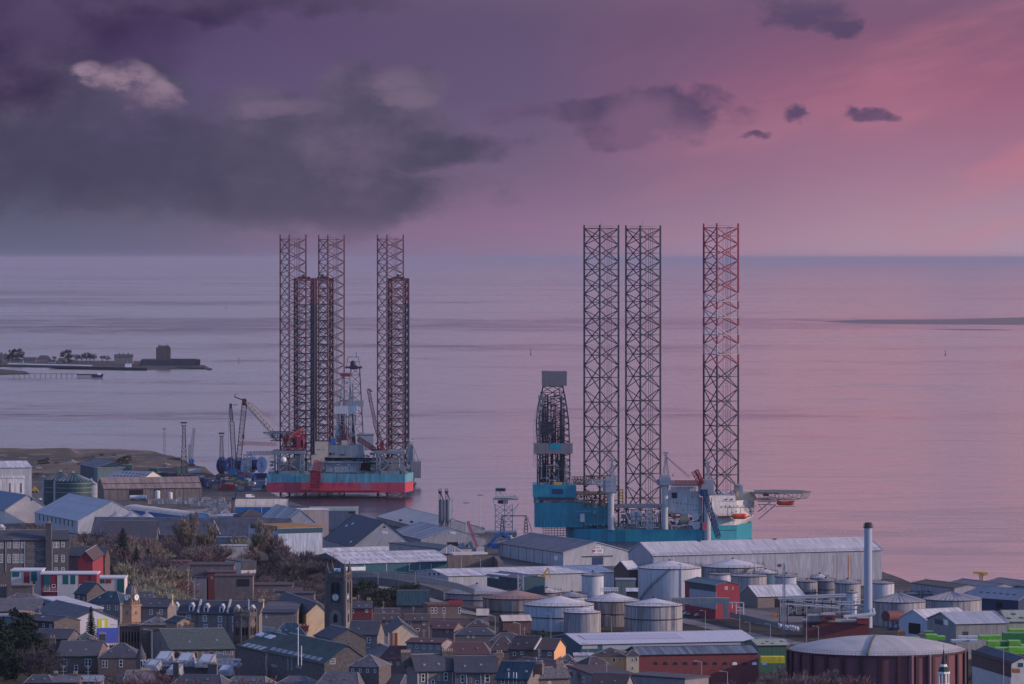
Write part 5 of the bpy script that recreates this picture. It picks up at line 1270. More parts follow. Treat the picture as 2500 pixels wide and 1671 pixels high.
tank('wide tank with a ribbed white roof right of the tall stack',2129,2259,1467,1448,1950,tank_a,roof_s,ribs=40,rail=False)
tank('wide streaked tank with a ribbed white roof beside the dark blue warehouse',2253,2396,1462,1445,2000,tank_a,roof_s,ribs=40,rail=False)
tank('leftmost wide tank with a pale cone roof in the front cluster',1083,1246,1446,1426,2035,mat('tank_plain',(.28,.27,.30),streak=.3,sx=.5,sy=.02),roof_g,ledge=1462)
tank('wide brown streaked tank with a rusty cone roof',1179,1339,1458,1441,1990,tank_c,roof_r,ledge=1490)
tank('far small tank with a pinkish cone behind the rusty-roofed tank',1298,1371,1445,1436,2075,tank_c,roof_w)
tank('small grey cone-roofed tank between the rusty-roofed and the brown tall tank',1358,1434,1455,1445,2030,tank_b,roof_g)
tank('wide pale blue tank with a dark ledge round its middle',1279,1450,1475,1455,1925,tank_b,roof_w,ledge=1505)
tank('tall brown streaked tank standing between two others',1428,1562,1465,1447,1950,tank_c,roof_w,ledge=1497)
tank('smallest tank of the front cluster, plain grey with a cone roof',1376,1467,1494,1483,1895,tank_a,roof_w)
tank('front right tank with a dark ledge and streaked lower half',1525,1666,1476,1461,1905,tank_a,roof_w,ledge=1510)
tank('plain white tank with a ribbed conical roof by the scrap heap',1420,1474,1404,1396,2060,tank_w,roof_g,ribs=20,rail=False,group=None)
# gasholder
def gasholder():
    D=1510; s=D/F; x0,x1=1925,2358; cx=(x0+x1)/2; r=(x1-x0)/2*s; x=(cx-CX)*s; z0=zg(cx,D)-1; zr=H-(1584-HY)*s
    t=thing('gasholder','huge maroon gasholder with buttress ribs and a domed pale roof','gasholder',(x,D,z0)); c=Vector((x,D,z0)); h=zr-z0
    b=MB(); b.cyl(c,r,h,96); b.build('shell',mat('gasholder_maroon',(.155,.06,.075),rough=.7,var=.15,scale=.1,streak=.2,sx=.3,sy=.05),t)
    for i in range(30):
        a=2*math.pi*(i+.3)/30; q=MB(); p=c+Vector(((r+.25)*math.cos(a),(r+.25)*math.sin(a),0)); q.box(p,(.7,.55,h-.3),a); q.box(p+Vector((math.cos(a)*.3,math.sin(a)*.3,0)),(.25,1.1,h-.3),a); q.build('buttress',mat('gasholder_dark',(.05,.022,.03),rough=.7,var=.2),t)
    b=MB(); b.cyl(c,r+.55,.5,96,z0=h-.5); g_=b.build('rim_girder',mat('gasholder_dark',(0,0,0)),t)
    q=MB(); k=150
    for i in range(k):
        a=2*math.pi*i/k; a2=2*math.pi*(i+1)/k; p=c+Vector(((r+.45)*math.cos(a),(r+.45)*math.sin(a),h)); p2=c+Vector(((r+.45)*math.cos(a2),(r+.45)*math.sin(a2),h))
        q.bar(p,p+Vector((0,0,1.2)),.05,3,caps=False)
        for z in (1.2,.65): q.bar(p+Vector((0,0,z)),p2+Vector((0,0,z)),.04,3,caps=False)
    q.build('railing',mat('gasholder_rail',(.14,.11,.12)),g_)
    hd=H-(1553-HY)*(D+0)*1/F-zr
    b=MB(); b.dome(c+Vector((0,0,h+.02)),r-.2,hd,96,10); d=b.build('dome_roof',mat('gasholder_roof',(.46,.44,.41),rough=.8,var=.28,scale=.12,streak=.2),t,smooth=True)
    q=MB()
    pr=None
    for i in range(15):
        f=i/14; rr=(r-.2)*f; z=zr+.05+hd*(1-f*f)+.12; p=Vector((x-rr*.62,D-rr*.78,z)); p=Vector((x-(r)*(.02+.16*f),D-rr*.98,zr+hd*(1-min(1,(.02+.16*f)**2+(f*.975)**2))+.15))
        if pr is not None: q.bar(pr,p,.45,4)
        pr=p
    q.build('roof_walkway',mat('roof_walkway_grey',(.13,.12,.12)),d)
    for px in (2223,2268):
        q=MB(); xx=(px-CX)*s*.985; dx=xx-x; yy=D-math.sqrt(r*r-dx*dx)-.9; q.bar((xx,yy,z0),(xx,yy,zr-.4),.6,12); q.ball((xx,yy,zr-.4),.6,12,6); q.build('standpipe',mat('gasholder_pipe',(.19,.10,.12),rough=.6),t)
gasholder()
# tall stack
def stack():
    D=1935; s=D/F; x=(2119.5-CX)*s; z0=zg(2119,D)-.5; zt=H-(1289-HY)*s; t=thing('chimney_stack','tall slender pale blue industrial chimney with a dark top','chimney',(x,D,z0))
    b=MB(); b.cyl((x,D,z0),10.5*s,zt-z0,28,r2=9.6*s); o=b.build('shaft',mat('stack_blue_grey',(.33,.37,.44),rough=.5,var=.06,scale=.1),t,smooth=False)
    b=MB(); b.cyl((x,D,zt),12*s,.4,28); b.cyl((x,D,zt+.4),8.6*s,1.7,24)
    for i in range(10):
        a=R(36*i); b.bar((x+1.9*math.cos(a),D+1.9*math.sin(a),zt),(x+1.9*math.cos(a),D+1.9*math.sin(a),zt+1.6),.07,3)
    b.build('stack_top',gutter,t)
    b=MB(); b.bar(W(2060,1507,D-6),W(2135,1500,D-4),.75,10); b.bar(W(2135,1500,D-4),W(2131,1487,D-2),.6,10); b.bar(W(2067,1507,D-6),W(2067,1516,D-6),.6,8); b.build('flue_duct',lead,t)
stack()
# silos
dk=mat('silo_dark_green',(.022,.062,.062),rough=.55,var=.1,scale=.1,streak=.1,pitch=3,seam=.3)
def silo(label,x0,x1,rim,apex,D,m,rm,bands=(),group='dark green silos beside the brown warehouse',rib=True,base=None):
    s=D/F; cx=(x0+x1)/2; r=(x1-x0)/2*s; x=(cx-CX)*s; z0=zg(cx,D)-.5 if base is None else base; zr=H-(rim-HY)*s; t=thing('silo',label,'silo',(x,D,z0),group); c=Vector((x,D,z0)); h=zr-z0
    b=MB(); b.cyl(c,r,h,40); b.build('shell',m,t)
    hz=H-(apex-HY)*s-zr; b=MB(); b.cyl(c+Vector((0,0,h+.02)),r*1.03,hz,40,r2=r*.06); rf=b.build('cone_roof',rm,t)
    q=MB(); 
    for i in range(24): a=R(15*i); q.bar(c+Vector((r*1.03*math.cos(a),r*1.03*math.sin(a),h+.1)),c+Vector((0,0,h+hz+.1)),.16,3)
    q.box(c+Vector((0,0,h+hz-.1)),(1.3,1.3,1.1)); q.build('roof_rib',lead,rf)
    if bands:
        q=MB()
        for y in bands: q.cyl(c+Vector((0,0,(H-(y-HY)*s)-z0)),r+.12,.3,40)
        q.build('band',mat('silo_band',(.20,.26,.27)),t)
    if rib:
        q=MB(); a=R(192); q.cyl(c+Vector(((r+.2)*math.cos(a),(r+.2)*math.sin(a),0)),.9,h,10); q.build('ladder_shaft',sheet_pale,t)
    return t
silo('large dark green silo at the back left of the pair by the brown warehouse',107,188,1171,1152,2890,dk,dk,(1190,1201))
silo('large dark green silo at the front right of the pair by the brown warehouse',135,223,1174,1155,2850,dk,dk,(1180,1191,1202))
silo('small pale-banded silo right of the large dark green pair',208,238,1184,1172,2875,sheet_grey,dk,(1195,1205),rib=False)
for i,(a,b_) in enumerate(((265,299),(302,336),(341,375))):
    silo(('white ribbed conical silo top, left of three above the slate mill','white ribbed conical silo top, middle of three above the slate mill','white ribbed conical silo top, right of three above the slate mill')[i],a,b_,1263,1253,2420,sheet_pale,sheet_white,group='white silos behind the slate mill',rib=False)
# twin cement silos
for i,(a,b_) in enumerate(((1071,1085.5),(1087,1101.5))):
    D=2480; s=D/F; x=((a+b_)/2-CX)*s; z0=3.5; zt=H-(1220-HY)*s; zc=H-(1270-HY)*s; r=(b_-a)/2*s; t=thing('silo',('slim grey cement silo, left of the twin silos by the lattice platform','slim grey cement silo, right of the twin silos by the lattice platform')[i],'silo',(x,D,z0),'twin cement silos')
    q=MB(); q.cyl((x,D,zc),r,zt-zc,20); q.build('shell',mat('silo_blue_grey',(.17,.20,.24),rough=.55,streak=.15),t)
    q=MB(); q.cyl((x,D,zc-3.2),.4,3.2,20,r2=r); q.build('hopper',mat('silo_blue_grey',()),t)
    for dx,dy in ((-1,-1),(1,-1),(1,1),(-1,1)):
        q=MB(); q.bar((x+dx*r*.8,D+dy*r*.8,z0),(x+dx*r*.8,D+dy*r*.8,zc+.5),.16); q.build('leg',gutter,t)
    q=MB(); q.bar((x-r*.9,D-r,z0),(x-r*.9,D-r,H-(1200-HY)*s),.16,6); q.bar((x-r*.4,D-r,z0+10),(x-r*.4,D-r,H-(1205-HY)*s),.16,6); q.bar((x-r*.5,D-r,H-(1200-HY)*s),(x+r*.5,D,zt),.3,6); q.bar((x-r*1.0,D-r,H-(1194-HY)*s),(x-r*.1,D-r,H-(1194-HY)*s),.2)
    q.bar((x-r*1.0,D-r,H-(1204-HY)*s),(x-r*1.0,D-r,H-(1194-HY)*s),.2); q.bar((x-r*.1,D-r,H-(1204-HY)*s),(x-r*.1,D-r,H-(1194-HY)*s),.2); q.ball((x-r*.5,D-r,H-(1202-HY)*s),.9,8,6); q.build('filter_pipe',steel_dark,t)
    if i:
        q=MB()
        for yy in range(1215,1282,5): q.bar(W(b_+.5,yy,D),W(b_+3.5,yy,D),.06,3)
        q.bar(W(b_+3.5,1215,D),W(b_+3.5,1282,D),.06,3); q.bar(W(b_+1,1215,D),W(b_+1,1282,D),.06,3); q.build('ladder',steel_mid,t)
# ======================================================================== masts, towers and cranes
def lamp_mast(name,label,px,ytop,ybase,D,group,heads=4,r=.18,m=None,cat='floodlight mast'):
    s=D/F; x=(px-CX)*s; zt=H-(ytop-HY)*s; z0=H-(ybase-HY)*s if ybase else zg(px,D)-.3; t=thing(name,label,cat,(x,D,z0),group)
    q=MB(); q.bar((x,D,z0),(x,D,zt),r,8,r2=r*.6); q.build('pole',m or lead,t)
    q=MB(); q.bar((x-1.3,D,zt),(x+1.3,D,zt),.1)
    for i in range(heads): q.box((x-1.2+2.4*i/max(1,heads-1),D-.2,zt+.05),(.45,.4,.35))
    q.build('lamp_head',gutter,t)
lamp_mast('floodlight_mast','tall thin floodlight mast behind the red lattice boom',1138,1229,1310,2450,'floodlight masts on the quay')
lamp_mast('floodlight_mast','tall thin floodlight mast between the twin silos and the lattice platform',1172,1210,1290,2560,'floodlight masts on the quay')
def lat_mast(label,px,ytop,D,w,group,head=True,m=None,ybase=None):
    m=m or steel_dark; s=D/F; x=(px-CX)*s; z0=zg(px,D)-.3; zt=H-(ytop-HY)*s; t=thing('lattice_mast',label,'lattice mast',(x,D,z0),group)
    q=MB(); h=zt-z0; n=max(5,int(h/3.2)); pr=None
    for k in range(n+1):
        z=z0+h*k/n; ww=w*s/2*(1.35-.75*k/n) if head else w*s/2
        c=[Vector((x+ww*i,D+ww*j,z)) for i,j in ((-1,-1),(1,-1),(1,1),(-1,1))]
        if pr:
            for i in range(4):
                q.bar(pr[i],c[i],.17,4,caps=False); q.bar(pr[i],c[(i+1)%4],.1,3,caps=False); q.bar(pr[(i+1)%4],c[i],.1,3,caps=False); q.bar(c[i],c[(i+1)%4],.1,3,caps=False)
        pr=c
    q.build('mast',m,t)
    if head:
        q=MB(); q.box((x,D,zt),(w*s*1.2,w*s,.3)); q.box((x,D,zt+1.6),(w*s*1.35,w*s,.3))
        for i in range(5): q.bar((x-w*s*.5+w*s*i/4,D-.8,zt),(x-w*s*.5+w*s*i/4,D-.8,zt+1.8),.08,3); q.box((x-w*s*.55+w*s*1.1*i/4,D-.9,zt+1.9),(.7,.6,.6))
        q.build('light_platform',m,t)
    return t
lat_mast('slender lattice floodlight tower, smallest, at the far shore',401.5,1055,3560,5,'lattice floodlight towers on the rough ground',m=steel_mid)
lat_mast('lattice floodlight tower left of the blue crawler crane',449,1040,3200,11,'lattice floodlight towers on the rough ground')
lat_mast('lattice floodlight tower left of the cable drums',541,1066,3130,10,'lattice floodlight towers on the rough ground')
lat_mast('thin square lattice radio mast at the works yard',1914,1376,1890,5,None,head=False,m=steel_mid)
# crawler crane 1 (blue base, lattice boom)
def crane1():
    D=3190; t=thing('crawler_crane','blue-based crawler crane with a slim upright lattice boom near the floodlight tower','crane',tuple(W(467,1140,D)))
    q=MB(); q.pbox(461,1121,473,1137,D,5); o=q.build('cab',blue_paint,t)
    q=MB(); q.pbox(458,1134,476,1139,D-1,2); q.pbox(458,1134,476,1139,D+5,2); q.build('crawler_track',gutter,t)
    q=MB(); q.truss(W(466,1128,D),W(474,1046,D),2.2,1.8,16,.2,.11,taper=.6); q.truss(W(463,1122,D+2),W(463,1086,D+1),1.4,1.4,8,.14,.09); q.bar(W(463,1086,D+1),W(474,1046,D),.08,3); q.build('boom',steel_mid,t)
crane1()
def crane2():
    D=3290; t=thing('crawler_crane','tall crawler crane with an upright lattice boom and a long drooping jib beside the drums','crane',tuple(W(590,1166,D)))
    q=MB(); q.truss(W(580,1150,D),W(597,985,D),3.2,2.8,16,.24,.12); q.build('main_boom',steel_dark,t)
    q=MB(); q.truss(W(597,980,D),W(670,1060,D+30),2.6,2.2,20,.22,.13); q.build('luffing_jib',steel_mid,t)
    q=MB(); q.pbox(591,974,601,990,D-1,3); q.bar(W(600,980,D),W(572,969,D),.5); q.bar(W(572,969,D),W(576,962,D),.3)
    for i in range(3): q.bar(W(600,976,D),W(684,1036+i*4,D+30),.08,3)
    q.bar(W(594,985,D-1),W(594,1068,D-1),.08,3); q.box(W(594,1072,D-1),(1.4,1.4,3)); q.build('boom_head',steel_red,t)
    q=MB(); q.truss(W(584,1082,D-2),W(674,1085,D+18),2,2,18,.18,.12); q.bar(W(592,1076,D),W(676,1066,D+18),.06,3); q.build('back_jib',steel_red,t)
    q=MB(); q.pbox(574,1148,590,1160,D-2,7); q.build('cab',blue_paint,t)
    q=MB(); q.pbox(570,1160,592,1166,D-3,2); q.pbox(570,1160,592,1166,D+6,2); q.build('crawler_track',gutter,t)
    t=thing('crawler_crane','slim crawler crane with a short hooked boom, leftmost of the pair at the drums','crane',tuple(W(572,1166,D-20)),None)
    q=MB(); q.truss(W(573,1152,D-20),W(566,1030,D-20),2.8,2.4,13,.24,.12); q.truss(W(566,1030,D-20),W(563,995,D-20),2.2,2,7,.24,.13,taper=.7); q.build('main_boom',steel_dark,t)
    q=MB(); q.pbox(560,986,566,997,D-21,2); q.bar(W(569,989,D-20),W(580,989,D-20),.3); q.bar(W(558,998,D-20),W(558,1130,D-20),.07,3); q.build('boom_head',steel_dark,t)
    q=MB(); q.pbox(560,1146,576,1160,D-22,7); q.build('cab',blue_paint,t)
crane2()
# cable drums
def drum(label,px,py,r,w,D,g):
    s=D/F; c=W(px,py,D); rr=r*s; ww=w*s/2; t=thing('cable_drum',label,'cable drum',(c.x,c.y,c.z-rr),'big blue cable drums on the quay'); ax=Vector((.8,-.6,0))
    q=MB()
    for sg in (-1,1): q.bar(c+ax*ww*sg,c+ax*(ww*sg+.5*sg),rr,28)
    q.build('flange',mat('drum_blue',(.012,.07,.24),rough=.6,var=.2),t)
    q=MB(); q.bar(c-ax*ww,c+ax*ww,rr*.62,24); q.build('barrel',mat('drum_yellow',(.30,.22,.05),var=.2) if g==2 else navy,t)
    q=MB()
    for k in range(12):
        a=R(30*k); e=Vector((.6,.8,0)); v=e*math.cos(a)+Vector((0,0,1))*math.sin(a)
        for sg in (-1,1): q.bar(c+ax*(ww+.6)*sg,c+ax*(ww+.6)*sg+v*rr*.97,.1,3)
    q.build('spoke',navy,t)
drum('big blue cable drum, left of three at the quay',552,1137,21,24,3290,1)
drum('big blue cable drum, middle of three at the quay',590,1137,20,20,3300,1)
drum('big blue cable drum, right of three at the quay',628,1135,20,26,3310,1)
# gangway and stair tower to the rig
t=thing('access_tower','grey stair tower with a high gangway to the blue and red rig','stair tower',tuple(W(607,1195,3100)))
q=MB(); q.truss(W(606,1196,3105),W(604,1110,3105),4.5,4.5,9,.2,.14)
for i in range(8): q.bar(W(600+(i%2)*9,1192-i*10,3103),W(609-(i%2)*9,1182-i*10,3103),.18)
q.build('stair_frame',steel_mid,t)
q=MB(); q.truss(W(602,1108,3105),W(668,1106,3096),2.2,2.4,18,.18,.12); q.build('gangway',steel_mid,t)
# offshore platform frame
def platform():
    D=2640; s=D/F; t=thing('lattice_platform','pale lattice access platform standing off the quay right of the twin silos','platform',tuple(W(1232,1296,D)))
    q=MB()
    for px in (1209,1232,1251):
        for dd in (0,10): q.bar(W(px,1232,D+dd),W(px,1296,D+dd),.28,6)
    for dd in (0,10):
        for a,b_ in ((1209,1232),(1232,1251)):
            for k in range(4):
                y=1232+k*14; q.bar(W(a,y,D+dd),W(b_,y+14,D+dd),.16,3); q.bar(W(b_,y,D+dd),W(a,y+14,D+dd),.16,3); q.bar(W(a,y+14,D+dd),W(b_,y+14,D+dd),.16,3)
        q.bar(W(1251,1248,D+dd),W(1266,1230,D+dd),.22); q.bar(W(1251,1262,D+dd),W(1266,1232,D+dd),.16); q.bar(W(1209,1240,D+dd),W(1204,1222,D+dd),.2)
    q.build('lattice_legs',steel_pale,t)
    q=MB(); q.pbox(1204,1219,1266,1221.5,D-2,14); q.pbox(1207,1212,1262,1214,D-1,12); q.pbox(1220,1219,1240,1231,D-1,8); railing(q,[W(1204,1219,D-2),W(1266,1219,D-2)],1.2,1.2,.07); railing(q,[W(1210,1212,D-1),W(1262,1212,D-1)],1.2,1.2,.07)
    q.pbox(1252,1208,1260,1214,D,3); q.bar(W(1219,1201,D),W(1230,1213,D),.3); q.bar(W(1211,1201,D),W(1211,1219,D),.25); q.bar(W(1233,1201,D+3),W(1237,1213,D+3),.2); q.build('deck',steel_pale,t)
    q=MB(); q.pbox(1209,1191,1235,1201,D-1,6); o=q.build('control_cabin',steel_pale,t)
    q=MB(); q.pbox(1211,1193,1233,1199,D-1.1,.12); q.build('window_strip',glass,o)
    q=MB(); q.pbox(1215,1222,1228,1230,D-1.2,.15); q.build('lower_window',glass,t)
platform()
t=thing('jetty','low jetty deck on short piles around the lattice platform','jetty',tuple(W(1220,1296,2640))); q=MB(); a=W(1178,1289,2640); b_=W(1262,1296,2640); q.prism([Vector((a.x,2634,1.2)),Vector((b_.x,2634,1.2)),Vector((b_.x,2662,1.2)),Vector((a.x,2662,1.2))],[Vector((a.x,2634,2.6)),Vector((b_.x,2634,2.6)),Vector((b_.x,2662,2.6)),Vector((a.x,2662,2.6))]); q.build('deck',steel_mid,t)
for i in range(9):
    q=MB(); xx=a.x+(b_.x-a.x)*(i+.3)/9; q.bar((xx,2635,-1),(xx,2635,1.3),.35,8); q.build('pile',gutter,t)
t=thing('gantry_frame','dark portal gantry with two A-shaped legs on the quay','gantry',tuple(W(1256,1302,2500)))
q=MB(); D=2500
for px in (1226,1284):
    for dx in (-5,5):
        for dd in (0,4): q.bar(W(px+dx,1303,D+dd),W(px+dx*.35,1261,D+dd),.28,4)
    for k in range(5): y=1266+k*8; w=2+k*.7; q.bar(W(px-w,y,D),W(px+w,y+6,D),.14,3); q.bar(W(px+w,y,D),W(px-w,y+6,D),.14,3)
q.bar(W(1224,1260,D),W(1286,1260,D),.3); q.bar(W(1224,1260,D+4),W(1286,1260,D+4),.3); q.bar(W(1288,1264,D),W(1300,1303,D),.2); q.build('portal',steel_dark,t)
t=thing('conveyor','bent blue quayside conveyor rising over pale heaps','conveyor',tuple(W(1205,1335,2390)))
q=MB(); D=2400
for a,b_ in (((1190,1336),(1212,1310)),((1212,1310),(1226,1302)),((1226,1302),(1246,1316))):
    for dd in (0,4): q.bar(W(*a,D+dd),W(*b_,D+dd),.4)
    q.bar(W(*a,D+2),W(*b_,D+2),1.0,4)
q.pbox(1199,1327,1216,1340,D-2,6); q.bar(W(1212,1311,D),W(1210,1330,D),.2); q.build('belt_frame',blue_paint,t)
t=thing('lattice_boom','pinkish-red lattice crane boom leaning against the grey gable','crane',tuple(W(1168,1347,2250)))
q=MB(); q.truss(W(1169,1347,2250),W(1143,1278,2250),1.5,1.2,18,.14,.09); q.box(W(1143,1277,2250),(1.6,1,.8)); q.build('boom',mat('pink_red_steel',(.45,.12,.17)),t)
q=MB(); q.pbox(1163,1337,1182,1347,2248,5); q.build('counterweight',harl_p,t)
# yellow crane on the right shore
t=thing('harbour_crane','yellow hammerhead crane rising behind the dark warehouse roofs','crane',tuple(W(2400,1440,2125))); D=2125
q=MB(); q.bar(W(2400,1440,D),W(2400,1401,D),.55,6); q.build('tower',yellow,t)
q=MB(); q.truss(W(2376,1398.5,D),W(2411,1401,D),1.1,.9,9,.16,.12); q.pbox(2398,1399,2404,1403,D-1,2); q.build('jib',yellow,t)
q=MB(); q.truss(W(2394,1402,D),W(2396,1440,D),1.2,1.2,8,.1,.08); railing(q,[W(2393,1409,D),W(2407,1409,D)],1.2,1); q.build('ladder_frame',steel_mid,t)
# scrap yard excavator, scrap heap
t=thing('excavator','yellow material handler with a bent arm over the scrap heap','excavator',tuple(W(1330,1432,2110))); D=2110
q=MB(); q.bar(W(1327,1404,D),W(1338,1387,D),.5,4); q.bar(W(1338,1387,D),W(1344,1412,D),.42,4,r2=.25); q.build('arm',yellow,t)
q=MB(); q.pbox(1320,1404,1332,1416,D,4); q.build('cab',yellow,t)
q=MB()
for dx in (1322,1330): q.bar(W(dx,1416,D),W(dx-2,1432,D),.25); q.bar(W(dx,1416,D+3),W(dx+2,1432,D+3),.25)
q.build('pedestal',steel_pale,t)
def heap(name,label,cat,x0,x1,ytop,ybase,m,n=260,size=.8,seed=1,group=None,kind='stuff',depth=12):
    rg=random.Random(seed); D=dg(ybase); s=D/F; q=MB(); cx=(x0+x1)/2
    for _ in range(n):
        u=rg.gauss(0,.36); u=max(-1,min(1,u)); v=rg.uniform(-1,1); hgt=(ybase-ytop)*s*max(0,(1-abs(u))*(1-abs(v)**2))
        p=Vector(((cx-CX)*s+u*(x1-x0)/2*s,D+v*depth,4+rg.uniform(0,1)*hgt)); a=rg.uniform(.3,1)*size
        mt_=Matrix.Rotation(rg.uniform(0,6),3,Vector((rg.uniform(-1,1),rg.uniform(-1,1),rg.uniform(-1,1))).normalized())
        qd=[p+mt_@Vector(v_) for v_ in ((-a,-a*.4,0),(a,-a*.4,0),(a,a*.4,.1),(-a,a*.4,.1))]; q.face(qd); q.face(qd[::-1])
    # solid core
    core=[]; k=14
    for j in range(k): core.append(Vector(((cx-CX)*s+math.cos(2*math.pi*j/k)*(x1-x0)*.45*s,D+math.sin(2*math.pi*j/k)*depth*.9,3.6)))
    top=Vector(((cx-CX)*s,D,4+(ybase-ytop)*s*.8))
    for j in range(k): q.face([core[j],core[(j+1)%k],top])
    o=q.build(name,m); tag(o,label,cat,group); o['kind']=kind; return o
scrapm=mat('scrap_metal',(.22,.21,.23),rough=.4,var=.9,scale=1.2,metal=.3)
heap('scrap_heap','tall heap of shiny scrap metal beside the white ribbed-roof tank','scrap',1378,1426,1402,1432,scrapm,500,.9,3)
heap('scrap_heap','dark low scrap heap left of the shiny scrap','scrap',1322,1385,1415,1434,mat('dark_scrap',(.06,.05,.055),var=.8,scale=1),400,.9,4)
heap('salt_heap','pale conical heap by the blue conveyor','heap',1232,1262,1305,1318,harl_p,60,.7,5)
for i,(x0,x1,yt,yb,mm) in enumerate(((0,60,1105,1122,None),(300,330,1120,1127,1),(320,372,1118,1126,1),(190,222,1126,1133,1),(250,330,1195,1200,None),(640,700,1245,1252,1))):
    pass
# quay wall and gantry on the right quay, oil tanks pipe racks
t=thing('pipe_rack','tangle of white pipes on a steel rack between the works and the tall stack','pipe rack',tuple(W(2000,1500,1960)),None); q=MB()
rg=random.Random(5)
for (a,b_) in (((1900,1458),(2065,1452)),((1900,1463),(2065,1457)),((1905,1470),(2050,1482)),((1915,1475),(2050,1486)),((1980,1469),(2110,1480)),((1925,1466),(2100,1470)),((2050,1489),(2110,1488)),((2046,1476),(2110,1478)),((2010,1497),(2078,1494))):
    D=1950+rg.uniform(-8,8); q.bar(W(*a,D),W(*b_,D),rg.uniform(.2,.45),8)
for px in (1905,1925,1945,1965,2048,2050,2064,2072,2074,2096,2110):
    D=1948; q.bar(W(px,1455+rg.uniform(5,22),D),W(px,1500,D),.18,4)
for i in range(26):
    px=rg.uniform(1925,2100); py=rg.uniform(1458,1492); D=1948+rg.uniform(-4,6); q.bar(W(px,py,D),W(px+rg.uniform(4,18),py,D),.16,4); q.bar(W(px,py,D),W(px,py+rg.uniform(4,12),D),.16,4)
q.build('pipes',mat('pipe_lagging',(.42,.44,.47),rough=.5,var=.15),t)
q=MB()
for px in (1903,1912,1922,1963,1966,1988,2008,2030,2055,2085): q.bar(W(px,1466,1952),W(px,1530,1952),.2); q.bar(W(px,1466,1962),W(px,1530,1962),.2)
q.bar(W(1900,1468,1952),W(2100,1478,1952),.3); q.bar(W(1900,1468,1962),W(2100,1478,1962),.3); lumps(q,1925,1470,2000,1505,1956,10,30,seed=8,mx=8,my=10); q.build('rack_frame',steel_dark,t)
t=thing('pipe_bundle','stacked white pipe bends beside the red works wall','pipes',tuple(W(1800,1505,1960))); q=MB()
for y in (1472,1484,1492): q.bar(W(1798,y,1962),W(1815,y,1962),.25,6)
for a,b_ in (((1768,1472),(1815,1472)),((1815,1472),(1815,1502)),((1787,1473),(1787,1486)),((1797,1473),(1797,1500))): q.bar(W(*a,1961),W(*b_,1961),.28,6)
q.build('pipe',mat('pipe_lagging',()),t)
t=thing('pipe_rack','white handrailed pipe run in front of the white ribbed-roof tank','pipe rack',tuple(W(1486,1443,2010))); q=MB()
for y in (1436,1439,1443): q.bar(W(1465,y,2010),W(1510,y,2010),.18,6)
for px in range(1466,1512,6): q.bar(W(px,1435,2010),W(px,1447,2010),.14,4)
q.build('pipes',white,t)
t=thing('boiler_vessel','red horizontal vessel at the foot of the ribbed-roof tank by the stack','vessel',tuple(W(2180,1512,1830))); q=MB(); q.bar(W(2162,1505,1850),W(2200,1503,1858),2.0,14); q.build('vessel_body',mat('vessel_brown_red',(.13,.05,.055),var=.3),t); q=MB()
for px in (2168,2180,2192): q.bar(W(px,1515,1850),W(px,1540,1850),.4)
lumps(q,2160,1515,2200,1540,1845,6,14,seed=3,mx=7,my=9); q.build('vessel_support',navy,t)
# big steel frame at the depot
t=thing('steel_frame','tall white braced steel frame in front of the teal depot','steel frame',tuple(W(1271,1440,2050))); q=MB(); D=2050
for px in (1265,1277.5): q.bar(W(px,1404,D),W(px,1441,D),.38)
q.bar(W(1266,1425,D),W(1277,1422,D),.2); q.bar(W(1267,1408,D),W(1277,1420,D),.2); q.bar(W(1267,1440,D),W(1277,1424,D),.2); q.build('frame',lead,t)
# ======================================================================== town
# --- school
G=building('school','long dark sandstone school with tall white sash windows at the left edge','school',(168,1318),1640,(-70,1320),176,stone_d,slate,apex=1295,depth=13)
for px,py,w,h,b in ((4,1331,8,16,(1,2)),(22.6,1331,8,15,(1,2)),(35.5,1328,7,22,(1,4)),(44,1328,7,22,(1,4)),(55,1331,7,15,(1,2)),(134,1331,7,15,(1,3)),(141,1331,7,15,(1,3)),(154,1330,8,13,(1,2)),(3,1364,8,21,(1,4)),(22,1364,7,20,(1,4)),(34.5,1364,7,22,(1,4)),(43,1364,7,22,(1,4)),(54,1364,7,22,(1,4)),(137,1364,7,17,(1,3)),(153.5,1364,8,18,(1,3)),(137,1393,7,14,(1,2)),(153.5,1393,8,14,(1,2))): window(G,'long',px,py,w,h,b,white)
for y in (1335,1353,1371,1389):
    for i in range(4): window(G,'long',68+i*5.6,y,3.6,5.5,(0,0),lead)
for y in (1342,1361,1379,1395):
    for i in range(4): window(G,'long',91+i*5.6,y,3.6,5.5,(0,0),lead)
for px in (14,60,128): panel(G,'long',px,1358,1.4,76,'downpipe',lead,.2)
m=MB(); c=ray_face(G,'long',119,1300); s=c.y/F; m.box((c.x,c.y,G.z0),(14*s,2.6,H-(1281-HY)*s-G.z0)); m.box((c.x,c.y,H-(1281-HY)*s),(15.5*s,3,.5)); m.build('chimney_tower',stone_d,G.wall)
for i in range(4):
    m=MB(); m.cyl((c.x-.6+i*.4,c.y,H-(1281-HY)*s+.5),.14,.5,8); m.build('chimney_pot',mat('clay_pot',(.42,.30,.22),var=.2),G.roof)
G=building('turret_building','white round lantern turret at the far left edge behind the school','turret',(-8,1290),1780,(10,1290),-12,harl_p,lead,kind='flat',depth=2.5)
m=MB(); m.dome(G.P(G.L/2,G.Wd/2,G.ze+.35),1.3,1.2,14,4); m.build('dome',lead,G.roof)
G=building('house','dark slate roofed block with a bare wall right of the school','house',(256,1358),1800,(168,1357),280,brick_d,slate,apex=1338,depth=7)
G=building('house','red brick split-gable house among bare trees right of the school','house',(252,1352),1740,(226,1368),279,render_red,tile_b,apex=1333,depth=5)
G=building('office_building','white house with a dark mansard roof between the mills and the brick housing','house',(625,1372),2030,(589,1373),697,harl_p,slate,kind='flat',depth=18)
panel(G,'long',607,1382,36,18,'mansard_roof',slate,.4)
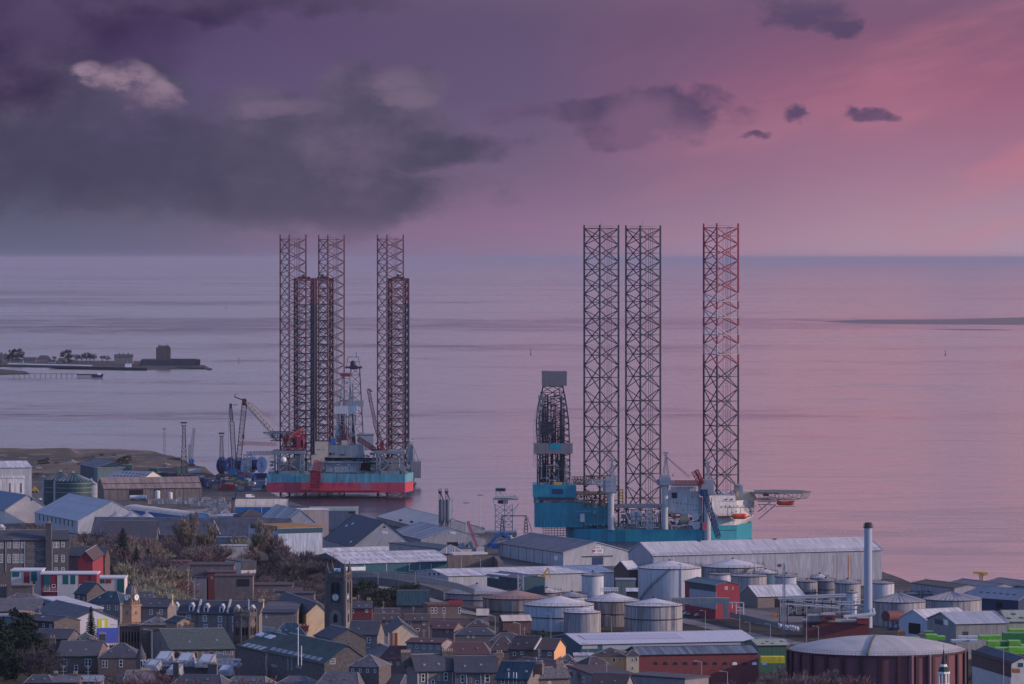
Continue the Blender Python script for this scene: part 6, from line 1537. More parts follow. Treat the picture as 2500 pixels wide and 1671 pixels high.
for px in (592,601,610,619): window(G,'long',px,1382,3,7,(0,0))
m=MB(); c=W(645,1372,2040); m.box((c.x,c.y,G.ze),(2.8,2,2.2)); m.build('chimney',stone_d,G.roof)
# --- coloured flats
def flats(lab,x0,x1,y,D,wallm,pans,wins):
    G=building('flats',lab,'flats',(x0,y),D,(x1,y),x0-2,wallm,mat('flat_roof_white',(.6,.6,.6),var=.1),kind='flat',depth=11,DC=D)
    for px0,px1,y0,y1,m in pans: panel(G,'long',(px0+px1)/2,(y0+y1)/2,px1-px0,y1-y0,'coloured_panel',m,.1 if m is harl_p else .13)
    for px,py,w,h,b in wins: window(G,'long',px,py,w,h,b,white)
    return G
flats('white block of the modern flats with a red and two teal panels',27,101,1395,1480,harl_p,((30,47,1397,1408,panel_teal),(58,72,1397,1425,render_red),(76,90,1396,1419,panel_teal)),((64,1421,8,7,(0,0)),(83,1426,9,17,(1,0))))
G=flats('long middle block of the modern flats in red, white and teal stripes',100,236,1403,1470,render_red,((107,123,1405,1428,panel_teal),(140,191,1405,1475,harl_p),(153,167,1405.2,1427,panel_teal),(172,184,1405.2,1427,panel_teal),(222,236,1405,1430,render_red)),((115,1436,11,18,(1,0)),(131,1431,9,8,(0,0)),(159,1434,12,15,(1,1)),(178,1434,12,15,(1,1)),(159,1456,12,14,(1,1)),(176,1457,9,14,(1,1)),(197,1431,8,8,(0,0))))
m=MB()
for y in (1445,): 
    a=ray_face(G,'long',107,y)-G.ey*.2; b=ray_face(G,'long',141,y)-G.ey*.2; m.prism([a+Vector((0,-1.2,0)),b+Vector((0,-1.2,0)),b,a],[a+Vector((0,-1.2,.2)),b+Vector((0,-1.2,.2)),b+Vector((0,0,.2)),a+Vector((0,0,.2))]); railing(m,[a+Vector((0,-1.2,.2)),b+Vector((0,-1.2,.2))],1.1,.5,.03)
m.build('balcony',lead,G.wall)
flats('small right block of the modern flats with teal and red squares',234,304,1413,1490,harl_p,((241,255,1415,1424,panel_teal),(258,272,1415,1424,render_red),(286,303,1414.5,1447,panel_teal)),((292,1441,12,10,(1,1)),))
# --- dark roofs on the left
def house(lab,B_,C_,Ax,D,apex,wm=None,rm=None,wins=(),chims=(),hip=0,depth=None,cat='house',face='long',bars=(1,1),sky=(),name='house',sur=None,group=None,ewins=(),rtri=None,oh=.25,base=None):
    G=building(name,lab,cat,B_,D,C_,Ax,wm or stone,rm or slate,apex=apex,depth=depth,hip=hip,group=group,rtri=rtri,oh=oh,base=base)
    if not wins and 1050<D<1700 and C_[0]-B_[0]>30:
        n=int((C_[0]-B_[0])/17)
        for i in range(n):
            wx=B_[0]+(C_[0]-B_[0])*(i+.5)/n; wins=list(wins)+[(wx,B_[1]+(C_[1]-B_[1])*(i+.5)/n+9,5.5,9,(0,1))]
    if not chims and not hip and rm in(None,slate,slate_l) and C_[0]-B_[0]>36: chims=((B_[0]+8,apex-8,10,4,stone_d),(C_[0]-8,apex-7,10,4,stone_b))
    for w in wins: window(G,face,w[0],w[1],w[2],w[3],w[4] if len(w)>4 else bars,white,sur)
    for w in ewins: window(G,'end',w[0],w[1],w[2],w[3],w[4] if len(w)>4 else bars,white,sur)
    for c in chims: chimney(G,c[0],c[1],c[2],c[3],c[4] if len(c)>4 else (wm or stone))
    if not sky and D<1700 and C_[0]-B_[0]>34 and apex is not None:
        w_=C_[0]-B_[0]; h_=B_[1]-apex; sky=[(B_[0]+w_*(.3+.04*((int(D)//10)%4)),B_[1]-h_*.42),(B_[0]+w_*.72,B_[1]-h_*.5)]
        if G.roof and hip==0: 
            m=MB(); a=G.P(G.L*.35,G.Wd*.5,G.zr+.3); m.bar(a,a+Vector((0,0,2.2)),.035,3)
            for k in range(4): m.bar(a+Vector((-.5,0,1.6+k*.18)),a+Vector((.5,0,1.6+k*.18)),.025,3)
            m.build('aerial',lead,G.roof)
    if sky: skylights(G,sky,5,3)
    return G
house('slate-roofed house with a hipped right end below the white flats',(10,1466),(96,1466),0,1400,1441,stone_d,slate_l,hip=.9,depth=12,chims=((55,1428,52,9,stone_b),(8,1432,16,3,stone_d)))
house('wide low slate roof at the left edge under the hipped house',(98,1494),(-40,1494),110,1360,1465,stone_d,slate_l,depth=14)
G=building('extension','low blue-grey flat extension with a long white roof edge','building',(97,1460),1385,(190,1472),90,mat('blue_grey_render',(.14,.20,.24)),sheet_white,kind='flat',depth=7,DC=1340)
G=building('hall','long dark-roofed hall with a white gable painted yellow and blue','hall',(178,1515),1320,(84,1492),287,mat('white_render',(.60,.58,.60),var=.08),slate_l,apex=1490)
panel(G,'end',262,1552,50,37,'blue_panel',mat('cobalt_paint',(.06,.11,.48)),.07); panel(G,'end',251,1522,24,23,'yellow_panel',mat('lime_yellow',(.55,.55,.06)),.08); panel(G,'end',251,1524,7,18,'door',white,.15)
for px in (165,171): window(G,'long',px,1522,4,10,(1,1))
house('slate terrace with a row of many chimney pots left of the painted gable hall',(30,1512),(132,1520),20,1300,1500,stone_d,slate,depth=9,chims=((65,1496,60,12,stone_b),(100,1505,62,12,stone_b)))
house('dark tiled house with a hipped roof at the left edge',(-30,1556),(60,1556),-40,1290,1532,stone_d,slate,hip=.7,depth=11,chims=((60,1528,9,2),))
house('slate-roofed cottage right of the dark hipped house on the left',(66,1560),(164,1562),60,1275,1537,stone_d,slate,depth=11,chims=((160,1538,9,2),),sky=((77,1541),))
house('small slate house with white edged dormer ridge under the spruce',(168,1572),(240,1572),160,1262,1545,stone_d,slate_g,hip=.8,depth=10,chims=((250,1549,17,4,stone_d),))
G=building('house','cold blue flat-roofed annex at the left edge','building',(-10,1506),1330,(39,1506),-20,mat('teal_blue_wall',(.05,.11,.15)),sheet_grey,kind='flat',depth=8)
# curved roof building + wing left of the town hall
house('dark teal slate roof with a sandstone wall left of the domed clock tower',(213,1471),(293,1473),205,1425,1443,stone,roof_teal,hip=.6,depth=12,wins=((249,1484,7,11,(0,1)),(265,1484,7,11,(0,1)),(285,1485,7,10,(0,1))))
house('slate wing with a steep end behind the teal slate roof',(212,1452),(182,1449),262,1440,1425,stone_d,slate,wins=((192,1462,4,14,(0,1)),(205,1465,3,14,(0,1))))
house('slate-roofed stone house with two white windows right of the domed tower',(338,1483),(409,1484),330,1430,1462,stone,slate,depth=10,wins=((369,1495,8,13,(1,1)),(393,1495,8,13,(1,1))),chims=((416,1453,12,2,harl_y),))
house('small far slate roof behind the domed clock tower',(340,1461),(375,1461),330,1500,1446,stone,slate,depth=8,chims=((352,1450,20,5,stone_b),))
# domed clock tower
def town_hall():
    D=1330; s=D/F; rot=R(45); px=319; x=(px-CX)*s; z0=zg(px,D)-1; Z=lambda y:H-(y-HY)*s; hw=4.6*26*s/2*.5/2
    t=thing('town_hall_tower','sandstone clock tower with a ribbed dome and two visible clock faces','clock tower',(x,D+3,z0)); c=Vector((x,D+3,0)); w=27*s*2/math.sqrt(2)/1.06*.88
    rz=R(50); V=lambda z:c+Vector((0,0,z))
    b=MB(); b.box(V(z0),(w,w,Z(1481)-z0),rz); o=b.build('shaft',stone_w,t)
    b=MB(); b.box(V(Z(1482)),(w*1.12,w*1.12,.45),rz); b.box(V(Z(1520)),(w*1.06,w*1.06,.3),rz); b.build('cornice',stone_w,o)
    b=MB(); b.box(V(Z(1481)+.46),(w*.86,w*.86,Z(1462)-Z(1481)),rz); bel=b.build('belfry',stone_w,t)
    r=w*.47; b=MB(); b.cyl(V(Z(1463)+.46),r,.9,16); b.dome(V(Z(1463)+1.35),r,2.5,16,6); d=b.build('dome',mat('lead_dome',(.20,.17,.17),rough=.5,var=.2),t,smooth=True)
    b=MB()
    for i in range(12):
        a=R(30*i)
        for k in range(5):
            t0,t1=k/5*math.pi/2,(k+1)/5*math.pi/2
            b.bar(V(Z(1463)+1.35+2.55*math.sin(t0))+Vector((r*1.02*math.cos(t0)*math.cos(a),r*1.02*math.cos(t0)*math.sin(a),0)),V(Z(1463)+1.35+2.55*math.sin(t1))+Vector((r*1.02*math.cos(t1)*math.cos(a),r*1.02*math.cos(t1)*math.sin(a),0)),.07,3)
    b.build('dome_rib',gutter,d)
    b=MB(); b.cyl(V(Z(1463)+3.8),.35,.7,8); b.ball(V(Z(1463)+4.9),.32,8,6); b.bar(V(Z(1463)+5),V(Z(1463)+6.4),.07,4); b.build('finial',gutter,d)
    for sg,a in ((0,rz-R(90)),(1,rz)):
        n=Vector((math.cos(a),math.sin(a),0)); 
        if n.y>0: n=-n
        e=Vector((-n.y,n.x,0)); cc=V(Z(1460))+n*(w*.43+.3)
        b=MB(); b.bar(cc-n*.8,cc+n*.12,1.05,20); h_=b.build('clock_housing',mat('lead_dome',()),bel)
        b=MB(); b.face([cc+n*.14+(e*math.cos(q)+Vector((0,0,1))*math.sin(q))*.78 for q in [i*R(18) for i in range(20)]] if n.cross(e).z<0 or True else []); b.build('clock_face',white,h_)
        b=MB(); b.bar(cc+n*.18,cc+n*.18+Vector((0,0,.62)),.05,4); b.bar(cc+n*.18,cc+n*.18+e*.35-Vector((0,0,.2)),.06,4); b.build('clock_hand',gutter,h_)
        for k in range(-2,3):
            b=MB(); p=V(Z(1479))+n*(w*.43+.05)+e*k*w*.19; b.box(p,(.3,.3,Z(1465)-Z(1479)),rz); b.build('column',stone_w,bel)
        b=MB(); p=V(Z(1497))+n*(w/2+.02); b.bar(p,p+n*.1,.5,12); b.build('roundel',stone_b,o)
town_hall()
G=house('brown sandstone town hall with a pale hipped roof under the domed tower',(342,1527),(413,1527),290,1300,1506,stone_b,slate_l,hip=1,depth=15,chims=((387,1500,9,2,stone_b),),wins=((378,1549,5,8,(0,0)),),cat='town hall',name='town_hall')
G=building('town_hall','brown classical sandstone front with tall pilasters below the domed tower','town hall',(292,1532),1312,(346,1530),288,stone_b,stone_b,kind='flat',depth=8,DC=1312)
for i in range(7): panel(G,'long',297+i*7.4,1562,2.2,46,'pilaster',stone_w,.35)
for i in range(6): panel(G,'long',300.7+i*7.4,1556,3,24,'tall_window',glass,.06)
m=MB(); railing(m,[G.P(0,0,G.ze+.4),G.P(G.L,0,G.ze+.4)],.9,.6,.09); m.build('balustrade',stone_w,G.roof)
house('small brown cottage with a pink lit gable beside the town hall',(432,1522),(405,1518),437,1290,1510,stone_w,slate,depth=5)
# terrace with dormers
def dormer(G,px,ytop,ybot,w):
    c=ray_face(G,'slope',px,ybot); s=c.y/F; ww=w*s; hh=(ybot-ytop)*s*.62; f=-G.ey; r=G.ex; b=MB(); base=c+Vector((0,0,-.2)); u=Vector((0,0,1))
    q=[base-r*ww/2,base+r*ww/2]; bk=G.ey*2.4
    b.prism([q[0],q[1],q[1]+bk,q[0]+bk],[q[0]+u*hh,q[1]+u*hh,q[1]+u*hh+bk,q[0]+u*hh+bk]) 
    d=b.build('dormer',white,G.roof)
    m=MB(); ap=base+u*(hh*1.65); l=base-r*ww*.62+u*hh*.98+f*.15; rr=base+r*ww*.62+u*hh*.98+f*.15; bk2=G.ey*3.4; ap2=ap+f*.15
    m.face([l,rr,ap2]); m.face([l,ap2,ap2+bk2,l+bk2][::-1]); m.face([rr,rr+bk2,ap2+bk2,ap2][::-1]); m.face([l,l+bk2,rr+bk2,rr][::1]); m.build('dormer_roof',lead,d)
    p=MB(); cc=base+u*hh*.52; slabon(p,cc,r,u,f,ww*.5,hh*.72,0,.06); p.build('pane',glass,d)
G=house('long Victorian terrace with white dormers and a row of firewalls','_' and (410,1497),(630,1500),404,1590,1466,stone,slate,depth=11,wins=[(px,py,w,h,(1,1)) for px,py,w,h in ((427,1505,11,15),(460,1508,11,15),(500,1510,10,15),(537,1512,10,15),(575,1513,8,14),(460,1531,10,14),(502,1532,10,14),(537,1532,10,14),(427,1529,10,14),(575,1534,8,14))],sur=lead,name='terrace',cat='terrace') if False else None
G=building('terrace','long Victorian stone terrace with six white dormers and firewalls','terrace',(410,1497),1590,(632,1500),404,stone,slate,apex=1467,depth=11)
for px,py in ((427,1505),(460,1508),(500,1510),(537,1512),(572,1513),(460,1531),(502,1532),(537,1532),(427,1529),(572,1534)): window(G,'long',px,py,8,13,(1,1),white,lead)
for px,yt,yb in ((428,1470,1491),(467,1471,1492),(503,1473,1494),(541,1474,1495),(577,1477,1497),(614,1477,1497)): dormer(G,px,yt,yb,12)
for px in (488,560):
    m=MB(); a=ray_face(G,'slope',px-5,1499); b=ray_face(G,'slope',px+3,1467.5); m.bar(a+Vector((0,0,.4)),b+Vector((0,0,.4)),.42); m.build('firewall',lead,G.roof)
chimney(G,416,1453,11,2,harl_y); chimney(G,638,1464,12,2,harl_y); 
for px in (481,556): panel(G,'long',px,1522,1,40,'downpipe',gutter,.15)
t=thing('flue','thin pale steel flue standing in front of the dormered terrace','flue',tuple(W(607,1500,1400))); m=MB(); m.bar(W(607,1500,1400),W(607,1464,1400),.2,8); m.build('pipe',lead,t)
# houses between terrace and clock tower
house('stone house with a cream sunlit gable behind the church tower',(722,1497),(640,1497),738,1500,1487,stone,slate,hip=0,wins=((650,1505,5,8),),chims=((700,1498,48,11,stone_b),))
house('taller house with a cream sunlit gable left of the clock tower',(748,1500),(672,1473),765,1520,1474,harl_y,slate,depth=7)
G=house('row of sunlit pink and cream tenement fronts beside the clock tower',(750,1502),(735,1488),787,1545,1480,harl_y,slate,depth=9)
for i,px in enumerate((757,766,774,782)): panel(G,'end',px,1512,3,26,'bay',(render_red,harl_o,harl_p,harl_o)[i],.3)
G=building('flats','brown rendered flat-topped block with a white parapet edge behind the gables','flats',(697,1451),1650,(767,1451),690,harl,gutter,kind='flat',depth=10)
house('tiny pyramid red-tiled roof in front of the brown block','_' and (697,1473),(738,1473),690,1600,1458,harl,tile_r,hip=1,depth=7)
house('long plain tile roof below the brown block',(655,1476),(720,1476),650,1560,1468,stone_b,tile_b,depth=8)
# reddish housing estate
EST='housing estate among the trees'
for i,(lab,x0,x1,yt,D,wm,rm,ap) in enumerate((
 ('dark red flat block, farthest left of the housing estate',398,464,1373,1990,harl,tile_r,1369),
 ('long pinkish-brown block with a white end in the housing estate',458,571,1381,1965,harl,tile_b,1374),
 ('small block with a ribbed dark roof in the housing estate',434,458,1400,1940,harl,tile_b,1382),
 ('block with a ribbed dark roof and a pale blue wall in the housing estate',470,508,1411,1900,harl_g,tile_b,1390),
 ('bright red walled block in the middle of the housing estate',505,577,1399,1900,brick,tile_r,1394),
 ('grey-brown block with a dark lozenge window in the housing estate',524,617,1408,1870,harl,tile_b,1403),
 ('low brown block behind the round bushes in the housing estate',620,714,1430,1880,harl,tile_b,1424),
 ('block with a corrugated brown roof right of the round bushes',672,735,1446,1800,harl,tile_b,1437))):
    G=building('flats',lab,'flats',(x0,yt),D,(x1,yt),x0-3,wm,rm,kind='flat',depth=9,apex=ap)
    if i==5: panel(G,'long',594,1423,30,18,'dark_window',glass,.1)
    if i in(1,4,6): 
        for k in range(4): window(G,'long',x0+12+k*(x1-x0-20)/4,yt+12,4,5,(0,0))
# clock tower
def clock_tower():
    D=1500; s=D/F; Z=lambda y:H-(y-HY)*s; rz=R(-14); w=49*s/math.cos(R(14))*.99; px=825; x=(px-CX)*s; z0=zg(px,D)-1
    t=thing('church_clock_tower','tall dark sandstone church tower with four pinnacles and a white clock','clock tower',(x,D+w/2,z0)); c=Vector((x,D+w/2,0)); e=Vector((math.cos(rz),math.sin(rz),0)); f=Vector((math.sin(rz),-math.cos(rz),0)); V=lambda a,b_,z:c+e*a+f*b_+Vector((0,0,z)); rzb=rz
    b=MB(); b.box(V(0,0,z0),(w,w,Z(1480)-z0),rz); b.box(V(0,0,Z(1480)+.35),(w*.95,w*.95,Z(1421)-Z(1480)-.35),rz); o=b.build('shaft',stone_d,t)
    b=MB(); b.box(V(0,0,Z(1480)),(w*1.05,w*1.05,.35),rz); b.box(V(0,0,Z(1421)),(w*1.06,w*1.06,.4),rz); b.box(V(0,0,Z(1543)),(w*1.05,w*1.05,.35),rz); b.build('string_course',stone_d,o)
    b=MB()
    for i in range(-3,4):
        for sg in (-1,1):
            b.box(V(i*w/7.5,sg*w*.47,Z(1421)+.4),(.42,.4,Z(1405)-Z(1421)-.4),rz); b.box(V(sg*w*.47,i*w/7.5,Z(1421)+.4),(.4,.42,Z(1405)-Z(1421)-.4),rz)
    for sg in (-1,1): b.box(V(0,sg*w*.47,Z(1405)),(w*.98,.5,Z(1399)-Z(1405)),rz); b.box(V(sg*w*.47,0,Z(1405)),(.5,w*.82,Z(1399)-Z(1405)),rz)
    b.box(V(0,0,Z(1421)+.4),(w*.7,w*.7,.8),rz); b.build('parapet',stone_d,t)
    for a in (-1,1):
        for q in (-1,1):
            b=MB(); p=V(a*w*.44,q*w*.44,Z(1421)+.4); b.cyl(p,.62,Z(1396)-Z(1421)-.4,8); b.cyl(V(a*w*.44,q*w*.44,Z(1396)),.72,Z(1377)-Z(1396),8,r2=.1); b.ball(V(a*w*.44,q*w*.44,Z(1376.5)),.2,6,4); b.bar(V(a*w*.44,q*w*.44,Z(1377)),V(a*w*.44,q*w*.44,Z(1371)),.05,3); b.build('pinnacle',stone_d,t)
    up=Vector((0,0,1))
    for n,ee,k in ((f,e,0),(e,f*-1,1)):
        d0=w*.475
        def arch(px_y0,px_y1,ww,name,m,dd,off=0,par=o):
            b=MB(); zc0,zc1=Z(px_y1),Z(px_y0); p=Vector((c.x,c.y,0))+n*(d0+dd)+ee*off; r=ww/2; zz=zc1-r
            pts=[p+ee*(-r)+up*zc0,p+ee*r+up*zc0]+[p+ee*(r*math.cos(a))+up*(zz+r*1.25*math.sin(a)) for a in [i*math.pi/8 for i in range(9)]]
            if (pts[1]-pts[0]).cross(pts[2]-pts[1]).dot(n)<0: pts.reverse()
            b.face(pts); b.face([q_-n*.05 for q_ in pts][::-1]); return b.build(name,m,par)
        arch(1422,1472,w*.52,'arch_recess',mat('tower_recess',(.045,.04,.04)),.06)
        arch(1425,1449,w*.17,'louvre',dark,.1,-w*.12); arch(1425,1449,w*.17,'louvre',dark,.1,w*.12)
        arch(1492,1536,w*.60,'lower_arch',stone,.23-.02); arch(1501,1520,w*.2,'lower_window',dark,.30)
        cc=Vector((c.x,c.y,Z(1459)))+n*(d0+.16)
        b=MB(); pts=[cc+(ee*math.cos(a)+up*math.sin(a))*1.0 for a in [i*R(15) for i in range(24)]]
        if (pts[1]-pts[0]).cross(pts[2]-pts[1]).dot(n)<0: pts.reverse()
        b.face(pts); cf=b.build('clock_face',mat('clock_white',(.72,.72,.70),var=.03),o)
        b=MB()
        for i in range(12):
            a=R(30*i); v_=ee*math.cos(a)+up*math.sin(a); b.bar(cc+v_*.62+n*.04,cc+v_*.9+n*.04,.065,4)
        b.build('numeral',gutter,cf)
        b=MB(); b.bar(cc+n*.08,cc+n*.08+up*.75,.06,4); b.bar(cc+n*.08,cc+n*.08-up*.45,.07,4); b.build('clock_hand',gutter,cf)
    for a,q in ((-1,1),(1,1),(1,-1)):
        b=MB(); b.box(V(a*w*.485,q*w*.485,z0),(.75,.75,Z(1421)-z0),rz); b.build('buttress',stone_d if a<0 else stone,o)  # right-hand ones lighter: the sunlit side put into the stone colour
clock_tower()
house('large grey church roof descending to the right of the clock tower',(890,1612),(792,1566),960,1370,1588,stone_d,slate_l,depth=16,cat='church',name='church_nave')
house('stone house with one white dormer and a cream sunlit gable right of the clock tower','_' and (921,1551),(850,1550),938,1390,1519,stone,slate,wins=((900,1563,8,15,(0,1)),(900,1587,7,12,(0,1))),sky=((876,1535),))
G_=G=house('row of sunlit cream and red tenement bays right of the cream gable',(946,1552),(934,1535),975,1430,1524,harl_y,slate,depth=9)
for i,px in enumerate((949,955,961,966,971)): panel(G,'end',px,1562,2.4,34,'bay',(harl_p,render_red,harl_o,render_red,harl_o)[i],.35)
house('red-walled house with a slate roof right of the clock tower',(857,1486),(908,1486),852,1660,1471,brick,slate,depth=8,wins=((861,1493,6,9,(0,0)),(895,1492,7,7,(1,0))))
house('brown house with a tile roof, farther of two behind the cream gable',(914,1500),(976,1500),908,1620,1487,harl,tile_b,depth=9)
house('brown house with a tile roof, nearer of two behind the cream gable',(911,1516),(974,1516),906,1590,1500,harl,tile_b,depth=9,wins=((945,1521,6,6,(0,0)),))
house('brown house with three pale-framed windows right of the brown pair',(988,1517),(1047,1517),980,1590,1501,harl,tile_b,depth=9,wins=((1000,1525,7,13,(0,0)),(1035,1523,7,7,(1,0)),(1020,1538,9,7,(0,0))))
G=building('works_building','ornate brown stone works with a red parapet and white windows','works building',(1044,1478),1740,(1125,1477),1040,stone_b,brick_d,kind='flat',depth=10)
for px in (1055,1064,1084,1122): window(G,'long',px,1491,6,15,(0,1),white)
panel(G,'long',1085,1478.5,84,3,'cornice',brick,.35); panel(G,'long',1112,1471,34,10,'red_parapet',render_red,.25)
G=building('glass_roof_workshop','dark greenhouse-like workshop with a broken glass roof below the viaduct','workshop',(970,1478),1790,(1045,1478),945,stone_d,mat('dirty_glass_roof',(.04,.075,.085),rough=.3,var=.4,scale=.6,streak=.4,pitch=1,seam=.4),apex=1443,depth=14)
for i,(lab,B_,C_,Ax,D,ap,hp,wn) in enumerate((
 ('tiled brown house behind the grey render gable, farthest back',(1050,1528),(1138,1528),1044,1560,1510,0,((1124,1531,5,5,(0,0)),)),
 ('low tiled house with a small square window over the brown yard',(1055,1536),(1108,1537),1048,1520,1519,0,((1092,1541,5,6,(0,0)),)),
 ('wide tiled bungalow roof with two tiny white windows',(1110,1551),(1208,1551),1104,1500,1532,.5,((1143,1555,6,5,(1,0)),(1156,1555,6,5,(1,0)))),
 ('hipped dark tile roof with a pale little gable by the lamp post',(1140,1530),(1192,1530),1134,1545,1512,1,()),
 ('brown tiled roof with white vents behind the tenement row',(1090,1598),(1196,1598),1085,1260,1568,.3,()),
 ('flat dark tiled roof beside the evergreen bushes',(1196,1566),(1278,1566),1190,1440,1545,.6,()),
 ('dark tiled roof dipping left of the brick pair of houses',(1196,1590),(1258,1590),1190,1360,1554,.5,()),
 ('brown tiled roof left of the grey render gable','_' and (925,1610),(1000,1612),918,1270,1576,.2,()))):
    house(lab,B_,C_,Ax,D,ap,harl,(tile_b,tile_r,slate)[i%3] if i!=6 else tile_b,wins=wn,hip=hp,depth=11,oh=.3)
G=house('big grey rendered gable wall with an arched window behind the tenements',(992,1570),(1078,1572),985,1270,1560,harl_g,tile_r,depth=9)
window(G,'long',1018,1597,10,12,(1,1),harl_p)
# foreground tenements
TEN='sandstone tenement row at the bottom'
def ten(lab,B_,C_,Ax,ap,rm,wins,chims,sky,D=1045,hip=0,depth=9.5,pipes=()):
    G=building('tenement',lab,'tenement',B_,D,C_,Ax,stone,rm,apex=ap,depth=depth,group=TEN,base=46)
    for w in wins: window(G,'long',*w[:4],w[4] if len(w)>4 else (0,1),white,stone_w if len(w)>5 else None)
    for c in chims: chimney(G,*c)
    for p in sky: panel(G,'slope',p[0],p[1],6,4.5,'rooflight',mat('steel_rooflight',(.25,.26,.28),rough=.3),.1)
    for px in pipes: panel(G,'long',px,1662,1.4,40,'downpipe',white,.2)
    return G
ten('left house of the tenement row, with a broad dark end chimney',(1018,1639),(1110,1637),980,1601,slate,((1033,1655,9,20),(1088,1652,9,20),(1072,1657,4,10,(0,0)),(1057,1668,9,16)),((990,1593,24,7,stone_d),(1092,1590,28,6,stone_d)),((1036,1624),(1071,1622)),pipes=(1020,1044,1105))
ten('middle house of the tenement row, beside the lit chimney',(1112,1642),(1212,1642),1106,1604,slate,((1129,1658,9,20),(1149,1661,4,10,(0,0)),(1190,1656,11,20),(1178,1665,4,8,(0,0)),(1165,1669,9,14)),((1219,1594,16,3,stone_w),),((1135,1627),(1174,1624)),pipes=(1139,1174,1183))
ten('right house of the tenement row, with a dark teal mossy roof',(1212,1657),(1288,1659),1206,1617,roof_teal,((1228,1665,9,12),(1274,1668,6,8,(0,0))),((1314,1621,24,8,stone_b),),((1241,1636),(1285,1640)),D=1030,pipes=(1242,1254,1261))
house('low grey roof with coping between the two big chimneys',(1285,1659),(1392,1656),1280,1035,1634,stone,slate_l,depth=7,chims=((1366,1619,20,4,stone),),wins=((1341,1668,8,8),),base=46)
house('pale rendered block with a sloping brown roof edge behind the tenements',(1240,1620),(1352,1632),1232,1150,1607,harl_g,tile_r,depth=9)
G=building('house','grey rendered gable end with a tall white window at the bottom centre','house',(1385,1628),1075,(1452,1655),1377,harl_g,tile_b,kind='flat',depth=9,DC=1050,base=48)
window(G,'long',1425,1660,7,12,(1,0)); m=MB(); m.pbox(1379,1640,1398,1656,1062,4); m.build('stair_head',brick_d,G.wall)
# brick pair + orange gable
house('brown brick house with a small dormer gable, left of the orange gable',(1242,1586),(1303,1588),1236,1345,1554,stone_b,tile_b,depth=10,wins=((1256,1597,7,9,(0,0)),(1274,1595,7,8,(1,0))))
G=house('brown brick house ending in a bright orange sunlit gable',(1353,1589),(1304,1588),1381,1330,1562,harl_o,tile_b,wins=((1318,1596,6,9,(0,0)),(1342,1597,8,9,(1,0))))
panel(G,'long',1328,1606,49,34,'brick_facing',stone_b,.05)
m=MB(); a=ray_face(G,'slope',1304,1589); b=ray_face(G,'slope',1321,1561); m.bar(a+Vector((0,0,.3)),b+Vector((0,0,.3)),.25); m.build('white_verge',harl_p,G.roof)
house('hipped roof cream flats with tall windows right of the orange gable',(1440,1603),(1526,1604),1434,1270,1581,harl_o,tile_b,hip=1,depth=12,wins=((1499,1612,7,11,(0,0)),(1514,1611,4,10,(0,0)),(1514,1635,5,12,(0,0)),(1499,1636,6,12,(0,0))),cat='flats')
house('narrow cream and stone block with a small hipped roof beside the brick works',(1530,1602),(1560,1602),1526,1262,1586,harl_y,tile_b,hip=1,depth=8,wins=((1545,1612,4,8,(0,0)),(1554,1610,4,10,(0,0)),(1545,1632,4,8,(0,0)),(1554,1650,4,8,(0,0))),cat='flats')
house('low cream house with a broad tiled roof in front of the hipped flats',(1436,1633),(1500,1631),1385,1200,1604,harl_o,tile_b,hip=.5,depth=11,wins=((1455,1641,8,6,(0,0)),(1468,1640,8,6,(0,0)),(1484,1639,3,7,(0,0)),(1497,1639,3,7,(0,0))))
house('dark hipped roof with a white turret vent left of the broad tiled roof',(1362,1626),(1410,1626),1356,1215,1597,harl,slate,hip=.9,depth=10)
G=building('house','white-roofed flat garage behind the dark hipped roof','garage',(1402,1602),1330,(1455,1602),1398,harl_p,sheet_white,kind='flat',depth=7)
house('dark gable with two small dormers at the bottom edge, right of centre',(1440,1680),(1525,1682),1432,1010,1646,harl_g,tile_b,depth=8,base=46)
G=building('house','long pale rendered wall with a curved coping at the bottom edge','wall building',(1530,1650),1030,(1672,1664),1525,harl_g,slate,kind='flat',depth=8,DC=1020,base=46)
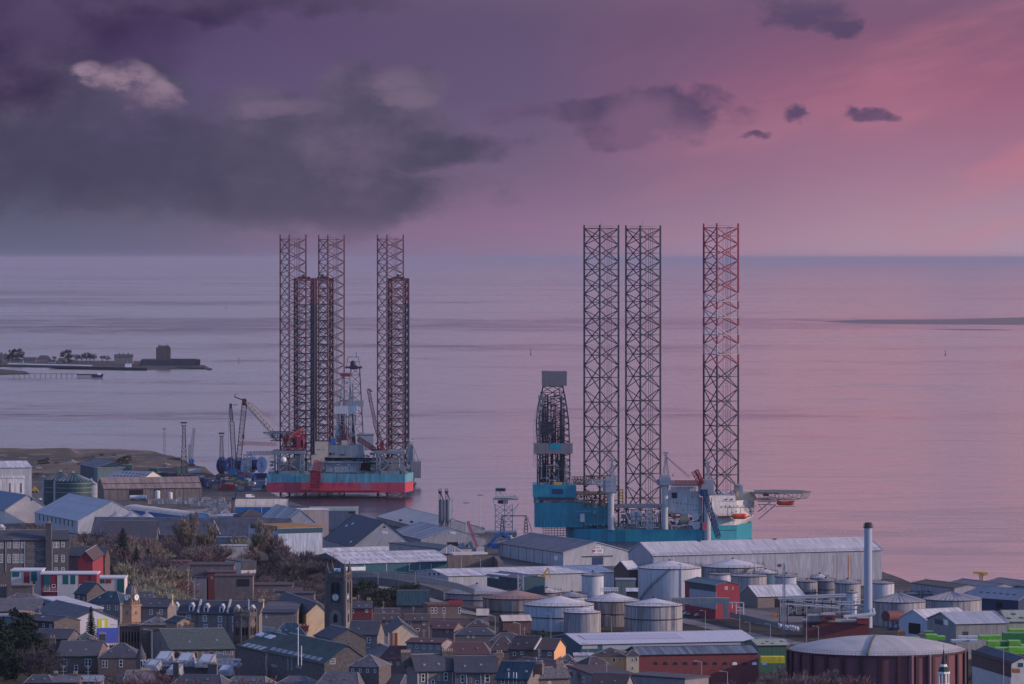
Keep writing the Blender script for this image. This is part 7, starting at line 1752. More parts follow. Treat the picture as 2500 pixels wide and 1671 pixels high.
# church and church tower, mill
G=house('stone church with a long mossy slate roof and round arched windows',(416,1588),(574,1586),366,1240,1538,stone,slate_g,cat='church',name='church')
for px in (432,474,517): 
    c=ray_face(G,'long',px,1598); r_,u_,o_=frame_of(G,'long'); b=MB(); pts=[c+r_*(1.1*math.cos(a))+u_*(1.0*math.sin(a))+o_*.06 for a in [k*math.pi/8 for k in range(9)]]+[c-r_*1.1-u_*1.5+o_*.06,c+r_*1.1-u_*1.5+o_*.06]
    if (pts[1]-pts[0]).cross(pts[2]-pts[1]).dot(o_)<0: pts.reverse()
    b.face(pts); b.build('arched_surround',stone_w,G.wall); b=MB(); pts=[c+(p-c)*.6+o_*.05 for p in pts]; b.face(pts); b.build('arched_window',glass,G.wall)
panel(G,'end',391,1572,3,12,'lancet_window',dark,.06)
def ch_tower():
    D=1285; s=D/F; Z=lambda y:H-(y-HY)*s; x=(598-CX)*s; z0=zg(598,D)-1; r=26.5*s*1.06; c=Vector((x,D+r,0)); t=thing('church_tower','squat dark octagonal church tower with a carved parapet','church tower',(x,D+r,z0))
    def oct(z,rr,h,b): 
        P=[Vector((c.x+rr*math.cos(R(22.5+45*i)),c.y+rr*math.sin(R(22.5+45*i)),z)) for i in range(8)]; b.prism(P,[p+Vector((0,0,h)) for p in P])
    b=MB(); oct(z0,r,Z(1506)-z0,b); o=b.build('shaft',stone_d,t)
    b=MB(); oct(Z(1506),r*1.1,.7,b); oct(Z(1506)+.7,r*1.02,.5,b)
    for i in range(16): a=R(22.5*i); b.box((c.x+r*.98*math.cos(a),c.y+r*.98*math.sin(a),Z(1506)+1.2),(.45,.45,.6),a)
    b.build('parapet',stone_d,t)
    for dx,a in ((0,R(-90)),(1,R(-45)),(-1,R(-135))):
        n=Vector((math.cos(a),math.sin(a),0)); e=Vector((-n.y,n.x,0)); p=c+n*(r*.925+.04); b=MB()
        for k in (-.42,.42): 
            q=[p+e*(k-.3)+Vector((0,0,Z(1552))),p+e*(k+.3)+Vector((0,0,Z(1552))),p+e*(k+.3)+Vector((0,0,Z(1535))),p+e*k+Vector((0,0,Z(1532))),p+e*(k-.3)+Vector((0,0,Z(1535)))]; b=MB(); b.face(q); b.build('louvre',dark,o)
        b=MB(); b.bar(p+Vector((0,0,Z(1524))),p+n*.1+Vector((0,0,Z(1524))),.95,12); b.build('round_tracery',stone_b,o)
    for i in range(8):
        a=R(22.5+45*i); b=MB(); b.box((c.x+r*math.cos(a),c.y+r*math.sin(a),z0),(.5,.5,Z(1508)-z0),a); b.build('buttress',stone_d,o)
ch_tower()
G=house('large mossy green mill roof with a glazed band and a stone gable',(792,1622),(652,1592),906,1140,1577,stone_d,slate_g,cat='mill',name='mill_building')
for i in range(9): panel(G,'slope',668+i*14,1585.5+i*3.1,12,7,'glazed_strip',mat('glazed_strip',(.16,.20,.22),rough=.3,var=.3,streak=.6,pitch=.8,seam=.5),.12)
window(G,'end',812,1615,14,14,(4,1),lead)
for px,py in ((670,1626),(730,1629)): window(G,'long',px,py,16,5,(4,0),lead)
for px in (650,704,713): panel(G,'long',px,1620,1,34,'downpipe',lead,.15)
m=MB(); c=G.P(-.5,G.Wd/2,G.zr); m.box(c+Vector((0,0,0)),(.9,.9,1.0)); m.build('gable_finial',stone,G.roof)
for px in (728,736):
    t=thing('flagpole','tall thin white pole, '+('left' if px==728 else 'right')+' of the two in front of the green mill','pole',tuple(W(px,1620,1090)),'white poles in front of the green mill'); m=MB(); yt=1531 if px==728 else 1577; m.bar(W(px,1625,1090),W(px,yt,1090),.1,6); m.build('pole',white,t)
G=house('lower mossy mill bay with pale skylights left of the large green mill roof',(650,1594),(577,1577),700,1195,1560,stone_d,slate_g,depth=17,cat='mill',name='mill_building')
for i in range(4): panel(G,'slope',602+i*13,1575.5+i*2.8,11,7,'glazed_strip',mat('glazed_strip',()),.12)
for px,py in ((638,1551),(660,1556)): panel(G,'slope',px,py,16,6,'white_skylight',white,.3)
for i,(px,py) in enumerate(((647,1531),(663,1533),(680,1538))):
    m=MB(); c=W(px,py+9,1215); m.box(c,(1.3,1.2,1.0)); m.bar(c+Vector((0,0,-1.5)),c,.15); tag(m.build('roof_ventilator',mat('vent_blue',(.13,.20,.26))),('pale blue roof ventilator box, left of three on the mossy mill','pale blue roof ventilator box, middle of three on the mossy mill','pale blue roof ventilator box, right of three on the mossy mill')[i],'ventilator','ventilators on the mossy mill')
house('stone gabled house with a round window behind the green mill roof',(812,1562),(768,1552),822,1260,1538,stone_d,slate,depth=9)
house('dark hall roof with a red brick stack left of the clock tower base',(670,1552),(745,1552),664,1300,1520,brick_d,roof_teal,depth=10,hip=.5,chims=((738,1528,30,4,brick),))
house('triangular pale mossy roof at the foot of the mill gable',(852,1628),(925,1630),846,1080,1597,stone_d,slate_l,depth=8,hip=.9,rtri=2.6)
# glazed north-light workshop
G=building('workshop','low workshop with tilted glazed north lights in front of the church','workshop',(350,1628),1165,(575,1636),345,stone_d,sheet_grey,kind='flat',depth=18,DC=1165)
nl=mat('north_light_glass',(.42,.47,.52),rough=.25,var=.1,pitch=.5,seam=.35)
for i,(px,py) in enumerate(((397,1603),(449,1607),(500,1610),(372,1618),(425,1628),(548,1630))):
    c=W(px,py+8,1170-i*2); m=MB(); w_=2.2 if i<3 else 1.8; d=3; h_=2.0 if i<3 else 1.3
    b0=[c+Vector((-w_,-d,-1)),c+Vector((w_,-d,-1)),c+Vector((w_*1.3,d,-1)),c+Vector((-w_,d,-1))]; t0=[c+Vector((-w_*.9,-d,.1)),c+Vector((w_*.6,-d,.1)),c+Vector((w_*1.1,d*.4,h_)),c+Vector((-w_*.3,d*.4,h_))]
    m.prism(b0,t0); o=m.build('north_light',sheet_grey,G.roof); m=MB(); q=[t0[0]+(t0[2]-t0[0])*.12,t0[1]+(t0[3]-t0[1])*.12,t0[2]+(t0[0]-t0[2])*.1,t0[3]+(t0[1]-t0[3])*.1]; up=Vector((0,-.05,.1)); m.face([p+up for p in q]); m.build('glazing',nl,o)
m=MB(); lumps(m,520,1590,590,1628,1172,8,30,seed=91,mx=14,my=9); pipework(m,350,1610,590,1630,1160,10,60,.08,92); m.build('roof_plant',steel_mid,G.roof)
# villas bottom left
G=house('brown sandstone villa with paired white windows at the lower left',(138,1604),(238,1604),110,1215,1568,stone_b,slate,wins=((152.5,1618,8,18),(160,1618,8,18),(211,1618,8,18),(219,1618,8,18),(186,1632,9,16),(152.5,1647,8,15),(160,1647,8,15),(211,1647,7,14),(219,1647,7,14)),chims=((128,1557,15,2),(230,1562,14,3)),bars=(0,1),base=40)
G=house('adjoining brown sandstone villa with a conical corner turret',(240,1607),(345,1607),236,1205,1570,stone_b,slate,hip=.85,depth=11,wins=((252,1622,6,18),(260,1622,6,18),(295,1620,9,18)),chims=((277,1576,19,4),),bars=(0,1),base=40)
D=1200; s=D/F; x=(344-CX)*s; m=MB(); Z=lambda y:H-(y-HY)*s; m.cyl((x,D,40),12.5*s,Z(1607)-40,18); o=m.build('turret',stone_b,G.wall); m=MB(); m.cyl((x,D,Z(1607)),14.5*s,Z(1573)-Z(1607),24,r2=.05); m.ball((x,D,Z(1572.5)),.22,8,5); m.build('turret_roof',slate,o)
for px in (347,354): 
    m=MB(); dx=(px-344)*s; yy=D-math.sqrt((12.5*s)**2-dx*dx)-.06; m.box(((px-CX)*s,yy,Z(1630)),(.55,.12,1.9)); w_=m.build('window',white,o); m=MB(); m.box(((px-CX)*s,yy-.05,Z(1628.5)),(.36,.1,1.5)); m.build('pane',glass,w_)
for lab,B_,C_,Ax,D,ap,wm,rm,hp,ch in (
 ('low slate roof along the bottom left edge, left part',(60,1668),(128,1668),55,1120,1648,stone_d,slate,.3,()),
 ('low slate roof along the bottom left edge, beside the pale roof',(128,1668),(192,1668),120,1110,1652,stone_d,slate_l,0,()),
 ('pale flat-toned roof at the bottom edge under the villa',(192,1666),(246,1666),186,1120,1652,harl_g,sheet_grey,0,()),
 ('slate roof with a pot-crowned chimney at the bottom edge',(298,1672),(392,1670),290,1090,1637,stone_d,slate_l,.4,((354,1638,24,8,stone_b),)),
 ('slate roof with a tall chimney block at the bottom, under the workshop',(420,1672),(540,1674),414,1080,1646,stone_d,slate,.3,((474,1656,24,6,stone_b),(430,1618,14,2,stone_d))),
 ('slate roof at the bottom left of centre beside brown bushes',(545,1674),(648,1676),540,1085,1650,stone_d,slate_l,.3,((520,1622,22,5,stone_d),)),
 ('plain slate roof at the bottom, under the mossy mill wall',(665,1676),(762,1678),660,1080,1650,stone_d,slate_l,.6,()),
 ('broad slate roof at the bottom with a valley to the right',(770,1676),(875,1678),765,1075,1640,stone_d,slate_l,.3,()),
 ('slate roof at the bottom just left of the tenement row',(880,1668),(975,1672),874,1085,1644,stone_d,slate,.2,())):
    house(lab,B_,C_,Ax,D,ap,wm,rm,hip=hp,chims=ch,depth=9,base=40)
# spire at the lower right
D=1130; s=D/F; x=(2304-CX)*s; Z=lambda y:H-(y-HY)*s; t=thing('church_spire','slim dark spire over a white arcaded lantern in front of the gasholder','spire',(x,D,36))
m=MB(); m.cyl((x,D,36),1.05,Z(1672)-36,8); m.build('tower',stone_d,t)
m=MB(); m.cyl((x,D,Z(1645)),1.42,Z(1640)-Z(1645),8); m.cyl((x,D,Z(1673)),1.35,.35,8)
m.build('lantern_cornice',white,t)
for i in range(8):
    a=R(22.5+45*i); m=MB(); m.box((x+1.15*math.cos(a),D+1.15*math.sin(a),Z(1671)),(.24,.34,Z(1645)-Z(1671)),a); m.build('lantern_post',white,t)
m=MB(); m.cyl((x,D,Z(1671)),.75,Z(1645)-Z(1671),8); m.build('lantern_core',stone_b,t)
m=MB(); m.cyl((x,D,Z(1640)),1.4,Z(1628)-Z(1640),8,r2=.85); m.cyl((x,D,Z(1622)),.62,Z(1585)-Z(1622),8,r2=.06); m.bar((x,D,Z(1586)),(x,D,Z(1572)),.05,4); m.build('spire_roof',mat('spire_copper',(.025,.05,.055),var=.3),t)
m=MB(); m.cyl((x,D,Z(1628)),.85,.2,8); m.cyl((x,D,Z(1628)+.2),.7,Z(1622)-Z(1628)-.2,8); m.build('spire_collar',white,t)
# distant tiny sheds near the depot
G=building('shed','small cream-roofed brick shed left of the pale blue tank','shed',(1228,1517),1860,(1297,1516),1222,brick_d,cream_roof,apex=1504,depth=8)
G=building('shed','tiny cream-roofed shed left of the brick shed','shed',(1165,1503),1900,(1192,1503),1160,harl_g,cream_roof,apex=1488,depth=7)

t=thing('sign_board','white and blue sign board showing behind the clock tower pinnacles','sign',tuple(W(822,1402,2060))); D=2060
m=MB(); m.pbox(813,1388,831,1400,D,.3); b_=m.build('board',white,t); m=MB(); m.face([W(816,1399,D-.05),W(825,1399,D-.05),W(825,1389,D-.05),W(820,1391,D-.05),W(817,1394,D-.05)]); m.pbox(827,1389,829,1399.5,D-.08,.06); m.build('blue_emblem',mat('sign_blue',(.03,.25,.7)),b_)
for px in (815,829): m=MB(); m.bar(W(px,1400,D+.1),W(px,1412,D+.1),.15); m.build('post',gutter,t)
# ======================================================================== vegetation
def inside(x,y,pad=2.5):
    for bx,by,ex,ey,nx,ny,L,Wd in BLDS:
        dx,dy=x-bx,y-by; u=dx*ex+dy*ey; v=dx*nx+dy*ny
        if -pad<u<L+pad and -pad<v<Wd+pad: return True
    return False
bark=mat('bark',(.06,.05,.048),rough=.95,var=.3,scale=2)
def foliage_mat(key,col,var=.45): return mat(key,col,rough=.9,var=var,scale=.7,spec=.1)
tw_grey=foliage_mat('twigs_grey_brown',(.175,.145,.145)); tw_red=foliage_mat('twigs_reddish',(.19,.115,.12)); tw_dark=foliage_mat('twigs_dark',(.080,.075,.085))
tw_olive=foliage_mat('twigs_olive',(.30,.28,.20)); tw_willow=foliage_mat('twigs_willow',(.27,.225,.165)); tw_rust=foliage_mat('twigs_rust',(.27,.15,.12)); tw_orange=foliage_mat('twigs_orange',(.46,.20,.075))
lf_dark=foliage_mat('leaves_dark_green',(.022,.040,.028)); lf_mid=foliage_mat('leaves_mid_green',(.040,.062,.038)); lf_con=foliage_mat('needles_blue_green',(.018,.036,.034))
def bare(seed,H_=10,spread=.45,first=.22,nl=6,up=.55,ntw=15,dens=1.0):
    rg=random.Random(seed); tr=MB(); cr=MB()
    def grow(p,d,L,r,lv):
        e=p+d*L; tr.bar(p,e,r,5 if lv<2 else 3,r2=r*.62,caps=False)
        if lv>=3:
            for _ in range(int(ntw*dens)):
                q=p+(e-p)*rg.random(); v=(d+Vector((rg.uniform(-1,1),rg.uniform(-1,1),rg.uniform(-.5,1.0)))*.9).normalized()*rg.uniform(.5,1.25)*H_*.075
                w=v.cross(Vector((rg.uniform(-1,1),rg.uniform(-1,1),rg.uniform(-1,1)))).normalized()*.055
                cr.face([q-w,q+w,q+v])
                q2=q+v*.5; v2=(v.normalized()+Vector((rg.uniform(-1,1),rg.uniform(-1,1),rg.uniform(-.2,1)))).normalized()*v.length*.7; cr.face([q2-w*.7,q2+w*.7,q2+v2])
            return
        n=nl if lv==0 else rg.choice((3,4))
        for i in range(n):
            a=2*math.pi*(i+rg.random()*.7)/n; t=spread*(1.0 if lv else 1.15)*rg.uniform(.6,1.3)
            e1=d.cross(Vector((.3,.2,1) if abs(d.z)<.9 else (1,0,0))).normalized(); e2=d.cross(e1)
            nd=(d*math.cos(t)+(e1*math.cos(a)+e2*math.sin(a))*math.sin(t)); nd.z+=up*.25; nd.normalize()
            st=p+(e-p)*(rg.uniform(.7,1) if lv else rg.uniform(.8,1))
            grow(st,nd,L*rg.uniform(.62,.9) if lv else H_*rg.uniform(.22,.31),r*.55,lv+1)
    grow(Vector((0,0,0)),Vector((0,0,1)),H_*first,H_*.022,0)
    return tr,cr
def leafy(seed,H_=8,w=3.4,n=1500,low=.1,leaf=.3,shape='round'):
    rg=random.Random(seed); tr=MB(); cr=MB(); tr.bar((0,0,0),(0,0,H_*.6),H_*.025,6,r2=H_*.01)
    cl=[]
    for _ in range(26):
        a=rg.uniform(0,6.28); z=rg.uniform(low,.93)
        rr=w*(math.sin(math.pi*min(1,(z*.85+.12)))**.7 if shape=='round' else (1.02-z))*rg.uniform(.35,1)*(.9 if shape=='round' else .85)
        cl.append((Vector((rr*math.cos(a),rr*math.sin(a),z*H_)),rg.uniform(.55,1.2)*w*(.30 if shape=='round' else .2)))
        tr.bar((0,0,z*H_*.55),cl[-1][0],H_*.007,3)
    for _ in range(n):
        c,r=rg.choice(cl); v=Vector((rg.gauss(0,1),rg.gauss(0,1),rg.gauss(0,.8)))
        if v.length<1e-3: continue
        p=c+v.normalized()*r*rg.uniform(.3,1.0); a=leaf*rg.uniform(.6,1.3); e=Vector((rg.uniform(-1,1),rg.uniform(-1,1),rg.uniform(-1,1))).normalized(); f=e.cross(Vector((rg.uniform(-1,1),rg.uniform(-1,1),rg.uniform(-1,1)))).normalized()
        cr.face([p-e*a,p+f*a*.55,p+e*a,p-f*a*.55])
    return tr,cr
def conifer(seed,H_=13,w=3.0,tiers=26):
    rg=random.Random(seed); tr=MB(); cr=MB(); tr.bar((0,0,0),(0,0,H_*.98),.22,6,r2=.03)
    for k in range(tiers):
        z=H_*(.08+.9*k/tiers); r=w*(1-k/tiers)**.85*rg.uniform(.85,1.1)+.15; n=13
        for i in range(n):
            a=2*math.pi*(i+rg.random())/n; rr=r*rg.uniform(.65,1.1); tip=Vector((rr*math.cos(a),rr*math.sin(a),z-rr*.22)); b=Vector((0,0,z+.15)); tr.bar(b,tip,.035,3)
            for j in range(9):
                t=(j+1.2)/10; q=b+(tip-b)*t; s_=Vector((-math.sin(a),math.cos(a),0))*rr*.36*(1.2-t)*rg.uniform(.7,1.2); dn=Vector((0,0,-.28*rg.uniform(.5,1.4)))
                cr.face([q-s_+dn,q+(tip-b)*.07,q+s_+dn,q+(tip-b)*.02+Vector((0,0,.12))])
    return tr,cr
PRO={}
def proto(key,fn,m):
    tr,cr=fn; a=bpy.data.meshes.new(key); o1=tr.build('trunk',bark); o2=cr.build('crown',m); PRO[key]=(o1.data,o2.data); bpy.data.objects.remove(o1); bpy.data.objects.remove(o2); bpy.data.meshes.remove(a)
proto('bare1',bare(1),tw_grey); proto('bare2',bare(2,spread=.55,nl=5,up=.4),tw_grey); proto('bare3',bare(3,spread=.38,nl=7,up=.8),tw_grey); proto('bush',bare(4,spread=.75,first=.07,nl=9,up=.3,ntw=12),tw_grey)
proto('dense',bare(5,spread=.5,first=.12,nl=8,up=.7,ntw=22),tw_olive); proto('upright',bare(6,spread=.30,nl=7,up=1.3,ntw=20),tw_willow)
proto('leafy1',leafy(1),lf_dark); proto('leafy2',leafy(2,w=4.2,n=1700),lf_dark); proto('shrub',leafy(3,H_=5,w=4.2,n=1200,low=.02),lf_dark); proto('conifer',conifer(1),lf_con)
BASEH={'bare1':10,'bare2':10,'bare3':10,'bush':10,'dense':10,'upright':10,'leafy1':8,'leafy2':8,'shrub':5,'conifer':13}
def tree(key,m,px,D,h,label,group=None,cat='tree',name='bare_tree',wide=1.0,seed=0,z=None):
    x=(px-CX)*D/F; zz=(zg(px,D) if z is None else z)-.25; t=thing(name,label,cat,(x,D,zz),group); k=h/BASEH[key]*1.12 if key[:4] in('bare','bush','dens','upri') else h/BASEH[key]
    t.scale=(k*wide,k*wide,k); t.rotation_euler=(0,0,seed*2.399)
    for nm,me in zip(('trunk','crown'),PRO[key]):
        o=bpy.data.objects.new(nm,me); COL.objects.link(o); o.parent=t
        if nm=='crown' and m is not None: o.material_slots[0].link='OBJECT'; o.material_slots[0].material=m
    return t
ORD='first second third fourth fifth sixth seventh eighth ninth tenth eleventh twelfth thirteenth fourteenth fifteenth sixteenth seventeenth eighteenth nineteenth twentieth twenty-first twenty-second twenty-third twenty-fourth twenty-fifth twenty-sixth twenty-seventh twenty-eighth twenty-ninth thirtieth'.split()
for t_ in ('thirty','forty','fifty','sixty'): ORD+=[t_+'-'+o for o in ORD[:9]]+[{'thirty':'fortieth','forty':'fiftieth','fifty':'sixtieth','sixty':'seventieth'}[t_]]
def zone(seed,px0,px1,D0,D1,n,h0,h1,kinds,place,name='bare_tree',cat='tree',noun='bare tree',wide=(.9,1.2),pad=1.5):
    rg=random.Random(seed); pos=[]; tries=0
    while len(pos)<n and tries<n*40:
        tries+=1; px=rg.uniform(px0,px1); D=rg.uniform(D0,D1)
        if inside((px-CX)*D/F,D,pad): continue
        if any(abs(px-a)<(px1-px0)/n*.35 and abs(D-b)<(D1-D0)*.25 for a,b in pos): continue
        pos.append((px,D))
    pos.sort()
    for i,(px,D) in enumerate(pos):
        key,m,adj=rg.choice(kinds); tree(key,m,px,D,rg.uniform(h0,h1),'%s %s, %s from left %s'%(adj,noun,ORD[i],place),place.replace('among the ','').replace('in the ','').replace('of the ',''),cat,name,rg.uniform(*wide),seed=i+seed)
B3=[('bare1',tw_grey,'grey-brown'),('bare2',tw_red,'reddish-brown'),('bare3',tw_grey,'grey-brown'),('bare1',tw_dark,'dark grey'),('bush',tw_red,'reddish-brown'),('dense',tw_olive,'olive'),('bare2',tw_willow,'buff'),('bush',tw_rust,'rust-brown')]
zone(1,160,440,1840,2200,58,13,19,B3,'in the wood below the mill')
zone(2,178,300,1640,1725,14,10,14,B3,'beside the red brick house')
zone(3,400,700,2090,2240,34,12,17,B3,'before the long mill')
zone(4,470,720,1905,1990,14,8,11,[('bush',tw_grey,'grey-brown'),('bare1',tw_grey,'grey-brown'),('bush',tw_willow,'buff')],'behind the brown blocks',noun='bare round tree')
zone(5,630,800,2020,2130,22,11,15,[('bush',tw_dark,'dark'),('bare1',tw_dark,'dark'),('bare3',tw_grey,'grey-brown')],'left of the clock tower')
zone(6,860,1040,1830,1990,24,6,9,[('bush',tw_dark,'dark'),('leafy2',lf_dark,'dark evergreen'),('bush',tw_red,'reddish'),('shrub',lf_dark,'dark evergreen')],'on the bank below the viaduct',noun='bush',name='bush',cat='bush')
zone(7,1120,1290,1620,1800,15,6,9,[('leafy1',lf_dark,'dark green'),('leafy2',lf_mid,'green'),('bush',tw_dark,'dark twiggy')],'before the rusty tank',noun='bush',name='bush',cat='bush')
zone(8,1275,1400,1700,1790,8,5,8,[('leafy2',lf_dark,'dark green'),('shrub',lf_mid,'green')],'at the foot of the blue tank',noun='evergreen',name='evergreen_bush',cat='bush',wide=(1.1,1.5))
zone(9,-20,112,1140,1300,14,9,14,[('leafy1',lf_dark,'near-black green'),('leafy2',lf_dark,'near-black green'),('bush',tw_dark,'dark twiggy')],'in the dark wood at the lower left',noun='tree',name='dark_tree')
zone(10,245,720,1000,1050,20,8.5,11,[('bush',tw_red,'reddish-brown'),('bush',tw_grey,'grey-brown'),('bare2',tw_red,'reddish-brown')],'along the bottom edge',noun='bare bush',name='bare_bush',cat='bush',wide=(1,1.4))
zone(11,925,1010,1180,1330,7,7,10,[('bush',tw_red,'reddish'),('bare2',tw_grey,'grey')],'behind the tenement chimney')
zone(12,1560,1860,1330,1420,24,8,11.5,[('bush',tw_grey,'grey-brown'),('bush',tw_red,'reddish-brown'),('bare1',tw_grey,'grey-brown')],'before the long brick works',noun='bare bush',name='bare_bush',cat='bush')
zone(13,1860,2110,1270,1400,24,10.5,14,[('bare3',tw_grey,'grey-brown'),('bush',tw_red,'reddish'),('bare1',tw_red,'reddish-brown'),('upright',tw_grey,'grey-brown')],'before the gasholder')
zone(14,1950,2125,1745,1800,13,4,6.5,[('bush',tw_dark,'dark'),('bush',tw_grey,'grey-brown'),('shrub',lf_dark,'dark green'),('bush',tw_red,'reddish')],'under the low red brick works',noun='bush',name='bush',cat='bush')
zone(15,2290,2420,1610,1680,9,3,4.5,[('bush',tw_dark,'dark'),('shrub',lf_dark,'dark green')],'between the gasholder and the timber',noun='bush',name='bush',cat='bush')
zone(16,-10,110,2180,2420,12,12,17,B3,'above the school roof')
zone(17,80,500,3140,3560,24,1.6,4,[('bush',tw_grey,'grey-brown'),('shrub',lf_mid,'dull green'),('bush',tw_dark,'dark')],'on the tipped ground',noun='low bush',name='scrub_bush',cat='bush',wide=(1.3,2.2))
zone(18,1190,1290,1990,2075,9,3,5,[('bush',tw_grey,'grey-brown'),('bush',tw_dark,'dark')],'before the teal depot',noun='low bush',name='bush',cat='bush')
zone(19,710,860,1860,2010,18,7,10,[('bush',tw_dark,'dark'),('bare1',tw_grey,'grey-brown'),('bush',tw_grey,'grey')],'behind the clock tower')
zone(20,1400,1530,1965,2030,9,3,5,[('bush',tw_grey,'grey-brown'),('bush',tw_red,'reddish')],'behind the front tanks',noun='low bush',name='bush',cat='bush')
zone(21,1670,1880,1765,1830,16,2.0,3.4,[('bush',tw_red,'reddish-brown'),('bush',tw_grey,'grey-brown')],'on the rough bank below the works road',noun='low bush',name='bush',cat='bush',wide=(1.5,2.2))
for i,(key,m,px,D,top,lab,wd) in enumerate((
 ('upright',tw_willow,452,2150,1260,'tallest buff feathery tree in front of the long mill roof',1.0),('upright',tw_willow,505,2160,1286,'buff feathery tree right of the tallest one before the long mill',1.0),('upright',tw_willow,636,2140,1280,'buff spreading tree beside the rusty-roofed warehouse',.9),('bare1',tw_grey,530,2110,1320,'dark branched tree between the buff trees',1.0),
 ('bare1',tw_dark,420,2130,1315,'tall dark bare tree left of the buff feathery trees',1.0),
 ('dense',tw_olive,318,1680,1372,'olive-grey crowned tree, leftmost of the pale green trees',.9),('dense',tw_olive,360,1660,1380,'olive-grey crowned tree, second of the pale green trees',1.0),('dense',tw_olive,400,1655,1396,'olive-grey crowned tree, third of the pale green trees',1.0),('dense',tw_olive,440,1640,1425,'low olive-grey tree, rightmost of the pale green trees',1.1),('dense',tw_olive,340,1640,1405,'olive-grey tree in front of the pale green trees',1.0),('dense',tw_olive,385,1630,1418,'round olive-grey tree nearest the slate roofs',1.1),
 ('dense',tw_orange,500,1660,1448,'orange willow, left of the bright orange clump',.55),('dense',tw_orange,522,1655,1444,'orange willow, middle of the bright orange clump',.6),('dense',tw_orange,545,1660,1456,'orange willow, right of the bright orange clump',.55),
 ('bush',tw_willow,640,1820,1416,'buff round bush among the brown blocks, the right one',1.2),('bush',tw_red,585,1800,1432,'reddish round bush among the brown blocks, the left one',1.3),('bush',tw_dark,660,1990,1372,'big dark twiggy tree in front of the white mansard house',1.3))):
    z=zg(px,D); h=H-(top-HY)*D/F-z; tree(key,m,px,D,h,lab,None,seed=i*3,wide=wd)
for px,D,top,lab,w in ((300,1990,1283,'dark blue-green conifer rising from the bare wood',1.35),(222,1300,1474,'blue-green spruce standing before the yellow and blue gable',.95),(333,1960,1330,'smaller dark conifer in the bare wood, left one',1.3),(362,1950,1333,'smaller dark conifer in the bare wood, right one',1.3)):
    z=zg(px,D); tree('conifer',None,px,D,H-(top-HY)*D/F-z,lab,None,name='conifer',wide=w,seed=px)
# ======================================================================== street lamps and poles
def lamp_proto():
    t=thing('street_lamp','x','street lamp',(0,0,0)); m=MB(); m.bar((0,0,0),(0,0,8),.09,6,r2=.06); m.build('pole',lead,t); m=MB(); m.bar((0,0,8),(-1.1,0,8.15),.05,4); m.box((-1.3,0,8.08),(.7,.28,.12)); m.build('lamp_head',lead,t); return t
LP=lamp_proto(); first=True
for px,D,yt,lab in ((474,1720,1418,'street lamp among the brown blocks of the housing estate'),(923,2030,1398,'street lamp on the viaduct, left one'),(1014,1990,1393,'street lamp on the viaduct, right one'),(872,2090,1380,'twin mast lamp standing over the teal shed eave'),(1127,2150,1352,'thin lamp in front of the old stone wall, left one'),(1173,2170,1362,'lamp in front of the old stone wall, right one'),(1209,1520,1501,'street lamp among the dark green bushes, left one'),(1270,1480,1519,'street lamp among the dark green bushes, right one'),(1235,1380,1573,'curved street lamp between the tile roofs and the brick pair'),(1432,1290,1594,'street lamp rising over the broad tiled roof'),(1436,1560,1570,'street lamp before the long pale shed'),(1345,1800,1497,'lamp post in front of the pale blue tank'),(1493,1790,1503,'lamp post in front of the brown streaked tank'),(1713,1330,1613,'street lamp before the brick works, left one'),(1776,1310,1638,'street lamp before the brick works, right one'),(1722,1830,1490,'lamp post beside the parked white cars'),(1806,1830,1478,'lamp post beside the pipe bends'),(1831,1810,1519,'lamp post on the rough bank, left one'),(1881,1800,1523,'lamp post on the rough bank, right one'),(1998,1740,1528,'lamp post in front of the low red works'),(290,1230,1525,'curved street lamp beside the town hall, left one'),(371,1230,1536,'curved street lamp beside the town hall, right one'),(2450,1460,1581,'tall lamp post by the white van'),(2358,1500,1575,'lamp beside the gasholder rim'),(1969,1830,1470,'tall white pole in front of the pipe rack'),(1626,2090,1425,'twin-headed lamp in front of the large white tank')):
    x=(px-CX)*D/F; z=zg(px,D); h=H-(yt-HY)*D/F-z
    if first: t=LP; t.location=(x,D,z); first=False
    else: t=copy_tree(LP,loc=(x,D,z))
    t.scale=(1.3,1,h/8.2); t['label']=lab; t['group']='street lamps'
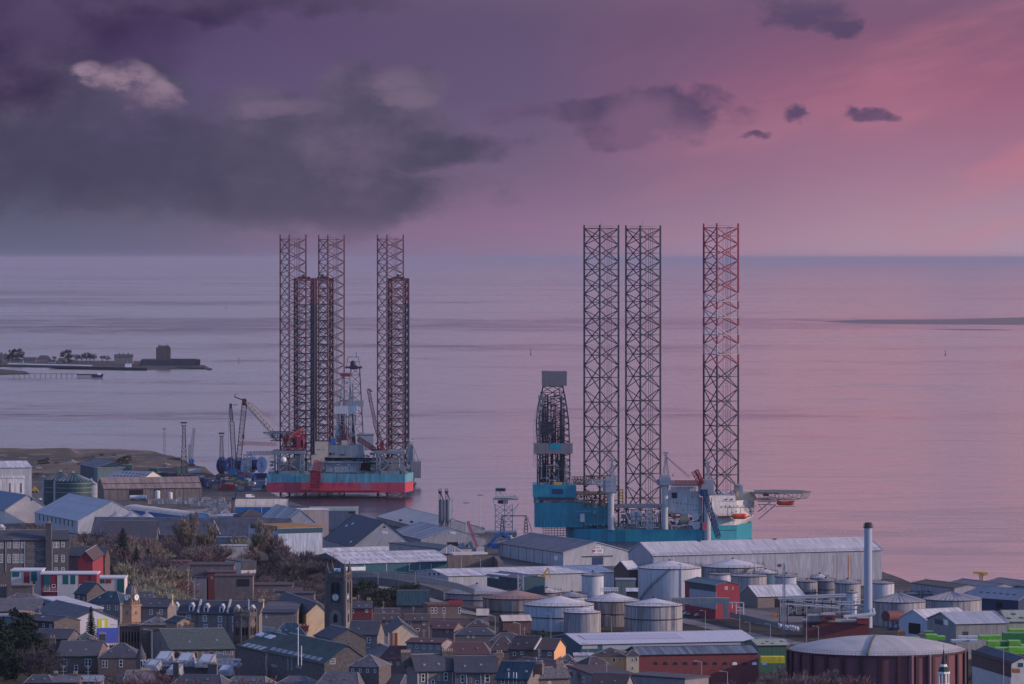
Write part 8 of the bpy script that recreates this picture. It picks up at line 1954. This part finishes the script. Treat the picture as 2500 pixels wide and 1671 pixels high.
# ======================================================================== vehicles
def van_proto(kind,m):
    t=thing('parked_car' if kind=='car' else 'van','x','car' if kind=='car' else 'van',(0,0,0)); b=MB()
    if kind=='car':
        L,Wd=4.3,1.75; prof=[(-2.15,.35),(2.15,.35),(2.15,.8),(1.2,.95),(.6,1.42),(-1.1,1.45),(-1.9,.98),(-2.15,.9)]
    else:
        L,Wd=5.6,2.0; prof=[(-2.8,.4),(2.8,.4),(2.8,1.1),(2.2,1.35),(1.5,2.3),(-2.7,2.35),(-2.8,2.2)]
    a=[Vector((x,-Wd/2,z)) for x,z in prof]; c=[Vector((x,Wd/2,z)) for x,z in prof]; n=len(a)
    for i in range(n): j=(i+1)%n; b.face([a[j],a[i],c[i],c[j]][::-1])
    b.face(a); b.face(c[::-1]); b.build('body',m,t); b=MB()
    if kind=='car':
        for y in (-Wd/2-.01,Wd/2+.01): b.face([Vector((-1.5,y,.98)),Vector((1.0,y,.98)),Vector((.55,y,1.34)),Vector((-1.0,y,1.36))])
        b.face([Vector((1.22,-.75,.98)),Vector((1.22,.75,.98)),Vector((.67,.7,1.4)),Vector((.67,-.7,1.4))])
    else:
        b.face([Vector((2.22,-.85,1.4)),Vector((2.22,.85,1.4)),Vector((1.6,.8,2.22)),Vector((1.6,-.8,2.22))])
        for y in (-Wd/2-.01,Wd/2+.01): b.face([Vector((.7,y,1.4)),Vector((2.0,y,1.4)),Vector((1.5,y,2.05)),Vector((.7,y,2.05))])
    b.build('windows',glass,t)
    for x in ((-1.35,1.35) if kind=='car' else (-1.8,1.8)):
        for y in (-Wd/2+.05,Wd/2-.05):
            w=MB(); w.bar((x,y-.12,.34),(x,y+.12,.34),.34,10); w.build('wheel',gutter,t)
    return t
CP=van_proto('car',mat('white_car_paint',(.6,.6,.62),rough=.3,var=.03)); VP=van_proto('van',mat('white_car_paint',()))
BK=van_proto('car',mat('dark_car_paint',(.05,.06,.08),rough=.3,var=.03)); 
used={id(CP):0,id(VP):0,id(BK):0}
def park(pr,px,py,lab,group=None,rz=0,D=None):
    D=D or solveD(px,py); x=(px-CX)*D/F
    if used[id(pr)]==0: t=pr; t.location=(x,D,zg(px,D)); used[id(pr)]=1
    else: t=copy_tree(pr,loc=(x,D,zg(px,D)))
    t.rotation_euler=(0,0,rz); t['label']=lab
    if group: t['group']=group
def solveD(px,py):
    D=900
    while D<4500:
        if HY+(H-zg(px,D))*F/D<=py and D>1600: return D
        D+=4
    return 4500
park(CP,1680,1503,'white car, back one of the four parked by the red works','cars parked by the red works',.2)
park(CP,1694,1504,'white car, second of the four parked by the red works','cars parked by the red works',.2)
park(CP,1709,1507,'white car, front one of the four parked by the red works','cars parked by the red works',.25)
park(BK,1670,1500,'dark car at the left end of the cars by the red works','cars parked by the red works',.2)
park(VP,2420,1650,'white van driving on the road beside the gasholder',None,-.2,D=1500)
park(CP,2370,1645,'white car half hidden behind the gasholder on the road',None,-.2,D=1515)
park(VP,610,1217,'white van parked on the dark quay above the blue boat shed',None,.4)
park(CP,102,1222,'white car parked left of the dark green silos',None,.8)
for i,(px,py) in enumerate(((95,1146),(180,1398),(186,1404),(178,1410),(140,1222))): park(BK if i%2 else CP,px,py,('white car on the rough ground left of the green shed','dark car in the school yard, upper one','white car in the school yard','dark car in the school yard, lower one','white car in front of the dark green silos')[i],None,.5*i,D=None if i in(0,4) else 1690+i*8)
# small yellow and orange plant
t=thing('wheel_loader','yellow wheel loader by the tall grey shed at the left','digger',tuple(W(85,1204,dg(1204)))); D=dg(1204)
m=MB(); m.pbox(79,1193,90,1200,D,2.2); m.pbox(82,1189,87,1193,D+.2,1.8); m.bar(W(90,1196,D),W(94,1201,D),.3); m.build('body',yellow,t)
for px in (81,89): m=MB(); c=W(px,1201.5,D-.1); m.bar(c,c+Vector((0,.6,0)),.7,10); m.build('wheel',gutter,t)
t=thing('forklift','orange forklift in the yard of the works','forklift',tuple(W(1891,1510,1990))); D=1995
m=MB(); m.pbox(1885,1503,1897,1509,D,2); m.pbox(1887,1497,1893,1503,D+.3,1.5); m.build('body',mat('plant_orange',(.6,.22,.03)),t); m=MB(); m.bar(W(1898,1498,D),W(1898,1510,D),.12); m.bar(W(1898,1509,D),W(1903,1509,D),.12); m.build('mast',gutter,t)
for px in (1887,1895): m=MB(); c=W(px,1509.5,D-.1); m.bar(c,c+Vector((0,.5,0)),.45,10); m.build('wheel',gutter,t)
t=thing('mobile_crane','small dark mobile crane with a raised jib on the quay by the boat shed','crane',tuple(W(570,1220,2960))); D=2960
m=MB(); m.bar(W(574,1219,D),W(577,1201,D),.5,4); m.build('jib',navy,t); m=MB(); m.pbox(566,1215,580,1221,D,3); m.build('chassis',navy,t)
# ======================================================================== stacks, containers, heaps of goods
def box_thing(name,lab,cat,px,py,w,h,d,m,group,rz=0,D=None,z=None,course=0):
    D=D or solveD(px,py); mb=MB(); mb.box((0,0,0),(w,d,h))
    if course:
        for k in range(1,course): mb.box((0,-.02,h*k/course-.03),(w+.06,d+.04,.06))
    else:
        for sx in (-.5,.5): mb.box((sx*w*.97,-d/2-.03,0),(.12,.1,h))
        mb.box((0,-d/2-.03,h-.12),(w,.1,.1))
    o=mb.build(name,m); o.location=((px-CX)*D/F,D,zg(px,D) if z is None else z); o.rotation_euler=(0,0,rz); tag(o,lab,cat,group); return o
green_w=mat('green_wrapped_timber',(.16,.46,.05),rough=.5,var=.3,scale=.6,streak=.4,sx=.5,sy=2)
green_d=mat('dark_green_wrapped_timber',(.035,.21,.055),rough=.5,var=.3,scale=.6,streak=.4,sx=.5,sy=2)
white_w=mat('white_wrapped_packs',(.5,.52,.56),rough=.5,var=.2,scale=.8)
def stackpx(lab,x0,x1,y0,y1,D,m,depth=4,name='timber_stack',cat='timber stack',group='green wrapped timber stacks in the yard'):
    s=D/F; w=(x1-x0)*s; z=H-(y1-HY)*s; h=(y1-y0)*s; return box_thing(name,lab,cat,(x0+x1)/2,0,w,h,depth,m,group,0,D,z,course=max(2,int(h/1.0)))
for i,(x0,x1,y0,y1,D,m) in enumerate(((2218,2246,1556,1561,1680,green_w),(2254,2278,1541,1550,1745,green_d),(2261,2288,1549,1564,1690,green_w),(2288,2307,1553,1562,1700,green_w),(2390,2418,1552,1561,1700,green_w),(2418,2443,1551,1560,1702,green_w),(2410,2440,1565,1582,1640,green_w),(2440,2462,1565,1582,1642,green_d),(2462,2491,1564,1582,1640,green_w),(2448,2520,1545,1572,1715,green_d),(2463,2520,1536,1545,1740,green_w),(2430,2462,1581,1590,1615,green_w),(2462,2520,1580,1596,1610,green_w),(2492,2520,1574,1584,1630,green_w))):
    stackpx('%s wrapped timber stack, %s of the yard'%('bright green' if m is green_w else 'dark green',ORD[i]),x0,x1,y0,y1,D,m,6)
for i,(x0,x1,y0,y1,D) in enumerate(((2338,2361,1553,1562,1712),(2362,2387,1553,1562,1714),(2322,2345,1562,1568,1690),(2346,2366,1561,1567,1694),(2367,2385,1562,1568,1690))):
    stackpx('white wrapped timber pack, %s from the left beside the green stacks'%ORD[i],x0,x1,y0,y1,D,white_w,4,'wrapped_pack','timber stack','white wrapped packs in the yard')
stackpx('orange skip at the left corner of the open doorway shed',2192,2209,1540,1552,1770,mat('skip_orange',(.42,.19,.07)),4,'skip','skip',None)
stackpx('brown skip before the open doorway shed',2243,2261,1547,1556,1740,harl,3,'skip','skip',None)
stackpx('yellow skip container standing behind the brick works',1857,1915,1603,1618,1600,mat('skip_yellow',(.62,.52,.03),var=.3,streak=.3),5,'skip','skip',None)
stackpx('orange container by the white gable at the lower right',2472,2489,1633,1643,1500,mat('skip_orange',()),3,'skip','skip',None)
# white bags along the works fence
rg=random.Random(2)
for i in range(18):
    px=1846+i*5.9; py=1514+i*1.15; D=solveD(px,py+9); mb=MB(); mb.ball((0,0,.75),.85,8,6,.95); mb.box((0,0,0),(1.3,1.2,1.1)); o=mb.build('bulk_bag',white_w); o.location=((px-CX)*D/F,D,zg(px,D)); o.scale=(1,1,rg.uniform(.9,1.3)); tag(o,'white bulk bag, %s from the left in the row along the works fence'%ORD[i],'bag','white bulk bags along the fence')
# pallets of bricks in the yard left of the boat shed
pm=[mat('pallet_white',(.42,.41,.40),var=.3,scale=.7),mat('pallet_pink',(.36,.30,.28),var=.3,scale=.7),mat('pallet_grey',(.22,.22,.24),var=.3,scale=.7)]
protos=[]
for k in range(3):
    mb=MB(); mb.box((0,0,0),(3.2,2.4,.15)); 
    for a in range(3):
        for b in range(2): mb.box((-1.05+a*1.05,-.6+b*1.2,.15),(.95,1.05,1.1+.25*((a+b+k)%3)))
    protos.append(mb.build('goods_stack',pm[k]))
rows=[(1226,372,540,17),(1231,368,545,17),(1236.5,470,556,10),(1242,520,560,5),(1249,505,560,7),(1256,500,556,6)]
for r,(y,x0,x1,n) in enumerate(rows):
    for i in range(n):
        px=x0+(x1-x0)*i/(n-1)+rg.uniform(-2,2); D=solveD(px,y); p=protos[(i*7+r)%3]
        if not inside((px-CX)*D/F,D,1.5):
            o=p.copy(); COL.objects.link(o); o.location=((px-CX)*D/F,D,zg(px,D)); o.rotation_euler=(0,0,rg.uniform(-.15,.15)); o.scale=(1,1,rg.uniform(.8,1.7)); tag(o,'pale goods stack, %s from left in the %s yard row'%(ORD[i],('farthest','second farthest','third farthest','fourth','fifth','nearest')[r]),'pallet stack','stacked goods in the yard by the brown warehouse')
for p in protos: bpy.data.objects.remove(p)
# containers, cabins and plant on the rig quay
cols=[('white',mat('cabin_white',(.5,.5,.5),var=.1)),('blue',blue_paint),('dark blue',navy),('grey',steel_mid),('rust red',mat('rust_red_box',(.24,.06,.05))),('green',green_paint),('dark',gutter)]
QU=[]
for i in range(46):
    px=rg.uniform(495,642); py=rg.uniform(1166,1198); QU.append((px,py))
for i in range(26): QU.append((rg.uniform(398,500),rg.uniform(1148,1182)))
QU=[q for q in QU if not inside((q[0]-CX)*solveD(*q)/F,solveD(*q),1)]
a_=[q for q in QU if q[0]>=495]; b_=[q for q in QU if q[0]<495]
for lst,place in ((a_[:40],'in the quay yard under the cable drums'),(b_,'in the yard under the lattice towers')):
    lst.sort()
    for i,(px,py) in enumerate(lst):
        nm,m=rg.choice(cols); w=rg.choice((2.5,4,6,6,9)); box_thing('site_container','%s site container, %s from the left %s'%(nm,ORD[i],place),'container',px,py,w,rg.choice((1.2,2.0,2.6,2.6,3.6)),2.5,m,'containers '+place,rg.uniform(-.5,.5))
o=box_thing('shipping_container','long bright red container with white letters on the rig quay','container',553,1196,11,3.4,3,rig_red,None,.03)
t_=text(o,'TEXCON',Vector(o.location)+Vector((-2,-1.62,1.9)),1.7,white,width=4.6)
box_thing('shipping_container','short dull red container above the long red one','container',560,1177,4,2.6,2.6,mat('rust_red_box',()),None,0)
box_thing('shipping_container','dark blue container at the foot of the blue and red rig','container',636,1168,8.5,3.2,3,navy,None,0)
for i in range(8):
    px=430+i*9; D=solveD(px,1186+i%3*2)
# tyres / dark reels
t=thing('cable_reel','dark cable reel lying right of the brown warehouse','cable reel',tuple(W(498,1182,3080))); 
for k,r in enumerate((3.2,2.8,2.4)):
    m=MB(); c=W(489+k*6,1180,3080); m.bar(c,c+Vector((.6,-.7,0)),r,16); m.build('reel',gutter if k%2 else navy,t)
wallrun('quay_wall','low concrete quay wall with pale panels left of the blue and red rig','wall',[(560,1185,3150),(650,1180,3165)],1.6,.8,concrete)
# pale heaps on the tipped ground
for i,(x0,x1,yt,yb,c_) in enumerate(((322,345,1120,1127,'pale rubble heap on the tipped ground, left one'),(345,371,1119,1126,'pale rubble heap on the tipped ground, right one'),(104,140,1107,1113,'grey rubble patch on the long mound'),(305,330,1131,1136,'small pale rubble heap by the green containers'),(60,85,1152,1160,'rubble heap left of the green shed'),(92,118,1158,1166,'second rubble heap left of the green shed'),(150,200,1122,1130,'long low spoil heap behind the green shed, left one'),(215,262,1118,1126,'long low spoil heap behind the green shed, right one'),(385,425,1128,1136,'dark spoil heap left of the lattice towers'))):
    heap('rubble_heap',c_,'rubble heap',x0,x1,yt,yb,mat('pale_rubble',(.34,.31,.28),var=.4,scale=.8),90,.8,30+i,None,depth=6)
m=mat('pale_road',(.20,.19,.18),rough=.95,var=.2,scale=.05); tarmac=mat('tarmac',(.055,.055,.06),rough=.9,var=.25,scale=.08); grassy=mat('verge_grass',(.075,.07,.05),rough=.95,var=.4,scale=.3)
def strip(name,pts,w,m,dz=.12):
    """road following photo points (px,D), width w metres, laid just above the ground"""
    v=[];f=[];P=[]
    for (a,Da),(b,Db) in zip(pts,pts[1:]):
        n=12
        for i in range(n): t=i/n; P.append((a+(b-a)*t,Da+(Db-Da)*t))
    P.append(pts[-1]); Q=[Vector(((px-CX)*D/F,D,0)) for px,D in P]
    for i,q in enumerate(Q):
        d=(Q[min(i+1,len(Q)-1)]-Q[max(i-1,0)]).normalized(); n=Vector((-d.y,d.x,0))*w/2
        for k in (-1,-.33,.33,1):
            p=q+n*k; v.append((p.x,p.y,zw(p.x,p.y)+dz))
    for i in range(len(Q)-1):
        for k in range(3): a=i*4+k; f.append((a,a+1,a+5,a+4))
    me=bpy.data.meshes.new(name); me.from_pydata(v,[],f); me.uv_layers.new(name='UVMap'); me.materials.append(m); o=bpy.data.objects.new(name,me); COL.objects.link(o); struct(o); return o
strip('road',[(1640,1990),(1760,1925),(1860,1880),(1980,1835),(2080,1800)],9,m)
strip('road',[(1720,2040),(1850,2000),(1990,1960),(2050,1940)],34,mat('yard_concrete',(.16,.15,.15),rough=.95,var=.2,scale=.08),.08)
strip('road',[(2330,1540),(2400,1500),(2500,1450),(2600,1400)],9,tarmac)
strip('road',[(360,2960),(560,2920),(640,2900),(720,2870)],26,tarmac,.1)
strip('road',[(380,2840),(480,2780),(560,2740)],60,mat('yard_pale',(.27,.25,.24),rough=.95,var=.3,scale=.1),.06)
strip('road',[(240,3360),(420,3300),(520,3260)],14,mat('yard_pale',()),.1)
strip('viaduct_road' if False else 'road',[(860,2075),(940,2062),(1000,2035),(1060,2010),(1120,1980),(1160,1958)],10,m,.3)
# works fence
wallrun('fence','grey-green sheet fence curving past the white bulk bags','fence',[(1782,1494,1975),(1840,1507,1935),(1900,1521,1892)],2.2,.15,mat('fence_green_grey',(.14,.18,.18),var=.15,pitch=2,seam=.3))
# ======================================================================== far shore with the castle
def at_far(px,py,z=0): D=(H-z)*F/(py-HY); return D
far=mat('far_shore_land',(.045,.043,.038),rough=.95,var=.5,scale=.02)
mb=MB(); poly=[(-300,6780),(20,6760),(110,6720),(150,6640),(360,6560),(430,6640),(505,6600),(512,6680),(470,6900),(360,7040),(0,7110),(-300,7110)]
P0=[Vector(((a-CX)*d/F,d,-.5)) for a,d in poly]; ctr=sum(P0,Vector((0,0,0)))/len(P0)
P1=[Vector((p.x+(ctr.x-p.x)*.02,p.y+(ctr.y-p.y)*.05,2.4)) for p in P0]; mb.prism(P0,P1); struct(mb.build('far_land',far))
mb=MB(); poly=[(-300,6300),(20,6300),(70,6330),(60,6420),(0,6560),(-300,6600)]; P0=[Vector(((a-CX)*d/F,d,-.5)) for a,d in poly]; mb.prism(P0,[p+Vector((0,6,2.2)) for p in P0]); struct(mb.build('far_land',far))
cst=mat('castle_stone',(.095,.085,.082),rough=.95,var=.25,scale=.2)
D=6720; t=thing('castle','dark stone castle keep with a curtain wall on the far point','castle',tuple(W(400,893,D))); s=D/F; Z=lambda y:H-(y-HY)*s
m=MB(); m.pbox(381,850,403,892,D,13); m.pbox(402,849,416,892,D+3,12); 
for px in (383,389,395,401,408,414): m.pbox(px-1,846.5,px+1,850,D+.5,1.5)
o=m.build('keep',cst,t); m=MB(); m.prism([W(384,850,D+2),W(414,849,D+2),W(414,849,D+12),W(384,850,D+12)],[W(389,844,D+6),W(410,844,D+6),W(410,844,D+8),W(389,844,D+8)]); m.build('keep_roof',slate,o)
for px,y in ((388.5,843),(409.5,843)): m=MB(); m.pbox(px-2,y,px+2,850,D+5,2); m.build('chimney',cst,o)
m=MB(); m.bar(W(408,843,D+5),W(408,838,D+5),.12); m.build('flagpole',gutter,o)
for px,y in ((386,862),(393,862),(397,872),(408,858)): m=MB(); m.pbox(px,y,px+1.2,y+2.2,D-.05 if px<402 else D+2.9,.2); m.build('window',dark,o)
m=MB(); m.prism([W(340,892,D),W(489,892,D-20),W(480,892,D+45),W(345,892,D+50)],[W(344,879,D),W(489,878.5,D-20),W(480,876,D+45),W(350,876,D+50)]); m.prism([W(415,892,D-8),W(478,892,D-28),W(478,892,D-18),W(415,892,D+1)],[W(415,876,D-8),W(478,877,D-28),W(478,877,D-18),W(415,876,D+1)]); m.build('curtain_wall',cst,t)
m=MB(); m.prism([W(340,899,D-90),W(507,902.5,D-100),W(500,892,D+20),W(345,892,D+20)],[W(352,893,D-40),W(486,893,D-40),W(488,892,D+20),W(352,892,D+20)]); struct(m.build('castle_rock',mat('dark_rock',(.04,.04,.042),var=.4,scale=.2)))
flat_blob('rock_islet',shape([(503,902),(508,903.5),(516,903.5),(518,902),(510,900.5)]),1.6,mat('dark_rock',()))
def fhouse(lab,x0,x1,ye,yr,D,wm=stone,rm=slate,ch=(),hip=0):
    G=building('house',lab,'house',(x0,ye),D,(x1,ye),x0-3,wm,rm,apex=yr,depth=10,hip=hip,DC=D,base=2.2,group='houses on the far shore')
    for c in ch: chimney(G,c,yr-4,3,0,stone_d)
    for k in range(3): window(G,'long',x0+(x1-x0)*(k+.5)/3,ye+4,1.6,2.6,(0,0))
fhouse('long slate-roofed house with three chimneys beside the castle',279,324,872,866,6850,ch=(292,301,313))
fhouse('pyramid-roofed pavilion on the far shore',89,124,877,868,6980,hip=1)
fhouse('gabled house on the far shore, left of the pyramid roof',56,88,879,873,6950)
fhouse('white gabled house on the far shore by the car park',117,134,884,879,6900,harl_p)
fhouse('low shed roof on the far shore beside the dark round trees',142,160,880,875,6930)
fhouse('tall pale house at the far left shore edge',8,24,876,866,6900,harl_g,ch=(14,))
fhouse('dark house block at the far left shore edge',-20,6,872,864,6950,stone_d,ch=(-5,3))
fhouse('cream terraced house on the far shore, left of the tall trees',26,56,882,877,6870,harl_g)
G=building('lighthouse_hut','white hut with a thin mast on the far harbour wall','hut',(305,889),6600,(320,889),303,white,sheet_white,kind='flat',depth=5,DC=6600,base=2)
m=MB(); m.bar(G.P(3,2,G.ze),G.P(3,2,G.ze+6),.12); m.build('mast',white,G.roof)
t=thing('harbour_wall','long dark harbour wall on the far shore','harbour wall',tuple(W(250,905,6560))); m=MB(); m.prism([W(120,898,6640),W(358,905,6548),W(358,903,6580),W(120,897,6670)],[W(120,894,6640),W(358,898.5,6548),W(358,898,6580),W(120,893,6670)]); m.build('wall',mat('wet_wall',(.04,.04,.045),var=.3),t)
t=thing('pier','long thin timber pier on evenly spaced piles off the far shore','pier',tuple(W(150,924,6130))); D=6130
m=MB(); m.prism([W(25,913.4,D),W(190,914,D),W(190,914,D+6),W(25,913.4,D+6)],[W(25,912.4,D),W(190,913,D),W(190,913,D+6),W(25,912.4,D+6)]); m.build('deck',gutter,t)
for i in range(13): m=MB(); px=34+i*12.9; m.bar(W(px,924.5,D),W(px,911.5,D),.32,5); m.build('pile',gutter,t)
t=thing('pier','broad dark pier head with a moored boat at the end of the thin pier','pier',tuple(W(215,923,6120))); m=MB(); m.pbox(188,914,251,916.5,D,14); m.build('deck',gutter,t)
for i in range(14): m=MB(); px=189+i*2.6; m.bar(W(px,924,D),W(px,915,D),.3,5); m.build('pile',gutter,t)
t=thing('moored_boat','dark hulled boat with a white wheelhouse at the pier head','boat',tuple(W(238,923,6110))); m=MB(); D=6110; a=[W(224,923,D),W(250,923,D),W(250,923,D+5),W(224,923,D+5)]; b=[W(223,916,D-1),W(252,916.5,D-1),W(252,916.5,D+6),W(223,916,D+6)]; m.prism(a,b); m.build('hull',navy,t); m=MB(); m.pbox(238,910.5,246,916,D+1,3); m.build('wheelhouse',white,t)
proto('pine',leafy(9,H_=10,w=5.5,n=900,low=.55),lf_dark); BASEH['pine']=10
for i,(key,px,y,D,lab,wd) in enumerate((('leafy1',28,854,6880,'dark round tree, left of the tall pair on the far shore',1.0),('leafy1',43,850,6880,'tallest dark round tree, right of the pair on the far shore',1.35),('leafy1',164,853,6880,'tall dark round tree on the far shore, standing alone',1.25),('pine',188,865,6900,'pine, first from the left of the row on the far shore',1),('pine',200,864,6900,'pine, second from the left of the row on the far shore',1),('pine',211,860,6900,'pine, third from the left of the row on the far shore',1),('pine',220,862,6900,'pine, fourth from the left of the row on the far shore',1),('pine',229,864,6900,'pine, fifth from the left of the row on the far shore',1),('bare1',250,866,6900,'bare tree right of the row of pines on the far shore',1),('pine',262,868,6900,'small pine beside the three-chimney house on the far shore',1),('bare1',133,868,6900,'bare tree beside the white gabled far house',.8),('bush',8,858,6990,'grey bare tree at the far left shore edge',1.2),('bush',176,872,6890,'low bush right of the lone round tree on the far shore',1.4))):
    tree(key,lf_dark if key in('leafy1','pine') else tw_dark,px,D,H-(y-HY)*D/F-2.2,lab,None,name='far_tree',z=2.4,wide=wd,seed=i)
carm=MB(); carm.prism([Vector((-2.1,-.9,.3)),Vector((2.1,-.9,.3)),Vector((2.1,.9,.3)),Vector((-2.1,.9,.3))],[Vector((-2,-.8,.9)),Vector((2,-.8,.9)),Vector((2,.8,.9)),Vector((-2,.8,.9))]); carm.prism([Vector((-1.3,-.8,.9)),Vector((1.1,-.8,.9)),Vector((1.1,.8,.9)),Vector((-1.3,.8,.9))],[Vector((-1,-.7,1.45)),Vector((.7,-.7,1.45)),Vector((.7,.7,1.45)),Vector((-1,.7,1.45))])
cm=carm.build('parked_car',mat('white_car_paint',()))
for i in range(38):
    px=22+i*5.4; D=6800-i*3.2+rg.uniform(-4,4); o=cm.copy(); COL.objects.link(o); o.location=((px-CX)*D/F,D,2.5); o.scale=(1.2,1.2,1.3); tag(o,'tiny pale parked car, %s from the left on the far harbour front'%ORD[i],'car','cars parked along the far harbour front')
bpy.data.objects.remove(cm)
# buoys and marks
for i,(px,py,h,lab) in enumerate(((2308,868,7,'dark navigation buoy on the right part of the estuary'),(551,754,8,'small dark buoy far out left of the rigs'),(613,705,9,'tiny buoy farthest out left of the rigs'),(68,707,8,'tiny buoy far out at the left'),(1296,866,7,'small buoy left of the teal rig'),(1582,820,8,'small buoy seen between the teal rig legs'),(1462,778,7,'tiny buoy seen through the leftmost teal rig leg'))):
    D=(H)*F/(py-HY); s=D/F; x=(px-CX)*s; t=thing('buoy',lab,'buoy',(x,D,0)); m=MB(); m.cyl((x,D,-.4),h*.28*.9,h*.18,12,r2=h*.22); m.build('float',gutter,t); m=MB(); m.bar((x,D,h*.1),(x,D,h),h*.08,5,r2=h*.04); m.ball((x,D,h*1.0),h*.12,6,4); m.build('mast',gutter,t)
t=thing('channel_post','thin channel marker post off the castle point','post',tuple(W(583,888,6980))); m=MB(); m.bar(W(583,888,6980),W(583,875,6980),.35,5); m.bar(W(583,877,6980),W(583,875,6980),.6,5); m.build('post',gutter,t)
# ======================================================================== evening haze over the whole estuary
HAZE=1.6e-5
mb=MB(); x0,x1,y0,y1,z0,z1=-70000,70000,-300,245000,-6,172
mb.prism([Vector((x0,y0,z0)),Vector((x1,y0,z0)),Vector((x1,y1,z0)),Vector((x0,y1,z0))],[Vector((x0,y0,z1)),Vector((x1,y0,z1)),Vector((x1,y1,z1)),Vector((x0,y1,z1))])
mt=bpy.data.materials.new('evening_haze'); mt.use_nodes=True; g=NT(mt.node_tree); g.n.clear(); out=g.new('ShaderNodeOutputMaterial'); pv=g.new('ShaderNodeVolumePrincipled')
pv.inputs['Color'].default_value=(.56,.53,.64,1); pv.inputs['Density'].default_value=HAZE; pv.inputs['Anisotropy'].default_value=0.1
g.l.new(pv.outputs[0],out.inputs['Volume']); hz=mb.build('haze',mt); hz['kind']='stuff'
